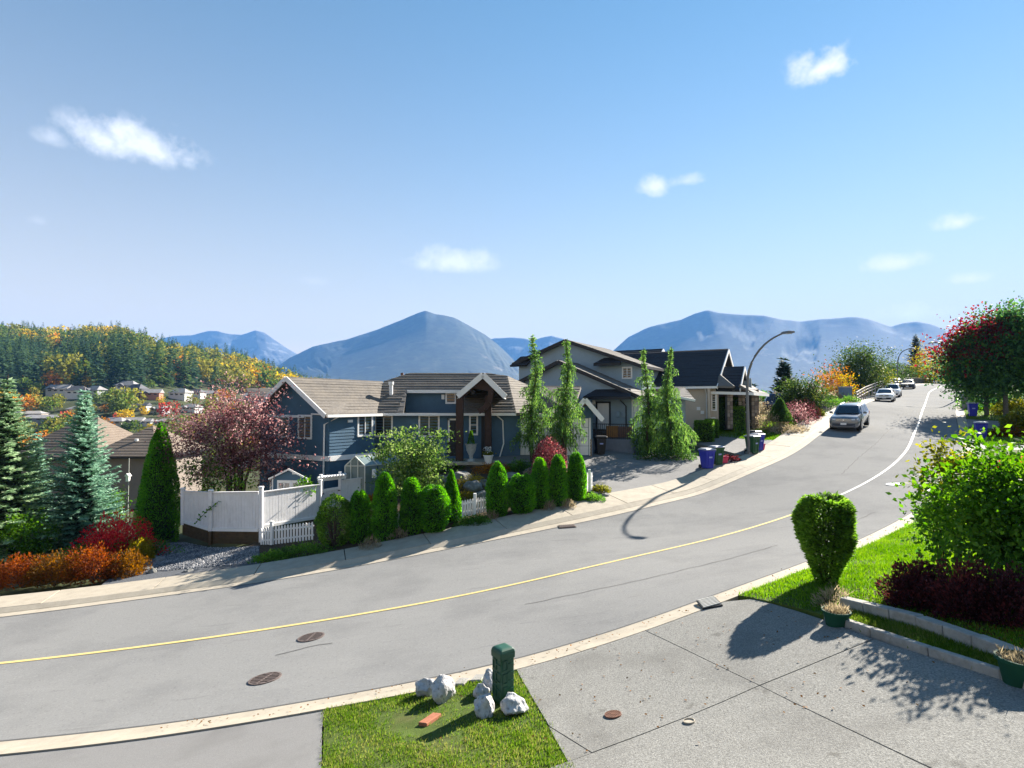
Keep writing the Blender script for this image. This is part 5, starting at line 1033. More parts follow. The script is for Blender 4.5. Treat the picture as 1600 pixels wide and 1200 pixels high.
broadleaf(q, hT, (sz(97, 29.5), 2.3, sz(76, 29.5)), 'purple leaved plum tree behind the white board fence', L_PLUM, 'plum_tree', 'tree', 190, 95, .12, .09, 4, cz=hT-sz(76, 29.5)-.05, spread=.42, low=-.75, shell=.35)
q = at(330, 800, 28.6); q.z = G(q.x, q.y); broadleaf(q, at(325, 722, 28.6).z-q.z, (1.7, .7, .7), 'green vine leaves spilling over the fence top under the plum', L_BRT, 'vine', 'climber', 46, 26, .15, .02, 3, spread=.3)
q = at(478, 800, 28.); q.z = G(q.x, q.y); broadleaf(q, at(480, 752, 28).z-q.z, (.42, .3, .3), 'clump of bright leaves over the fence by the gate', L_BRT, 'vine', 'climber', 12, 24, .15, .02, 2, spread=.15)
q = at(322, 800, 26.2); t = plant('ivy_sprig', 'small ivy sprig hanging on the angled fence panel', 'climber', at(322, 818, 26.2)); P = np.array([vnp(at(306+i*1.05+RNG.normal()*2, 816-i*.95+RNG.normal()*2.5, 26.05)) for i in range(34)]); npmesh('foliage', leafq(P, unit(34)+np.array([0, -.6, 0]), .13, .10), L_GRN, t); MB().tube([at(306, 817, 26.1), at(322, 800, 26.1), at(342, 783, 26.1)], .012, 5).build('stem', BARK, t)
q = at(643, 782, 27.); q.z = G(q.x, q.y)
t = broadleaf(q, at(640, 668, 27).z-q.z, (sz(56, 27), 1.4, sz(52, 27)), 'layered green dogwood tree in front of the navy house windows', L_LAY, 'dogwood_tree', 'tree', 85, 85, .13, .07, 3, flat=.22, spread=.42, low=-.9, shell=.35, cz=at(640, 722, 27).z-q.z, lw=.62)
q = hit(858, 735)+Vector((0, .6, 0)); q = at(858, 728, 30.5); q.z = G(q.x, q.y); mound(q, sz(29, 30.5), .85, at(858, 687, 30.5).z-q.z, 'round pink and purple barberry under the weeping cedars', L_BARB, .10, 5200, 'barberry_bush', rough=.1)
# ---- weeping cedars: two pairs
for (px, pb, pt, w, Y, lb, sd) in ((833, 716, 524, 66, 32.6, 'left weeping cedar of the pair in front of the garage doors', 3), (884, 722, 530, 80, 32.8, 'right weeping cedar of the pair in front of the garage doors', 9), (1011, 712, 544, 64, 36.2, 'left weeping cedar of the pair in front of the grey house', 5), (1047, 716, 542, 86, 35.8, 'right weeping cedar of the pair in front of the grey house', 14)):
    q = at(px, pb, Y); q.z = G(q.x, q.y); weeper(q, at(px, pt, Y).z-q.z, sz(w, Y)/2*1.08, lb, sd, .1 if sd in (5, 14) else .2)
q = at(1040, 712, 34.6); q.z = G(q.x, q.y); mound(q, 1.8, .6, .7, 'low dark foliage at the foot of the right weeping cedars', L_HED, .1, 2600, 'undergrowth')
# ---- rock garden between hedge and house
for (px, py, rx, h, m, lb, lf) in ((735, 762, 1.0, .55, L_YEL, 'yellow creeping groundcover over the rock bank', .06), (770, 738, 1.1, .4, L_ORA, 'orange tinged plants on the top of the rock bank', .07), (812, 737, .7, .55, L_GRN, 'leafy perennial left of the weeping cedars', .09), (724, 783, .7, .4, L_YEL, 'yellow flowering clump above the short picket fence', .06), (700, 735, 1.2, .45, L_HED, 'dark low shrub on the shaded rock bank', .08), (838, 745, .8, .35, L_TAN, 'faded pinkish perennials before the garage driveway', .07), (578, 790, .35, .5, L_ORA, 'orange flowers by the slope of the white fence', .07), (940, 772, .5, .4, L_OLI, 'low yellow green plant at the driveway corner', .07), (650, 772, 1.3, .6, L_HED, 'dark shaded shrub under the dogwood tree', .09)):
    q = hit(px, py); mound(q, rx, rx*.6, h, lb, m, lf, int(1500*rx)+600, 'garden_plant', 'plant')
for (px, py, w, lb) in ((577, 862, 18, 'dry brown grass tuft left of the second tall hedge cedar'), (620, 846, 16, 'grey grass tuft between the second and third hedge cedars'), (768, 815, 12, 'pale grass tuft left of the tall flat cedar'), (858, 800, 10, 'pale tuft between the first two narrow cedar columns'), (888, 797, 11, 'pale tuft between the last two narrow cedar columns')):
    q = hit(px, py); mound(q, sz(w, q.y), .3, .4, lb, L_TAN, .14, 500, 'grass_tuft', 'plant', lw=.12, upw=1.2, stems=False, group='tufts at the foot of the hedge')
for (px, py, w, h, lb) in ((470, 870, 50, 18, 'green ground cover below the picket fence'), (425, 878, 34, 14, 'low green plants spreading onto the gravel'), (740, 822, 30, 14, 'low dark plants below the short picket fence'), (925, 784, 22, 10, 'low green edging plants by the end of the hedge')):
    q = hit(px, py); mound(q, sz(w, q.y), .45, sz(h, q.y), lb, L_GRN, .07, 2600, 'ground_cover_plant', 'plant')
# ---- near side: trimmed bush, barberry hedge, big shrub
q = hit(1291, 914); thuja(q, sz(136, q.y), sz(76, q.y)/2, 'square topped trimmed bush with bare stems by the driveway', L_BOX, 19000, 'square', None, 'trimmed_bush', 'bush')
q = hit(1302, 950); mound(q, .32, .28, .32, 'dry twiggy plant behind the green pot', L_TAN, .09, 700, 'dry_plant', 'plant', lw=.12)
for (px, py, w, d, h, lb) in ((1450, 958, 42, .4, 62, 'dark purple barberry bush with red tips by the lawn'), (1530, 975, 48, .45, 74, 'dark purple barberry bush in the middle of the bed'), (1600, 985, 46, .45, 72, 'dark purple barberry bush cut by the right edge')):
    q = hit(px, py)+Vector((0, .3, 0)); mound(q, sz(w, q.y), d, sz(h, q.y), lb, L_HEA, .055, 6500, 'dark_barberry', 'shrub', rough=.22)
q = hit(1418, 925); mound(q, .14, .12, .32, 'spray of red barberry leaves at the left end of the hedge', L_RED, .045, 420, 'red_barberry', 'shrub')
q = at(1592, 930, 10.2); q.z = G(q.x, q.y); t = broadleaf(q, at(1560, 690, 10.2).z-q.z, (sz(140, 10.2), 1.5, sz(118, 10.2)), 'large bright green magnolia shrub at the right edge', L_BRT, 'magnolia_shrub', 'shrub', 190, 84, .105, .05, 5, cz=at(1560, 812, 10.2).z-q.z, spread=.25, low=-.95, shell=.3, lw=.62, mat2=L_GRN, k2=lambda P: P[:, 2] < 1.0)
q = at(1498, 905, 11.9); q.z = G(q.x, q.y); broadleaf(q, at(1490, 668, 11.9).z-q.z, (sz(40, 11.9), .45, sz(66, 11.9)), 'upright leafy branches with yellowish tips left of the magnolia shrub', L_OLI, 'magnolia_shrub', 'shrub', 34, 48, .10, .025, 4, spread=.15, low=-.9, lean=(-.03, 0), shell=.25, lw=.6, cz=at(1490, 742, 11.9).z-q.z)
q = at(1470, 880, 12.0); q.z = G(q.x, q.y); broadleaf(q, at(1470, 770, 12).z-q.z, (sz(34, 12), .4, sz(46, 12)), 'low leafy branches of the shrub reaching over the kerb', L_GRN, 'magnolia_shrub', 'shrub', 26, 44, .11, .02, 4, spread=.15, low=-.9, shell=.3, lw=.6, cz=at(1470, 812, 12).z-q.z)
# ---- up the hill, far side
q = hit(1224, 672)+Vector((0, .5, 0)); h = sz(36, q.y); t = thuja(q+Vector((0, 0, .55)), h*1., sz(34, q.y)/2, 'mushroom shaped clipped conifer on the lawn bed', L_HED, 5200, 'cone', None, 'topiary_conifer', 'conifer'); MB().tube([q, q+Vector((0, 0, .9))], .07, 6).build('stem', BARK, t)
for (px, py, w, h, m, lb) in ((1200, 672, 28, 24, L_TAN, 'pale feathery flower clump left of the mushroom conifer'), (1185, 655, 20, 26, L_TAN, 'pinkish plume grass by the house corner'), (1245, 664, 26, 34, L_PLUM, 'dusky shrub right of the mushroom conifer'), (1262, 658, 20, 30, L_HEA, 'purple smoke bush in front of the navy van'), (1275, 652, 14, 14, L_OLI, 'low edging plant at the end of the far bed'), (1230, 676, 34, 10, L_TAN, 'low silvery edging plants under the mushroom conifer'), (1298, 636, 24, 14, L_GRN, 'low green planting along the sidewalk up the hill'), (1328, 632, 16, 12, L_GRN, 'green verge plants by the grey kiosk'), (1270, 632, 20, 18, L_OLI, 'yellow green shrub behind the navy van'), (1305, 628, 16, 14, L_TAN, 'faded shrub left of the grey kiosk')):
    q = hit(px, py); mound(q, sz(w, q.y), sz(w, q.y)*.6, sz(h, q.y), lb, m, .11, 1800, 'garden_shrub', 'shrub')
def hedge(x0, y0, x1, y1, Y, d, label, mat=L_HED):
    a = at(x0, y1, Y); b = at(x1, y0, Y); a.z = G((a.x+b.x)/2, Y); t = plant('clipped_hedge', label, 'hedge', Vector(((a.x+b.x)/2, Y, a.z))); w, h = b.x-a.x, b.z-a.z; n = int(2600*(w*h+w*d+d*h)/3)+800
    u, v, f = rnd(n)-.5, rnd(n)-.5, RNG.integers(0, 5, n); ins = .5-.10*rnd(n)**2/max(d, .6); X = np.where(f == 0, -ins, np.where(f == 1, ins, u)); Yy = np.where(f == 2, -ins, np.where(f == 3, ins, v)); Z = np.where(f == 4, ins, np.where(f < 2, u, v)); Z = np.where(f < 4, np.where(f < 2, rnd(n)-.5, rnd(n)-.5), ins)
    O = np.stack([(f == 1)*1.-(f == 0), (f == 3)*1.-(f == 2), (f == 4)*1.], 1); P = np.stack([X*w, Yy*d, (Z+.5)*h], 1)+np.array([(a.x+b.x)/2, Y, a.z])
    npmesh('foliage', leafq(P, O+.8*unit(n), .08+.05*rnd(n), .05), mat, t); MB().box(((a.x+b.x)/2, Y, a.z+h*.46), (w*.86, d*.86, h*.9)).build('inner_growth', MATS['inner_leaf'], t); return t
hedge(1124, 622, 1156, 661, 43, 1.3, 'tall square clipped hedge block beside the beige house porch'); hedge(1144, 636, 1160, 660, 42.2, .9, 'lower sunlit hedge block right of the tall one', L_BOX)
hedge(1088, 658, 1112, 682, 39.8, .9, 'low flat topped hedge by the second driveway', L_BOX); hedge(1106, 656, 1118, 676, 41, 1.2, 'low sunlit hedge end by the lawn', L_BOX); hedge(1074, 650, 1126, 664, 44.3, .8, 'dark low planting along the beige house wall')
def ftree(px, pb, pt, Y, wpx, label, mat, name='garden_tree', cat='tree', K=60, m=95, leaf=.2, low=-.7, tr=.12, hcr=.62, spread=None, shell=.4, sp=None, **k):
    q = at(px, pb, Y); g_ = G(q.x, q.y); q.z = min(g_, q.z) if g_ > q.z-6 else q.z-2; h = at(px, pt, Y).z-q.z; vis = at(px, pt, Y).z-at(px, pb, Y).z; rz = vis*hcr/1.; return broadleaf(q, h, (sz(wpx, Y)/2, sz(wpx, Y)/2, rz/1.), label, mat, name, cat, K, m, leaf, tr, 1, spread, low, h-rz, shell=shell, **k)
q = at(1226, 636, 62); q.z = 1.5; spruce(q, at(1227, 557, 62).z-1.5, 3.0, 'dark open branched fir beyond the navy van', L_DKC, 'fir tree', 'fir', 1.0, .12, 30, .42, .25)
q = at(1432, 600, 150); q.z = 5; spruce(q, at(1432, 520, 150).z-5, 5.8, 'dark conifer standing beyond the crest of the road', L_DKC, 'fir tree', 'fir', 1.1, .15, 44, .38, .1)
q = at(1176, 640, 55); q.z = 1; spruce(q, at(1178, 598, 55).z-1, 1.6, 'dark small conifer behind the beige house corner', L_DKC, 'fir tree', 'fir', .9, .15, 26, .3, .1)
ftree(1256, 645, 583, 49.5, 60, 'green maple turning yellow in front of the navy van', L_MID, leaf=.2); ftree(1300, 628, 572, 68, 50, 'orange autumn tree left of the grey kiosk', L_ORA, K=46, m=70, leaf=.2); ftree(1292, 628, 560, 74, 40, 'thin reddish bare topped tree above the orange one', L_SPR2, K=26, m=9, leaf=.3)
ftree(1347, 618, 535, 80, 66, 'tall airy green tree behind the hillside railing', L_MID, K=110, m=95, leaf=.26, hcr=.55); ftree(1322, 622, 548, 82, 30, 'narrow green tree left of the tall airy tree', L_MID, K=36, m=60, leaf=.26); ftree(1372, 618, 575, 84, 36, 'bushy green tree right of the tall airy tree', L_OLI, K=44, leaf=.26)
ftree(1455, 600, 545, 138, 44, 'bright yellow green tree beyond the panel fence', L_YEL, K=60, leaf=.32, tr=.18); ftree(1410, 602, 562, 132, 44, 'green tree behind the parked dark sedan', L_MID, K=40, leaf=.32); ftree(1428, 602, 568, 136, 34, 'yellow green bush behind the panel fence', L_OLI, K=26, leaf=.32); ftree(1386, 604, 568, 112, 40, 'green bush behind the end of the railing', L_MID, K=36, leaf=.32); ftree(1480, 598, 556, 144, 34, 'olive bush at the right end of the panel fence', L_OLI, K=26, leaf=.32)
ftree(1318, 625, 590, 66, 34, 'small yellow shrub beside the grey kiosk', L_YEL, 'garden_shrub', 'shrub', 26, 60, .17); ftree(1196, 630, 612, 90, 26, 'grey green far shrub left of the dark fir', L_GRN, 'garden_shrub', 'shrub', 26, 60, .25)
# ---- right side: maples and their understorey
q = hit(1542, 650); Y = q.y; zc = at(1546, 560, Y).z; redk = lambda P: (P[:, 0]*-.5+(P[:, 2]-(zc-G(q.x, q.y)))*.9+.8*np.sin(P[:, 1]*2)+.6*np.sin(P[:, 2]*3+P[:, 0])+RNG.normal(0, 1.1, len(P)) > 2.1)
broadleaf(q, at(1535, 494, Y).z-q.z, (sz(52, Y), sz(48, Y), sz(62, Y)), 'broad dark green maple with red turning top on the right', L_DK, 'maple_tree', 'tree', 260, 150, .24, .2, 1, cz=zc-q.z, spread=.7, low=-.85, shell=.3, bark=GBARK, mat2=L_MRED, k2=redk, lw=.75)
q = hit(1572, 652); Y = q.y; broadleaf(q, at(1590, 480, Y).z-q.z, (sz(60, Y), sz(52, Y), sz(66, Y)), 'dense dark green maple cut by the right edge', L_DK, 'maple_tree', 'tree', 260, 150, .23, .2, 1, cz=at(1592, 548, Y).z-q.z, spread=.7, low=-.85, shell=.3, bark=GBARK, lw=.75, lean=(sz(20, Y), 0))
for (px, py, Y, w, h, m, lb) in ((1556, 637, 43, 62, 30, L_HED, 'dark shaded hedge beneath the maples'), (1545, 640, 52, 26, 18, L_HED, 'dark shrub at the foot of the first maple'), (1585, 650, 36, 34, 26, L_OLI, 'yellow green shrub beneath the right maple'), (1590, 680, 30, 26, 34, L_OLI, 'yellow green shrub at the right edge by the lawn'), (1548, 642, 42, 34, 8, L_BRT, 'sunlit low hedge strip behind the middle blue bin'), (1585, 668, 34, 18, 18, L_HED, 'dark clipped shrub by the neighbour driveway'), (1572, 684, 31, 30, 12, L_SPI, 'low orange heather mound behind the red one')):
    q = hit(px, py); Y = q.y; mound(q, sz(w, Y), sz(w, Y)*.4, sz(h, Y), lb, m, .16, 3600, 'garden_shrub', 'shrub')
q = at(1590, 712, 25); q.z = G(q.x, q.y); mound(q, sz(56, 25), .9, sz(30, 25), 'low red heather mound beside the nearest blue bin', L_RED, .07, 4500, 'red_heather', 'shrub', rough=.15)
q = at(1510, 720, 17.5); q.z = G(q.x, q.y)
# ---- lawns: blades of grass
def blades(name, poly, n, mat, dz, hmin=.035, hmax=.085, w=.007, thin=0):
    A = np.array([tuple(p)[:2] for p in poly], float); P = []
    while sum(map(len, P)) < n:
        c = RNG.uniform(A.min(0), A.max(0), (n, 2)); k = inside([tuple(a) for a in A], c[:, 0], c[:, 1]); c = c[k]
        if thin: c = c[(np.sin(c[:, 0]*2.1+1)+np.sin(c[:, 1]*2.7)+np.sin(c[:, 0]*5.1+c[:, 1]*4.3))+RNG.normal(0, 1, len(c)) > -thin]
        P.append(c)
    P = np.concatenate(P)[:n]; P = P+RNG.normal(0, .035, P.shape); P = np.c_[P, ground(P[:, 0], P[:, 1])+dz]; a = rnd(n)*6.283; s = np.stack([np.cos(a), np.sin(a), 0*a], 1); h = RNG.uniform(hmin, hmax, n)[:, None]; ln = unit(n)*.5; ln[:, 2] = 1
    o = npmesh(name, np.stack([P-s*w, P+s*w, P+ln*h], 1), mat); o['kind'] = 'stuff'; tag(o, None, None); return o
o = blades('grass', gl, 30000, L_GRS2, .03, .025, .06, thin=.1); o['label'] = 'patchy short grass round the green utility pedestal'; o['category'] = 'grass'
vis = ne_between(K1, H(1475, 790))+[(19.5, 24.5), (17, 14), tuple(H(1640, 1000))[:2], tuple(H(1577, 1036))[:2], tuple(H(1446, 984))[:2], tuple(H(1326, 953))[:2], tuple(H(1290, 966))[:2]]
o = blades('grass', vis, 110000, L_GRS, .07, .03, .075, .009, thin=2.); o['label'] = 'bright green lawn grass beside the road on the right'; o['category'] = 'grass'
o = blades('grass', strip, 12000, L_GRS2, .05, thin=.8); o['label'] = 'narrow strip of grass between the driveway kerb and the block edging'; o['category'] = 'grass'
o = blades('grass', f3run((1218,690),(1290,647))+[(24, 50), (18, 48), (14.2, 44.5), tuple(hit(1110,682))[:2], tuple(hit(1180,690))[:2]], 36000, L_GRS, .08, .05, .1, .02); o['label'] = 'sunlit front lawn of the beige house'; o['category'] = 'grass'
pl = rq(sB-4, sC, 16, 16); o = blades('grass', pl, 16000, L_GRS, .10, .05, .1, .02); o['label'] = 'lawn strip behind the nearest blue bin'; o['category'] = 'grass'
pl = rq(sD, sE, 18, 20); o = blades('grass', pl, 14000, L_GRS, .10, .05, .1, .025); o['label'] = 'lawn strip behind the second blue bin'; o['category'] = 'grass'
# fallen leaves and litter of the beds
n = 2500; pb_ = np.array([vnp(hit(a, b)) for a, b in zip(RNG.uniform(1330, 1600, 300), RNG.uniform(930, 1020, 300))]); P = pb_[RNG.integers(0, 300, n)]+np.c_[RNG.normal(0, .25, (n, 2)), np.full(n, .0)]; P[:, 2] = ground(P[:, 0], P[:, 1])+.09
k = inside([tuple(p)[:2] for p in lr], P[:, 0], P[:, 1]); o = npmesh('leaf_litter', leafq(P[k], unit(int(k.sum()))*np.array([1, 1, .2]), .05, .035, np.tile([0, 0, 1.], (int(k.sum()), 1))), L_SPI); o['kind'] = 'stuff'; o['label'] = 'fallen brown leaves in the barberry bed'; o['category'] = 'leaves'
# ---- valley trees and the wood on the hill
def TM(name, cols):
    m = LM(name, cols, .15, .7, .1, .05); return m
def far_conifer(h, r, n, seed):
    rr = np.random.default_rng(seed); z = rr.random(n)**.8; a = rr.random(n)*6.283; rad = r*(1-z)**.85*(.55+.45*rr.random(n)); P = np.stack([rad*np.cos(a)*.4, rad*np.sin(a)*.4, z*h*.95+.05*h], 1); d = np.stack([np.cos(a), np.sin(a), -.35+.5*rr.random(n)*0], 1); L = rad*.8+.10*r
    return leafq(P, d, L, L*.45+.04*r, np.tile([0, 0, 1.], (n, 1)))
def far_broad(h, r, n, seed):
    rr = np.random.default_rng(seed); K = 11; u = rr.normal(size=(K, 3)); u /= np.linalg.norm(u, axis=1)[:, None]; C = u*np.array([r, r, h*.36])*.62+np.array([0, 0, h*.58]); P = np.repeat(C, n//K+1, 0)[:n]; o = rr.normal(size=(n, 3)); o /= np.linalg.norm(o, axis=1)[:, None]; P = P+o*r*.36
    return leafq(P, o+.5*rr.normal(size=(n, 3)), r*.25, r*.20)
def tmesh(name, V, mat):
    o = npmesh(name, V, mat); me = o.data; bpy.data.objects.remove(o); return me
WOOD = {'dark_conifer': ([(0.022, 0.046, 0.028), (0.040, 0.078, 0.043), (0.070, 0.116, 0.059)], 0), 'green_conifer': ([(0.039, 0.070, 0.025), (0.070, 0.116, 0.034), (0.109, 0.155, 0.046)], 0), 'green_tree': ([(0.046, 0.085, 0.019), (0.093, 0.139, 0.031), (0.155, 0.202, 0.046)], 1), 'olive_tree': ([(0.109, 0.116, 0.025), (0.202, 0.202, 0.039), (0.295, 0.264, 0.062)], 1), 'golden_tree': ([(0.248, 0.186, 0.025), (0.465, 0.326, 0.039), (0.620, 0.434, 0.062)], 1), 'orange_tree': ([(0.232, 0.093, 0.022), (0.465, 0.186, 0.031), (0.589, 0.264, 0.046)], 1), 'red_tree': ([(0.217, 0.031, 0.031), (0.434, 0.078, 0.062), (0.527, 0.139, 0.093)], 1)}
WL = {'dark_conifer': 'dark blue green conifer in the hillside wood', 'green_conifer': 'mid green conifer in the hillside wood', 'green_tree': 'rounded green tree in the hillside wood', 'olive_tree': 'yellow green tree turning in the hillside wood', 'golden_tree': 'golden autumn tree in the hillside wood', 'orange_tree': 'orange brown autumn tree in the hillside wood'}
GRPN = {'dark_conifer': 'dark conifers', 'green_conifer': 'green conifers', 'green_tree': 'green trees', 'olive_tree': 'yellow green trees', 'golden_tree': 'golden trees', 'orange_tree': 'orange trees'}
PRO = {}
for i, (k, (cols, kd)) in enumerate(WOOD.items()):
    m = TM('far_'+k, cols); PRO[k] = [tmesh(k, (far_conifer(1., .21, 150, i*5+j) if kd == 0 else far_broad(1., .42, 240, i*5+j)), m) for j in range(3)]
def wood_pts(n, seed):
    rr = np.random.default_rng(seed); out_ = []
    while len(out_) < n:
        px = rr.uniform(-260, 600); Y = 300+680*rr.random()**.8; x = (px-800)/F*Y; z = G(x, Y); py = 630-(z-CZ)/F*0-(z-CZ)/Y*F
        foot = np.interp(px, [-300, 0, 100, 200, 330, 480, 600], [612, 604, 606, 596, 603, 612, 625])
        if py > foot+15+3*math.sin(px*.06) or z < -10: continue
        dc = np.interp(px, [-1200, 0, 475, 700], [950, 950, 800, 800])
        if Y > dc+25: continue
        out_.append((px, Y, x, z))
    return out_
def kindof(px, Y, x, rr):
    f = math.sin(x*.021+1.)+math.sin(Y*.018+x*.009)+.8*math.sin(x*.05-Y*.03); f += rr.normal(0, .55); hi = (Y-500)/450
    conif = -.1+.7*(px > 330)*(Y > 500)-.5*hi+1.3*(Y < 430)
    if f < .12+conif: return 'dark_conifer' if rr.random() < .72 else 'green_conifer'
    if f < .9: return ['green_tree', 'olive_tree', 'green_conifer'][int(rr.random()*3)]
    return rr.choice(['golden_tree', 'olive_tree', 'orange_tree', 'green_tree'], p=[.24, .42, .10, .24])
pts = wood_pts(1500, 5); rr = np.random.default_rng(77); rows = []
for (px, Y, x, z) in pts:
    k = kindof(px, Y, x, rr); con = WOOD[k][1] == 0; h = rr.uniform(20, 34) if con else rr.uniform(17, 27); rows.append((h*(1 if con else 1.7)/Y, px, Y, x, z, k, h))
rows.sort(key=lambda r: -r[0]*(0 < r[1] < 480)); bulk = {}
for i, (_, px, Y, x, z, k, h) in enumerate(rows):
    if i < 230 and 0 < px < 480:
        o = link(k, PRO[k][i % 3]); o.location = (x, Y, z-1); o.rotation_euler = (0, 0, rr.uniform(0, 6.28)); o.scale = (h*rr.uniform(.85, 1.2),)*2+(h,); tag(o, WL[k], 'tree', GRPN[k]+' of the hillside wood')
    else: bulk.setdefault(k, []).append((x, Y, z-1, h, rr.uniform(0, 6.28)))
for k, L in bulk.items():
    V = []
    me = PRO[k]; base_ = []
    for q_ in me:
        a = np.empty(len(q_.vertices)*3, np.float32); q_.vertices.foreach_get('co', a); base_.append(a.reshape(-1, 4, 3))
    for i, (x, y, z, h, r_) in enumerate(L):
        B = base_[i % 3]; c, s = math.cos(r_), math.sin(r_); V.append(np.stack([(B[..., 0]*c-B[..., 1]*s)*h+x, (B[..., 0]*s+B[..., 1]*c)*h+y, B[..., 2]*h+z], -1))
    o = npmesh('wood_of_'+k+'s', np.concatenate(V), MATS['far_'+k]); o['kind'] = 'stuff'; o['label'] = 'mass of '+k.replace('_', ' ')+'s covering the far hillside'; o['category'] = 'wood'
# single trees among the valley houses: px, base py, height px, width factor, kind, label
VT = [(140, 606, 22, 'golden_tree', 'golden tree behind the tall spruce top'), (8, 640, 34, 'golden_tree', 'yellow tree at the left edge of the valley'), (35, 650, 40, 'orange_tree', 'orange tree left above the brown house'), (52, 648, 34, 'olive_tree', 'yellow green tree beside the orange one at left'), (24, 672, 22, 'red_tree', 'rusty tree just above the left spruce'), (38, 664, 16, 'golden_tree', 'small golden tree over the left brown roof'), (75, 646, 30, 'green_tree', 'green tree left of the tall spruce, among houses'),
 (90, 640, 26, 'olive_tree', 'olive tree sloping down left of the tall spruce'), (108, 664, 26, 'red_tree', 'red orange tree just right of the brown ridge'), (168, 650, 38, 'green_conifer', 'dark pointed tree right of the tall spruce'), (176, 630, 26, 'olive_tree', 'yellow green tree below the house cluster'), (190, 650, 46, 'green_tree', 'broad green tree below the house cluster'), (205, 646, 42, 'olive_tree', 'light green tree right of the broad green one'), (196, 662, 26, 'golden_tree', 'yellow columnar tree above the brown roof'), (186, 660, 18, 'red_tree', 'small red tree beside the yellow columnar tree'), (226, 648, 16, 'golden_tree', 'low round yellow tree among the houses'),
 (244, 652, 26, 'dark_conifer', 'dark conifer left of the round red tree'), (264, 656, 32, 'red_tree', 'round pinkish red tree left of the plum crown'), (252, 630, 14, 'golden_tree', 'small golden tree by the brick house'), (275, 622, 16, 'green_tree', 'small green tree under the alone house'), (300, 634, 20, 'olive_tree', 'olive tree left of the plum top'), (232, 606, 16, 'green_tree', 'green tree behind the house cluster'), (235, 670, 12, 'golden_tree', 'golden shrub above the brown roof hip'), (60, 616, 30, 'green_conifer', 'conifer behind the left valley houses'), (80, 612, 32, 'orange_tree', 'orange brown tree behind the left valley houses'), (20, 620, 30, 'dark_conifer', 'dark conifer high at the left valley edge'), (104, 600, 24, 'orange_tree', 'rusty tree above the white houses'), (48, 622, 36, 'green_tree', 'big green tree at the foot of the wood at left'), (325, 640, 18, 'green_tree', 'green tree half behind the plum crown'), (380, 612, 18, 'orange_tree', 'orange tree right of the plum crown top'), (170, 614, 14, 'dark_conifer', 'dark conifer left of the house cluster'), (270, 604, 20, 'dark_conifer', 'dark conifer right of the house cluster')]
for i, (px, py, hp, k, lb) in enumerate(VT):
    q = hit(px, py, 110, 800); o = link('valley_tree' if WOOD[k][1] else 'valley_conifer', PRO[k][i % 3]); h = hp/F*q.y*1.1; o.location = q-Vector((0, 0, 1)); o.rotation_euler = (0, 0, i*1.3); o.scale = (h*1.05, h*1.05, h); tag(o, lb, 'tree', 'trees among the valley houses')
# scattered trees of the lower slope, too many to single out, under the left foreground
rr = np.random.default_rng(5); V = {}
for i in range(900):
    px = rr.uniform(-300, 540); Y = rr.uniform(95, 430); x = (px-800)/F*Y
    z = G(x, Y); py = 630-(z-CZ)/Y*F
    if -20 < px < 420 and any(abs(px-v[0]) < v[2]*.8 and abs(py-v[1]) < 12 for v in VH): continue
    k = rr.choice(['green_tree', 'olive_tree', 'green_conifer', 'dark_conifer', 'orange_tree'], p=[.38, .2, .2, .14, .08]); h = rr.uniform(4, 6)+5*(Y > 200)*rr.random(); me = PRO[k][i % 3]; a = np.empty(len(me.vertices)*3, np.float32); me.vertices.foreach_get('co', a); B = a.reshape(-1, 4, 3); V.setdefault(k, []).append(B*h*np.array([1.2, 1.2, 1])+np.array([x, Y, z-.5]))
for k, L in V.items(): o = npmesh('slope_'+k+'s', np.concatenate(L), MATS['far_'+k]); o['kind'] = 'stuff'; o['label'] = 'scattered '+k.replace('_', ' ')+'s on the slope below the houses'; o['category'] = 'wood'

# leaf litter along the near kerb and on the driveway
n = 420; k_ = RNG.integers(60, 150, n); P = np.c_[N1[k_]+RNG.normal(0, .10, (n, 2)), np.zeros(n)]; e = 160; Q = np.c_[RNG.uniform(-1, 6.5, e), RNG.uniform(6.8, 11.2, e), np.zeros(e)]; P = np.concatenate([P, Q]); P[:, 2] = ground(P[:, 0], P[:, 1])+.062
o = npmesh('fallen_leaves', leafq(P, unit(len(P))*np.array([1, 1, .15]), .045, .03, np.tile([0, 0, 1.], (len(P), 1))), L_SPI); o['kind'] = 'stuff'; o['label'] = 'scattered fallen leaves along the near kerb and driveway'; o['category'] = 'leaves'
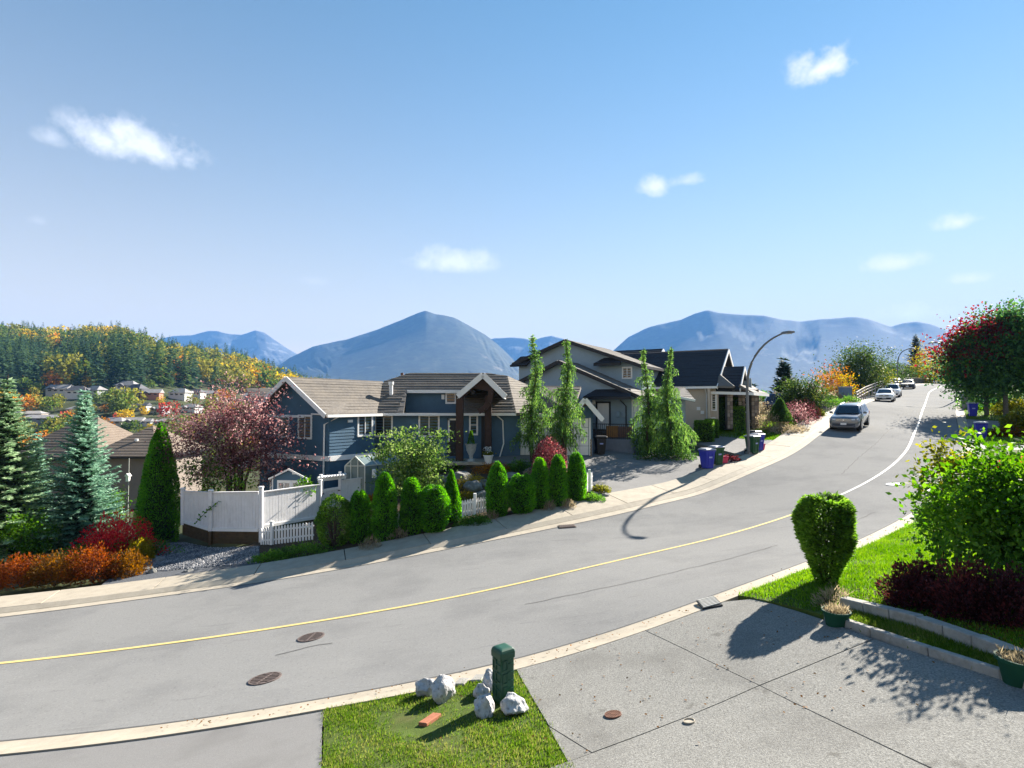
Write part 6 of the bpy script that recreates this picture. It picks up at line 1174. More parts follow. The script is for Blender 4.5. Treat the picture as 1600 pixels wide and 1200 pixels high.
# ------------------------------------------------------------------ vehicles
def quad(mb, a, b, c, d, n, th=.012):
    n = Vector(n).normalized()*th; mb.prism([Vector(a), Vector(b), Vector(c), Vector(d)], n); return mb
def car(name, label, cat, pt, L, Wd, Hh, hood, belt, loc, heading, group=None, suv=True):
    t = thing(name, label, cat, (0, 0, 0), group); w = Wd/2; f, r = -L/2, L/2
    st = [(f, hood*.62, .80), (f+.06, hood*.84, .90), (f+.22, hood*.94, .955), (f+.6, hood*.98, .99), (f+L*.24, hood, 1), (f+L*.3, belt, 1), (r-.5, belt+.02, 1), (r-.2, belt-.02, .96), (r-.03, belt*.8, .88), (r, belt*.6, .82)]
    rings = []
    for y, z, k in st:
        W_ = w*k; zb = .27 if suv else .2
        rings.append([Vector((-W_*.86, y, zb)), Vector((W_*.86, y, zb)), Vector((W_*.98, y, zb+.14)), Vector((W_, y, z*.66)), Vector((W_*.97, y, z*.86)), Vector((W_*.86, y, z)), Vector((0, y, z+.03)), Vector((-W_*.86, y, z)), Vector((-W_*.97, y, z*.86)), Vector((-W_, y, z*.66)), Vector((-W_*.98, y, zb+.14))])
    b = MB().loft(rings)
    # cabin
    yf0, yf1 = f+L*.27, f+L*.27+(.72 if suv else .85); yr0, yr1 = (r-.18, r-.55) if suv else (r-.62, r-1.35)
    def ring(z, ya, yb, ww): return [Vector((-ww*.8, ya, z)), Vector((ww*.8, ya, z)), Vector((ww, ya+.22, z)), Vector((ww, yb-.15, z)), Vector((ww*.86, yb, z)), Vector((-ww*.86, yb, z)), Vector((-ww, yb-.15, z)), Vector((-ww, ya+.22, z))]
    zt = Hh; b.loft([ring(belt-.04, yf0, yr0, w*.93), ring(zt-.09, yf1-.02, yr1+.06, w*.74), ring(zt-.02, yf1+.12, yr1-.06, w*.68), ring(zt, yf1+.35, yr1-.3, w*.55)])
    body = b.build('body', pt, t, smooth=True)
    # glass
    lerp = lambda a, b_, k: Vector(a).lerp(Vector(b_), k)
    wl, wr = Vector((-w*.78, yf0-.005, belt)), Vector((w*.78, yf0-.005, belt)); tl_, tr_ = Vector((-w*.61, yf1-.02, zt-.10)), Vector((w*.61, yf1-.02, zt-.10))
    quad(MB(), lerp(wl, tl_, .06), lerp(wr, tr_, .06), lerp(wr, tr_, .97), lerp(wl, tl_, .97), (0, -1, .8), .02).build('windscreen', CGLASS, t)
    rl_, rr_ = Vector((-w*.78, yr0+.005, belt)), Vector((w*.78, yr0+.005, belt)); ul, ur = Vector((-w*.62, yr1+.06, zt-.1)), Vector((w*.62, yr1+.06, zt-.1)); quad(MB(), lerp(rl_, ul, .1), lerp(rr_, ur, .1), lerp(rr_, ur, .95), lerp(rl_, ul, .95), (0, 1, .6), .02).build('rear_window', CGLASS, t)
    for s in (-1, 1):
        P = lambda y, k: Vector((s*(w*.93+(w*.74-w*.93)*k+.004), y, belt-.04+(zt-.05-belt)*k)); y0, y1 = yf0+.32, yr0-.28; n_ = 3 if suv else 2
        yt0, yt1 = yf1+.12, yr1-.1
        for q in range(n_):
            a, c = q/n_, (q+1)/n_-.03; m = lambda k, kk: (y0+(y1-y0)*k)*(1-kk)+(yt0+(yt1-yt0)*k)*kk
            quad(MB(), P(m(a, .1), .1), P(m(c, .1), .1), P(m(c, .9), .9), P(m(a, .9), .9), (s, 0, .3), .012).build('side_window', CGLASS, t)
        MB().box((s*(w+.10), yf0+.38, belt+.06), (.22, .12, .16)).build('wing_mirror', pt, t, bevel=.03)
        hl = MB().add([Vector((s*w*.52, f+.01, hood*.74)), Vector((s*w*.90, f+.13, hood*.76)), Vector((s*w*.93, f+.16, hood*.86)), Vector((s*w*.50, f+.03, hood*.83))], [(0, 1, 2, 3)]); hl.prism([Vector(p) for p in hl.v], (0, -.035, 0)); hl.build('headlight', LAMPG, t)
        MB().box((s*w*.80, r-.03, belt*.78), (w*.28, .1, .22)).build('tail_light', REDL, t, bevel=.02)
        for y in (f+L*.185, r-L*.2):
            R_ = .37 if suv else .33; wh = MB().tube([(s*(w-.22), y, R_), (s*(w+.005), y, R_)], R_, 18).build('wheel', TYRE, t, smooth=True)
            MB().tube([(s*(w+.0), y, R_), (s*(w+.015), y, R_)], R_*.66, 14).build('rim', RIM, wh)
            MB().tube([(s*(w-.3), y, R_+.03), (s*(w-.012), y, R_+.03)], R_+.07, 18).build('wheel_arch', BLKP, t)
    MB().box((0, f+.0, hood*.76), (w*.98, .05, hood*.15)).build('grille', BLKP, t, bevel=.01)
    for k in range(3 if suv else 1): MB().box((0, f-.03, hood*(.71+.05*k) if suv else hood*.8), (w*1.0, .02, .022)).build('grille_bar', CHR, t)
    MB().box((0, f-.035, hood*.77), (.11, .02, .11)).build('badge', CHR, t, bevel=.03)
    MB().box((0, f-.01, hood*.40), (w*1.45, .07, hood*.22)).build('lower_bumper', BUMP if suv else BLKP, t, bevel=.02)
    MB().box((0, f-.05, hood*.50), (.36, .02, .14)).build('number_plate', WHITE, t)
    if suv:
        m = MB(); m.bar((-w*.84, f+.02, hood*.47), (-w*.55, f-.06, hood*.33), .04, .04).bar((-w*.55, f-.06, hood*.33), (w*.55, f-.06, hood*.33), .04, .04).bar((w*.55, f-.06, hood*.33), (w*.84, f+.02, hood*.47), .04, .04).build('bumper_trim', SILV, t)
        for s in (-1, 1): MB().bar((s*w*.60, yf1+.35, zt+.02), (s*w*.60, yr1-.3, zt+.02), .04, .05).build('roof_rail', CHR, t)
    h = Vector(heading); t.location = loc; t.rotation_euler = (0, 0, math.atan2(h.x, -h.y)); return t
def lane(px, py, d):
    p = hit(px, py); i = int(np.argmin(np.hypot(FE[:, 0]-p.x, FE[:, 1]-p.y))); tg = FE[min(i+4, len(FE)-1)]-FE[max(i-4, 0)]; tg /= np.linalg.norm(tg); nr = np.array([tg[1], -tg[0]]); c = FE[i]+nr*d; return gp(c[0], c[1], DZR+.005), Vector((-tg[0], -tg[1], 0)), tg
def tilt(o, tg):
    p = o.location; g1 = G(p.x+tg[0], p.y+tg[1])-G(p.x-tg[0], p.y-tg[1]); a = math.atan2(g1, 2)
    o.rotation_mode = 'QUATERNION'; ax = Vector((tg[1], -tg[0], 0)); from mathutils import Quaternion
    o.rotation_quaternion = Quaternion(ax, a)@Quaternion((0, 0, 1), math.atan2(-tg[0], tg[1]))
CARS = [('parked_suv', 'silver sport utility car parked nearest on the uphill road', 'car', SILV, 4.9, 1.95, 1.68, 1.04, 1.09, 1302, 673, True),
        ('parked_sedan', 'white sedan parked in front of another white car uphill', 'car', WHC, 4.6, 1.84, 1.44, .90, .93, 1380, 627.5, False),
        ('parked_suv', 'white sport utility car mostly hidden behind the white sedan', 'car', WHC, 4.6, 1.88, 1.70, 1.05, 1.1, 1388, 621, True),
        ('parked_sedan', 'dark grey sedan parked highest on the uphill road', 'car', BLC, 4.7, 1.86, 1.46, .92, .95, 1418, 608, False)]
for (nm, lb, ct, pt, L, Wd, Hh, hd, bl, px, py, sv) in CARS:
    q = hit(px, py); i = int(np.argmin(np.hypot(FE[:, 0]-q.x, FE[:, 1]-q.y))); tg = FE[i+4]-FE[i-4]; tg /= np.linalg.norm(tg)
    nr = np.array([tg[1], -tg[0]]); dd_ = max(1.15, float(np.dot(np.array([q.x, q.y])-FE[i], nr))); c = FE[i]+nr*dd_+tg*(L/2-.3); o = car(nm, lb, ct, pt, L, Wd, Hh, hd, bl, gp(c[0], c[1], .01), (-tg[0], -tg[1], 0), 'cars parked along the far kerb', sv); tilt(o, tg)
q = at(1400, 606, 100); q.z = G(q.x, q.y)+.1; car('parked_car', 'dark car half hidden behind the far lamp post', 'car', BLC, 4.4, 1.8, 1.5, .95, .98, q, (-.3, -.95, 0), None, False)
q = at(1240, 652, 51.5); q.z = G(q.x, q.y)+.05; car('parked_van', 'navy van with red tail light parked on the far driveway', 'van', NAVC, 5.0, 1.95, 1.80, 1.12, 1.15, q, (.93, -.36, 0))
# ------------------------------------------------------------------ wheeled bins
def bin_(name, label, col, lid, group=None):
    t = thing(name, label, 'bin', (0, 0, 0), group); R_ = lambda a, b, z, y0=0: [Vector((-a, -b+y0, z)), Vector((a, -b+y0, z)), Vector((a, b+y0, z)), Vector((-a, b+y0, z))]
    MB().loft([R_(.22, .23, .03), R_(.29, .31, .92), R_(.32, .34, .93), R_(.32, .34, 1.0)]).build('body', col, t, bevel=.015)
    MB().loft([R_(.335, .36, 1.0), R_(.335, .36, 1.03), R_(.25, .27, 1.09)]).build('lid', lid, t, bevel=.012)
    MB().bar((-.27, .40, .98), (.27, .40, .98), .04, .04).build('handle', lid, t)
    for s in (-1, 1): MB().tube([(s*.20, .27, .11), (s*.27, .27, .11)], .11, 12).build('wheel', BLKP, t); MB().box((s*.12, -.285, .5), (.03, .03, .7), 0, Matrix.Rotation(.09, 4, 'X')).build('rib', col, t)
    MB().box((0, -.30, .62), (.2, .012, .08), 0, Matrix.Rotation(.09, 4, 'X')).build('embossed_mark', M('pale_bin_print', (.30, .34, .62), .5), t); return t
pb = bin_('blue_bin', '', BLUEP, GLID); pg_ = bin_('green_bin', '', GREENP, GLID); pk = bin_('black_bin', '', BLKP, BLKP); used = set()
def putbin(p, px, py, rz, label, group, scale=1., dz=.12):
    q = hit(px, py); q.z += dz; first = p.name not in used; used.add(p.name); o = place(p, first, q, rz, label, scale); o['group'] = group; return o
g1 = 'wheeled bins set out on the far side'; g2 = 'blue bins along the right kerb'
putbin(pb, 1105, 735, .35, 'blue wheeled bin at the edge of the garage driveway', g1, 1.05, .1); putbin(pg_, 1120, 729, .3, 'green wheeled bin beside the blue one by the garage driveway', g1, 1.0, .1); putbin(pg_, 1176, 712, .5, 'green wheeled bin at the foot of the nearest lamp post', g1, 1.05, .12); putbin(pb, 1184, 707, .5, 'blue wheeled bin behind the green one at the lamp post', g1, 1.0, .12)
putbin(pk, 1179, 702, .5, 'black wheeled bin at the back of the lamp post group', g1, 1.0, .12); putbin(pk, 938, 712, .1, 'black wheeled bin against the porch slab of the grey house', g1, 1.05, .1)
putbin(pb, 1533, 688, -.5, 'nearest blue bin on the right, leaning on the lawn edge', g2, 1.05, .08); putbin(pb, 1520, 652, -.45, 'second blue bin on the right before the clipped lawn', g2, 1.1, .08); putbin(pb, 1508, 632, -.4, 'farthest blue bin on the right, in the shade of the maple', g2, 1.1, .08); putbin(pk, 1517, 630, -.4, 'dark bin in the shade beside the farthest blue bin', g2, 1.0, .08)
for px, py, lb in ((1130, 727, 'pink recycling box beside the green bin at the garage driveway'), (1188, 706, 'pink recycling bag beside the lamp post bins')):
    q = hit(px, py); q.z += .12; t = thing('recycling_box', lb, 'box', q); m = MB(); m.loft([[q+Vector((-.2, -.15, 0)), q+Vector((.2, -.15, 0)), q+Vector((.2, .15, 0)), q+Vector((-.2, .15, 0))], [q+Vector((-.25, -.2, .36)), q+Vector((.25, -.2, .36)), q+Vector((.25, .2, .36)), q+Vector((-.25, .2, .36))]]); m.build('body', PINKP, t, bevel=.03); MB().box(q+Vector((0, 0, .38)), (.54, .44, .04)).build('rim', PINKP, t, bevel=.01)
q = hit(1140, 724); mound(q+Vector((0, 0, .1)), .6, .3, .3, 'dark garden rubbish heap beside the pink box', L_HEA, .12, 500, 'rubbish_heap', 'heap', stems=False)
# ------------------------------------------------------------------ street lamps
def lamp(label, base, arm, px_path, Y=None, r0=.095):
    t = thing('street_lamp', label, 'street lamp', base, 'curved arm street lamps'); pl = Plane(base, arm); pts = [Vector(base)]+[pl.at(*p) for p in px_path]
    # keep the shaft plumb
    k = [i for i, p in enumerate(px_path) if p[2:] == ()]; P = pts[:1]
    fine = [P[0]]
    for a, b in zip(pts[:-1], pts[1:]): fine += [a.lerp(b, .5), b]
    s = [fine[0]]+[fine[i-1]*.25+fine[i]*.5+fine[i+1]*.25 for i in range(1, len(fine)-1)]+[fine[-1]]
    n = len(s); MB().tube(s, [r0*(1-.5*i/(n-1)) for i in range(n)], 10).build('pole', POLEM, t, smooth=True)
    MB().lathe([(r0*2.2, -.1), (r0*2.2, .12), (r0*1.3, .16)], base, 10).build('base', POLEM, t); e = s[-1]; d = (s[-1]-s[-3]).normalized(); d.z = 0; d.normalize(); u = Vector((0, 0, 1)); sd = d.cross(u); k = r0/.095
    hd = MB().loft([[e+d*x*k+sd*w_*a*k+u*(z_+h_*b)*k for a, b in ((-1, -1), (1, -1), (1, .3), (.5, 1), (-.5, 1), (-1, .3))] for x, w_, h_, z_ in ((-.12, .05, .05, 0), (.0, .09, .07, .02), (.35, .15, .08, .03), (.62, .10, .05, .02))]).build('lamp_head', POLEM, t, smooth=True)
    MB().box(e+d*.32*k+u*(-.06*k), (.3*k, .2*k, .03*k), math.atan2(d.y, d.x)).build('lens', LAMPG, hd); MB().box(Vector(base)+Vector((0, -r0*.95, .7)), (r0*1.2, .03, .4)).build('access_hatch', POLEM, t); return t
b0 = hit(1170, 713); b0.z += .13; armd = (.65, -.76, 0)
lamp('nearest curved street lamp by the bins, its shadow across the road', b0, armd, [(1168.5, 660), (1167, 600), (1170, 577), (1179, 556), (1194, 538), (1209, 527), (1224, 520.5)])
b1_ = at(1402, 606, 96); b1_.z = G(b1_.x, b1_.y); lamp('second curved street lamp by the dark sedan up the hill', b1_, (.8, -.6, 0), [(1402, 580), (1402.5, 563), (1406, 553), (1412, 547.5), (1421, 545)], r0=.12)
b2_ = at(1495, 640, 66); b2_.z = G(b2_.x, b2_.y); lamp('third street lamp arching out of the red topped maple', b2_, (-1, .25, 0), [(1495, 600), (1495, 560), (1491, 545), (1483, 538), (1472, 535.5), (1462, 535.5)], r0=.10)
# ------------------------------------------------------------------ road ironwork
def slope_M(p, rz=0):
    dx = (G(p.x+.3, p.y)-G(p.x-.3, p.y))/.6; dy = (G(p.x, p.y+.3)-G(p.x, p.y-.3))/.6; n = Vector((-dx, -dy, 1)).normalized(); return Matrix.Translation(p)@n.to_track_quat('Z', 'Y').to_matrix().to_4x4()@Matrix.Rotation(rz, 4, 'Z')
def cover(px, py, r, label, mat, rz=0, bars=9, name='manhole_cover', cat='manhole cover', dz=.0, rect=False):
    p = hit(px, py); p.z = G(p.x, p.y)+DZR+dz; Mx = slope_M(p, rz); t = thing(name, label, cat, p)
    MB().lathe([(r*1.06, .004), (r*1.06, .022), (r*.93, .024), (r*.93, .008)], (0, 0, 0), 28, False).xf(Mx).build('frame', mat, t); MB().lathe([(r*.94, .004), (r*.94, .010)], (0, 0, 0), 24).xf(Mx).build('plate', BLKP if bars else mat, t)
    for i in range(bars):
        y = r*.86*(2*(i+.5)/bars-1); hw = math.sqrt(max(0, (r*.92)**2-y*y)); MB().box((0, y, .016), (2*hw, r*1.75/bars*.45, .014)).xf(Mx).build('bar', mat, t)
    if bars: MB().box((0, 0, .017), (r*.10, 1.75*r, .013)).xf(Mx).build('cross_bar', mat, t)
cover(486, 996, .30, 'slotted manhole cover nearer the yellow line', IRON, R(110), 7); cover(414, 1061, .30, 'slotted manhole cover nearer the near kerb', IRON, R(110), 7)
cover(1398, 757, .32, 'round lid with painted glint in the road beside the white line', M('glint_lid', (.72, .72, .70), .5), 0, 0, dz=.004); cover(1456, 766, .32, 'round lid with painted glint in the road by the right kerb', M('glint_lid', (.72, .72, .70), .5), 0, 0, dz=.004)  # bright reflection off the lids is put into their pale colour
cover(958, 1123, .11, 'small rusty brown cover set in the driveway', M('rusty_iron', (.15, .07, .045), .8, .3, 20), 0, 6, 'valve_cover', 'cover', .045); cover(1077, 1134, .07, 'small pale ring set in the driveway', CONC, 0, 0, 'valve_cover', 'cover', .045)
p = hit(1108, 947); p.z = G(p.x, p.y)+.062; Mx = slope_M(p, R(22)); t = thing('storm_drain', 'striped metal storm drain grate in the near kerb', 'drain', p); MB().box((0, 0, -.005), (.62, .40, .03)).xf(Mx).build('frame', BLKP, t)
for i in range(7): MB().box((-.26+i*.086, 0, .026), (.034, .36, .02), .25).xf(Mx).build('bar', GALV, t)
p = hit(886, 823); p.z = G(p.x, p.y)+.02; Mx = slope_M(p, R(20)); t = thing('storm_drain', 'dark storm drain in the far gutter below the hedge', 'drain', p); MB().box((0, 0, 0), (.7, .34, .03)).xf(Mx).build('frame', IRON, t)
for i in range(8): MB().box((-.28+i*.08, 0, .02), (.045, .28, .02)).xf(Mx).build('bar', IRON, t)
# ------------------------------------------------------------------ near side odds and ends
def rockmesh(c, s, mat, seed, name='rock', parent=None, facet=.22, sub=4):
    bm = bmesh.new(); bmesh.ops.create_icosphere(bm, subdivisions=sub, radius=1); r = np.random.default_rng(seed); pl = [(Vector(unit(1)[0]), r.uniform(.62, .95)) for _ in range(13)]; fr = r.uniform(2, 4, 3); ph = r.uniform(0, 6, 3)
    for v in bm.verts:
        p = v.co.copy()
        for n_, d_ in pl:
            k = p.dot(n_)
            if k > d_: p -= n_*(k-d_)*.9
        p *= 1+.07*math.sin(p.x*fr[0]*2+ph[0])*math.sin(p.y*fr[1]*2+ph[1])+.05*math.sin(p.z*7+p.x*6+ph[2])+r.normal(0, .013); v.co = Vector((p.x*s[0], p.y*s[1], p.z*s[2]))
    me = bpy.data.meshes.new(name); bm.to_mesh(me); bm.free(); me.materials.append(mat); o = link(name, me, parent); o.location = c; o.rotation_euler = (0, 0, r.uniform(0, 6)); return o
def rock(px, py, w, h, label, mat, seed, cat='rock', d=.8, group=None, name='rock'):
    q = hit(px, py); a = w/F*q.y/2; b = h/F*q.y/2; o = rockmesh(q+Vector((0, a*d*.6, b*.62)), (a*1.12, a*d, b*1.2), mat, seed, name); tag(o, label, cat, group); return o
gw_ = 'white rocks round the utility pedestal'
rock(691, 1099, 44, 40, 'larger white rock left of the pedestal', WROCK, 1, group=gw_); rock(665, 1091, 36, 32, 'white rock leaning behind the larger left one', WROCK, 2, group=gw_); rock(754, 1122, 42, 38, 'blocky white rock at the front left of the pedestal', WROCK, 3, group=gw_); rock(752, 1094, 30, 24, 'small white rock between the blocky rock and the kerb', WROCK, 4, group=gw_); rock(764, 1084, 36, 36, 'pale pointed rock right behind the pedestal', WROCK, 5, group=gw_); rock(803, 1118, 52, 30, 'smooth oval white rock at the front right of the pedestal', WROCK, 6, group=gw_)
q = hit(786, 1097); t = thing('utility_pedestal', 'dark green utility pedestal with moulded ribs between white rocks', 'utility box', q); Mx = Matrix.Translation(q+Vector((0, 0, 0)))@Matrix.Rotation(R(36), 4, 'Z'); s = .128; hp = .82
sq = lambda a, z: [Vector((-a, -a, z)), Vector((a, -a, z)), Vector((a, a, z)), Vector((-a, a, z))]
MB().loft([sq(s*.98, -.1), sq(s*.98, hp-.1)]).xf(Mx).build('body', GRNM, t, bevel=.012); MB().loft([sq(s*1.08, hp-.12), sq(s*1.1, hp-.02), sq(s*.95, hp+.03), sq(s*.6, hp+.045)]).xf(Mx).build('cap', GRNM, t, bevel=.012)
for f_ in range(4):
    Rz = Matrix.Rotation(f_*math.pi/2, 4, 'Z')
    for k in range(5): MB().box((.055, -s*1.0, .12+k*.125), (.11, .02, .018)).xf(Mx@Rz).build('rib', GRNM, t)
    for k in range(3): m = MB(); m.box((-.045, -s*1.0, .14+k*.2), (.085, .018, .02)); m.box((-.045, -s*1.0, .28+k*.2), (.085, .018, .02)); m.box((-.085, -s*1.0, .21+k*.2), (.016, .018, .15)); m.box((-.008, -s*1.0, .21+k*.2), (.016, .018, .15)); m.xf(Mx@Rz).build('moulded_frame', GRNM, t)
p = hit(672, 1130); Mx = slope_M(p+Vector((0, 0, .04)), R(14)); tag(MB().box((0, 0, 0), (.36, .16, .08)).xf(Mx).build('paver', TERR, None, bevel=.01), 'terracotta paver lying in the grass at the bottom', 'paver')
for (px, py, lb) in ((722, 1070, 'flat concrete block set in the grass by the kerb, left'), (748, 1064, 'flat concrete block set in the grass by the kerb, right')): p = hit(px, py); Mx = slope_M(p+Vector((0, 0, .02)), R(16)); tag(MB().box((0, 0, 0), (.26, .2, .1)).xf(Mx).build('paver', BLK, None, bevel=.012), lb, 'paver')
# block edging and kerb strip of the lawn
def along(pts, n, w, h, name, mat, parent, dz, gap=.012, out=0):
    P = [hit(*p) for p in pts]; X = resample([(p.x, p.y) for p in P], .05, 2); s = np.r_[0, np.cumsum(np.linalg.norm(np.diff(X, axis=0), axis=1))]; L = s[-1]; k = max(1, round(L/n)); rr = random.Random(3)
    for i in range(k):
        a = np.array([np.interp(L*i/k, s, X[:, 0]), np.interp(L*i/k, s, X[:, 1])]); b = np.array([np.interp(L*(i+1)/k, s, X[:, 0]), np.interp(L*(i+1)/k, s, X[:, 1])]); d = (b-a)/np.linalg.norm(b-a); A = gp(*(a+d*gap/2)); B = gp(*(b-d*gap/2)); z = Vector((0, 0, dz+h/2+rr.uniform(-.008, .008)))
        MB().bar(A+z, B+z, w*rr.uniform(.95, 1.05), h).build(name, mat, parent, bevel=.012)
t = thing('block_edging', 'row of grey concrete blocks edging the barberry bed', 'edging', hit(1446, 988)); along([(1318, 952), (1446, 986), (1577, 1036), (1680, 1085)], .46, .20, .24, 'block', BLK, t, -.02)
t = thing('kerb_strip', 'low concrete kerb strip along the right side of the driveway', 'kerb', hit(1412, 1015)); along([(1291, 970), (1412, 1013), (1600, 1076), (1700, 1118)], .9, .12, .17, 'kerb_stone', BLK, t, -.02)
def pot(px, py, rt, h, label, plant_mat=L_TAN):
    q = hit(px, py); t = thing('plant_pot', label, 'plant pot', q); MB().lathe([(rt*.72, 0), (rt*.95, h*.86), (rt*1.06, h*.87), (rt*1.06, h), (rt*.96, h), (rt*.93, h*.88)], q, 24, False).build('pot', GPOT, t, smooth=True); MB().lathe([(0.01, h*.86), (rt*.93, h*.86)], q, 16, False).build('soil', SOIL, t)
    n = 260; b = vnp(q)+np.array([0, 0, h*.86]); a = rnd(n)*6.28; r_ = rt*.85*np.sqrt(rnd(n)); P = b+np.stack([r_*np.cos(a), r_*np.sin(a), 0*a], 1); npmesh('dry_stems', leafq(P, unit(n)*.5+np.array([0, 0, .7]), .08+.1*rnd(n), .012), plant_mat, t)
pot(1307, 979, .21, .27, 'green plastic pot with dry stems at the driveway corner'); pot(1596, 1072, .24, .34, 'green plastic pot at the right edge by the driveway')
# ------------------------------------------------------------------ far side odds and ends
sheet('gravel_bed', f3run((176,908),(404,886))+[tuple(hit(404, 856))[:2], tuple(hit(330, 860))[:2], tuple(hit(288, 850))[:2], tuple(hit(232, 852))[:2], tuple(hit(205, 880))[:2]], M('gravel', (.085, .09, .10), .95, .5, 25, .9, 30), .10, .6)
gpx = [tuple(hit(*p))[:2] for p in ((190, 903), (290, 893), (400, 884), (406, 858), (330, 860), (290, 852), (236, 854), (212, 880))]; A = np.array(gpx); c = RNG.uniform(A.min(0), A.max(0), (16000, 2)); c = c[inside(gpx, c[:, 0], c[:, 1])]; n = len(c); P = np.c_[c, ground(c[:, 0], c[:, 1])+.11]; r_ = RNG.uniform(.025, .07, n)[:, None]
a = rnd(n)*6.28; e1 = np.stack([np.cos(a), np.sin(a), .2*RNG.normal(size=n)], 1)*r_; e2 = np.stack([-np.sin(a), np.cos(a), .2*RNG.normal(size=n)], 1)*r_*.75; e3 = np.stack([.2*RNG.normal(size=n), .2*RNG.normal(size=n), np.ones(n)], 1)*r_*.7
o = npmesh('gravel_stones', np.concatenate([np.stack([P+s1*e1, P+s2*e2, P+e3], 1) for s1, s2 in ((1, 1), (-1, 1), (-1, -1), (1, -1))]), LM('pebble', [(.07, .075, .085), (.15, .155, .17), (.34, .33, .33)], 0., .8)); o['kind'] = 'stuff'; o['label'] = 'loose dark blue grey gravel below the board fence'; o['category'] = 'gravel'
for i, (px, py, w, h, lb) in enumerate(((236, 868, 34, 22, 'largest pale boulder at the left edge of the gravel'), (218, 880, 24, 18, 'mossy boulder at the left of the gravel'), (226, 896, 22, 16, 'boulder low on the gravel near the sidewalk'), (246, 882, 16, 12, 'small pale stone on the gravel'), (292, 898, 14, 10, 'small stone at the sidewalk edge of the gravel'), (236, 900, 12, 12, 'upright pale stone by the sidewalk'), (200, 902, 22, 12, 'flat stone beside the spirea mounds'), (267, 868, 9, 6, 'lone white stone on the gravel'))): rock(px, py, w, h, lb, ROCK if i != 7 else WROCK, 20+i, 'boulder', .9, 'boulders of the gravel bed', 'boulder')
for i, (px, py, w, h, lb) in enumerate(((722, 756, 34, 22, 'grey boulder high on the rock bank'), (738, 770, 30, 20, 'grey boulder in the middle of the rock bank'), (752, 784, 26, 20, 'purple grey boulder low on the rock bank'), (704, 768, 26, 16, 'shaded boulder left on the rock bank'), (690, 756, 24, 16, 'dark boulder beside the dogwood tree'), (758, 762, 24, 14, 'boulder below the yellow groundcover'), (800, 748, 22, 12, 'flat boulder left of the ball shaped cedar top'), (826, 742, 18, 12, 'small boulder by the weeping cedar trunk'), (936, 770, 20, 15, 'rounded boulder at the driveway corner'), (946, 780, 16, 10, 'small dark boulder at the driveway corner'), (930, 776, 12, 9, 'small pale boulder beside the end of the picket fence'))): rock(px, py, w, h, lb, ROCK, 40+i, 'boulder', .9, 'boulders of the rock garden', 'boulder')
URN = M('stone_urn', (.36, .38, .38), .8, .2, 9, .3, 40)
q = hit(736, 722); q = at(736, 719, 32.5); q.z = 1.72; t = thing('garden_urn', 'tall pale stone urn with pointed evergreen by the entry post', 'urn', q); MB().lathe([(.22, 0), (.22, .08), (.10, .16), (.12, .36), (.26, .62), (.30, .92), (.36, 1.0), (.33, 1.0), (.25, .92)], q, 16, False).build('urn', URN, t, smooth=True)
n = 900; z = rnd(n); a = rnd(n)*6.28; r_ = .17*(1-z)**.8+.01; npmesh('evergreen', leafq(np.stack([r_*np.cos(a), r_*np.sin(a), .95+z*.75], 1)+vnp(q), np.stack([np.cos(a), np.sin(a), 1+0*a], 1)+.4*unit(n), .08, .035), L_BRT, t)
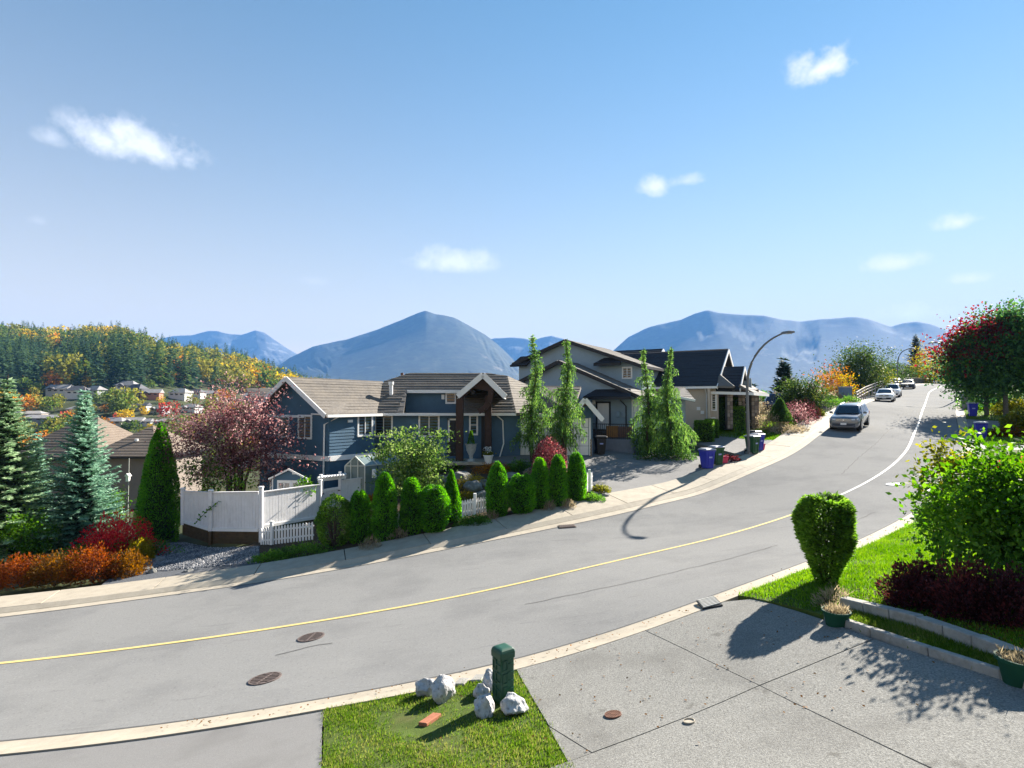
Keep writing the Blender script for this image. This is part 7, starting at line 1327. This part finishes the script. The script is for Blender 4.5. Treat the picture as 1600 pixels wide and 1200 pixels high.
q = at(763, 721, 32.2); q.z = 1.62; t = thing('flower_pot', 'white flower pot with trailing leaves right of the urn', 'flower pot', q); MB().lathe([(.16, 0), (.26, .42), (.29, .44), (.29, .5), (.25, .46)], q, 16, False).build('pot', WHITE, t, smooth=True); n = 420; P = vnp(q)+np.c_[RNG.normal(0, .13, (n, 2)), .45+.22*rnd(n)]; npmesh('foliage', leafq(P, unit(n)+np.array([0, 0, .3]), .10, .06), L_OLI, t); n = 90; P = vnp(q)+np.c_[RNG.normal(0, .12, (n, 2)), .65+.3*rnd(n)]; npmesh('flower', leafq(P, unit(n), .07, .06), LM('white_petal', [(.5, .5, .5), (.7, .7, .68)], .2), t)
q = at(1321, 626, 61); q.z = G(q.x, q.y)-.1; t = thing('kiosk', 'grey blue boxy kiosk with pale roof beside the uphill sidewalk', 'kiosk', q); KM = M('kiosk_panel', (.13, .19, .28), .6, .1, 3); kz = sz(23, 61)
MB().box(q+Vector((0, 0, kz/2)), (.95, .95, kz)).build('body', KM, t, bevel=.03); MB().box(q+Vector((0, 0, kz+.06)), (1.05, 1.05, .14)).build('roof', GLID, t, bevel=.04)
for k in range(3): MB().box(q+Vector((-.29+.29*k, -.485, kz*.5)), (.25, .03, kz*.82)).build('panel', KM, t, bevel=.01)
MB().box(q+Vector((.43, -.49, kz*.5)), (.04, .03, kz*.9)).build('door_edge', CEDAR, t)
q = at(1297, 629, 58); q.z = G(q.x, q.y); t = thing('utility_box', 'small green utility box left of the kiosk', 'utility box', q); MB().box(q+Vector((0, 0, .4)), (.5, .5, .8)).build('body', GRNM, t, bevel=.03); MB().box(q+Vector((0, 0, .82)), (.56, .56, .08)).build('cap', GRNM, t, bevel=.02)
q = at(1322, 612, 72); q.z = G(q.x, q.y); 
q = at(200, 790, 31.5); q.z = G(q.x, q.y); zt = at(200, 716, 31.5).z; t = thing('garden_pole', 'thin garden pole with small white bird house near the dark cedar', 'garden pole', q); MB().tube([q, Vector((q.x, q.y, zt))], .02, 6).build('pole', GALV, t); bh_ = at(200, 748, 31.5); MB().box(bh_, (.16, .16, .3)).build('bird_house', WHITE, t, bevel=.01); MB().prism([bh_+Vector((-.13, -.13, .14)), bh_+Vector((.13, -.13, .14)), bh_+Vector((0, -.13, .30))], (0, .26, 0)).build('bird_house_roof', WHITE, t)
q = hit(1500, 640); t = thing('mail_box', 'grey community mailbox by the right kerb under the maple', 'mailbox', q+Vector((.6, 0, 0))); q = t.location; MB().box(q+Vector((0, 0, .7)), (.5, .45, 1.4)).build('body', POLEM, t, bevel=.03); MB().box(q+Vector((0, 0, 1.43)), (.56, .5, .08)).build('roof', GLID, t, bevel=.02)
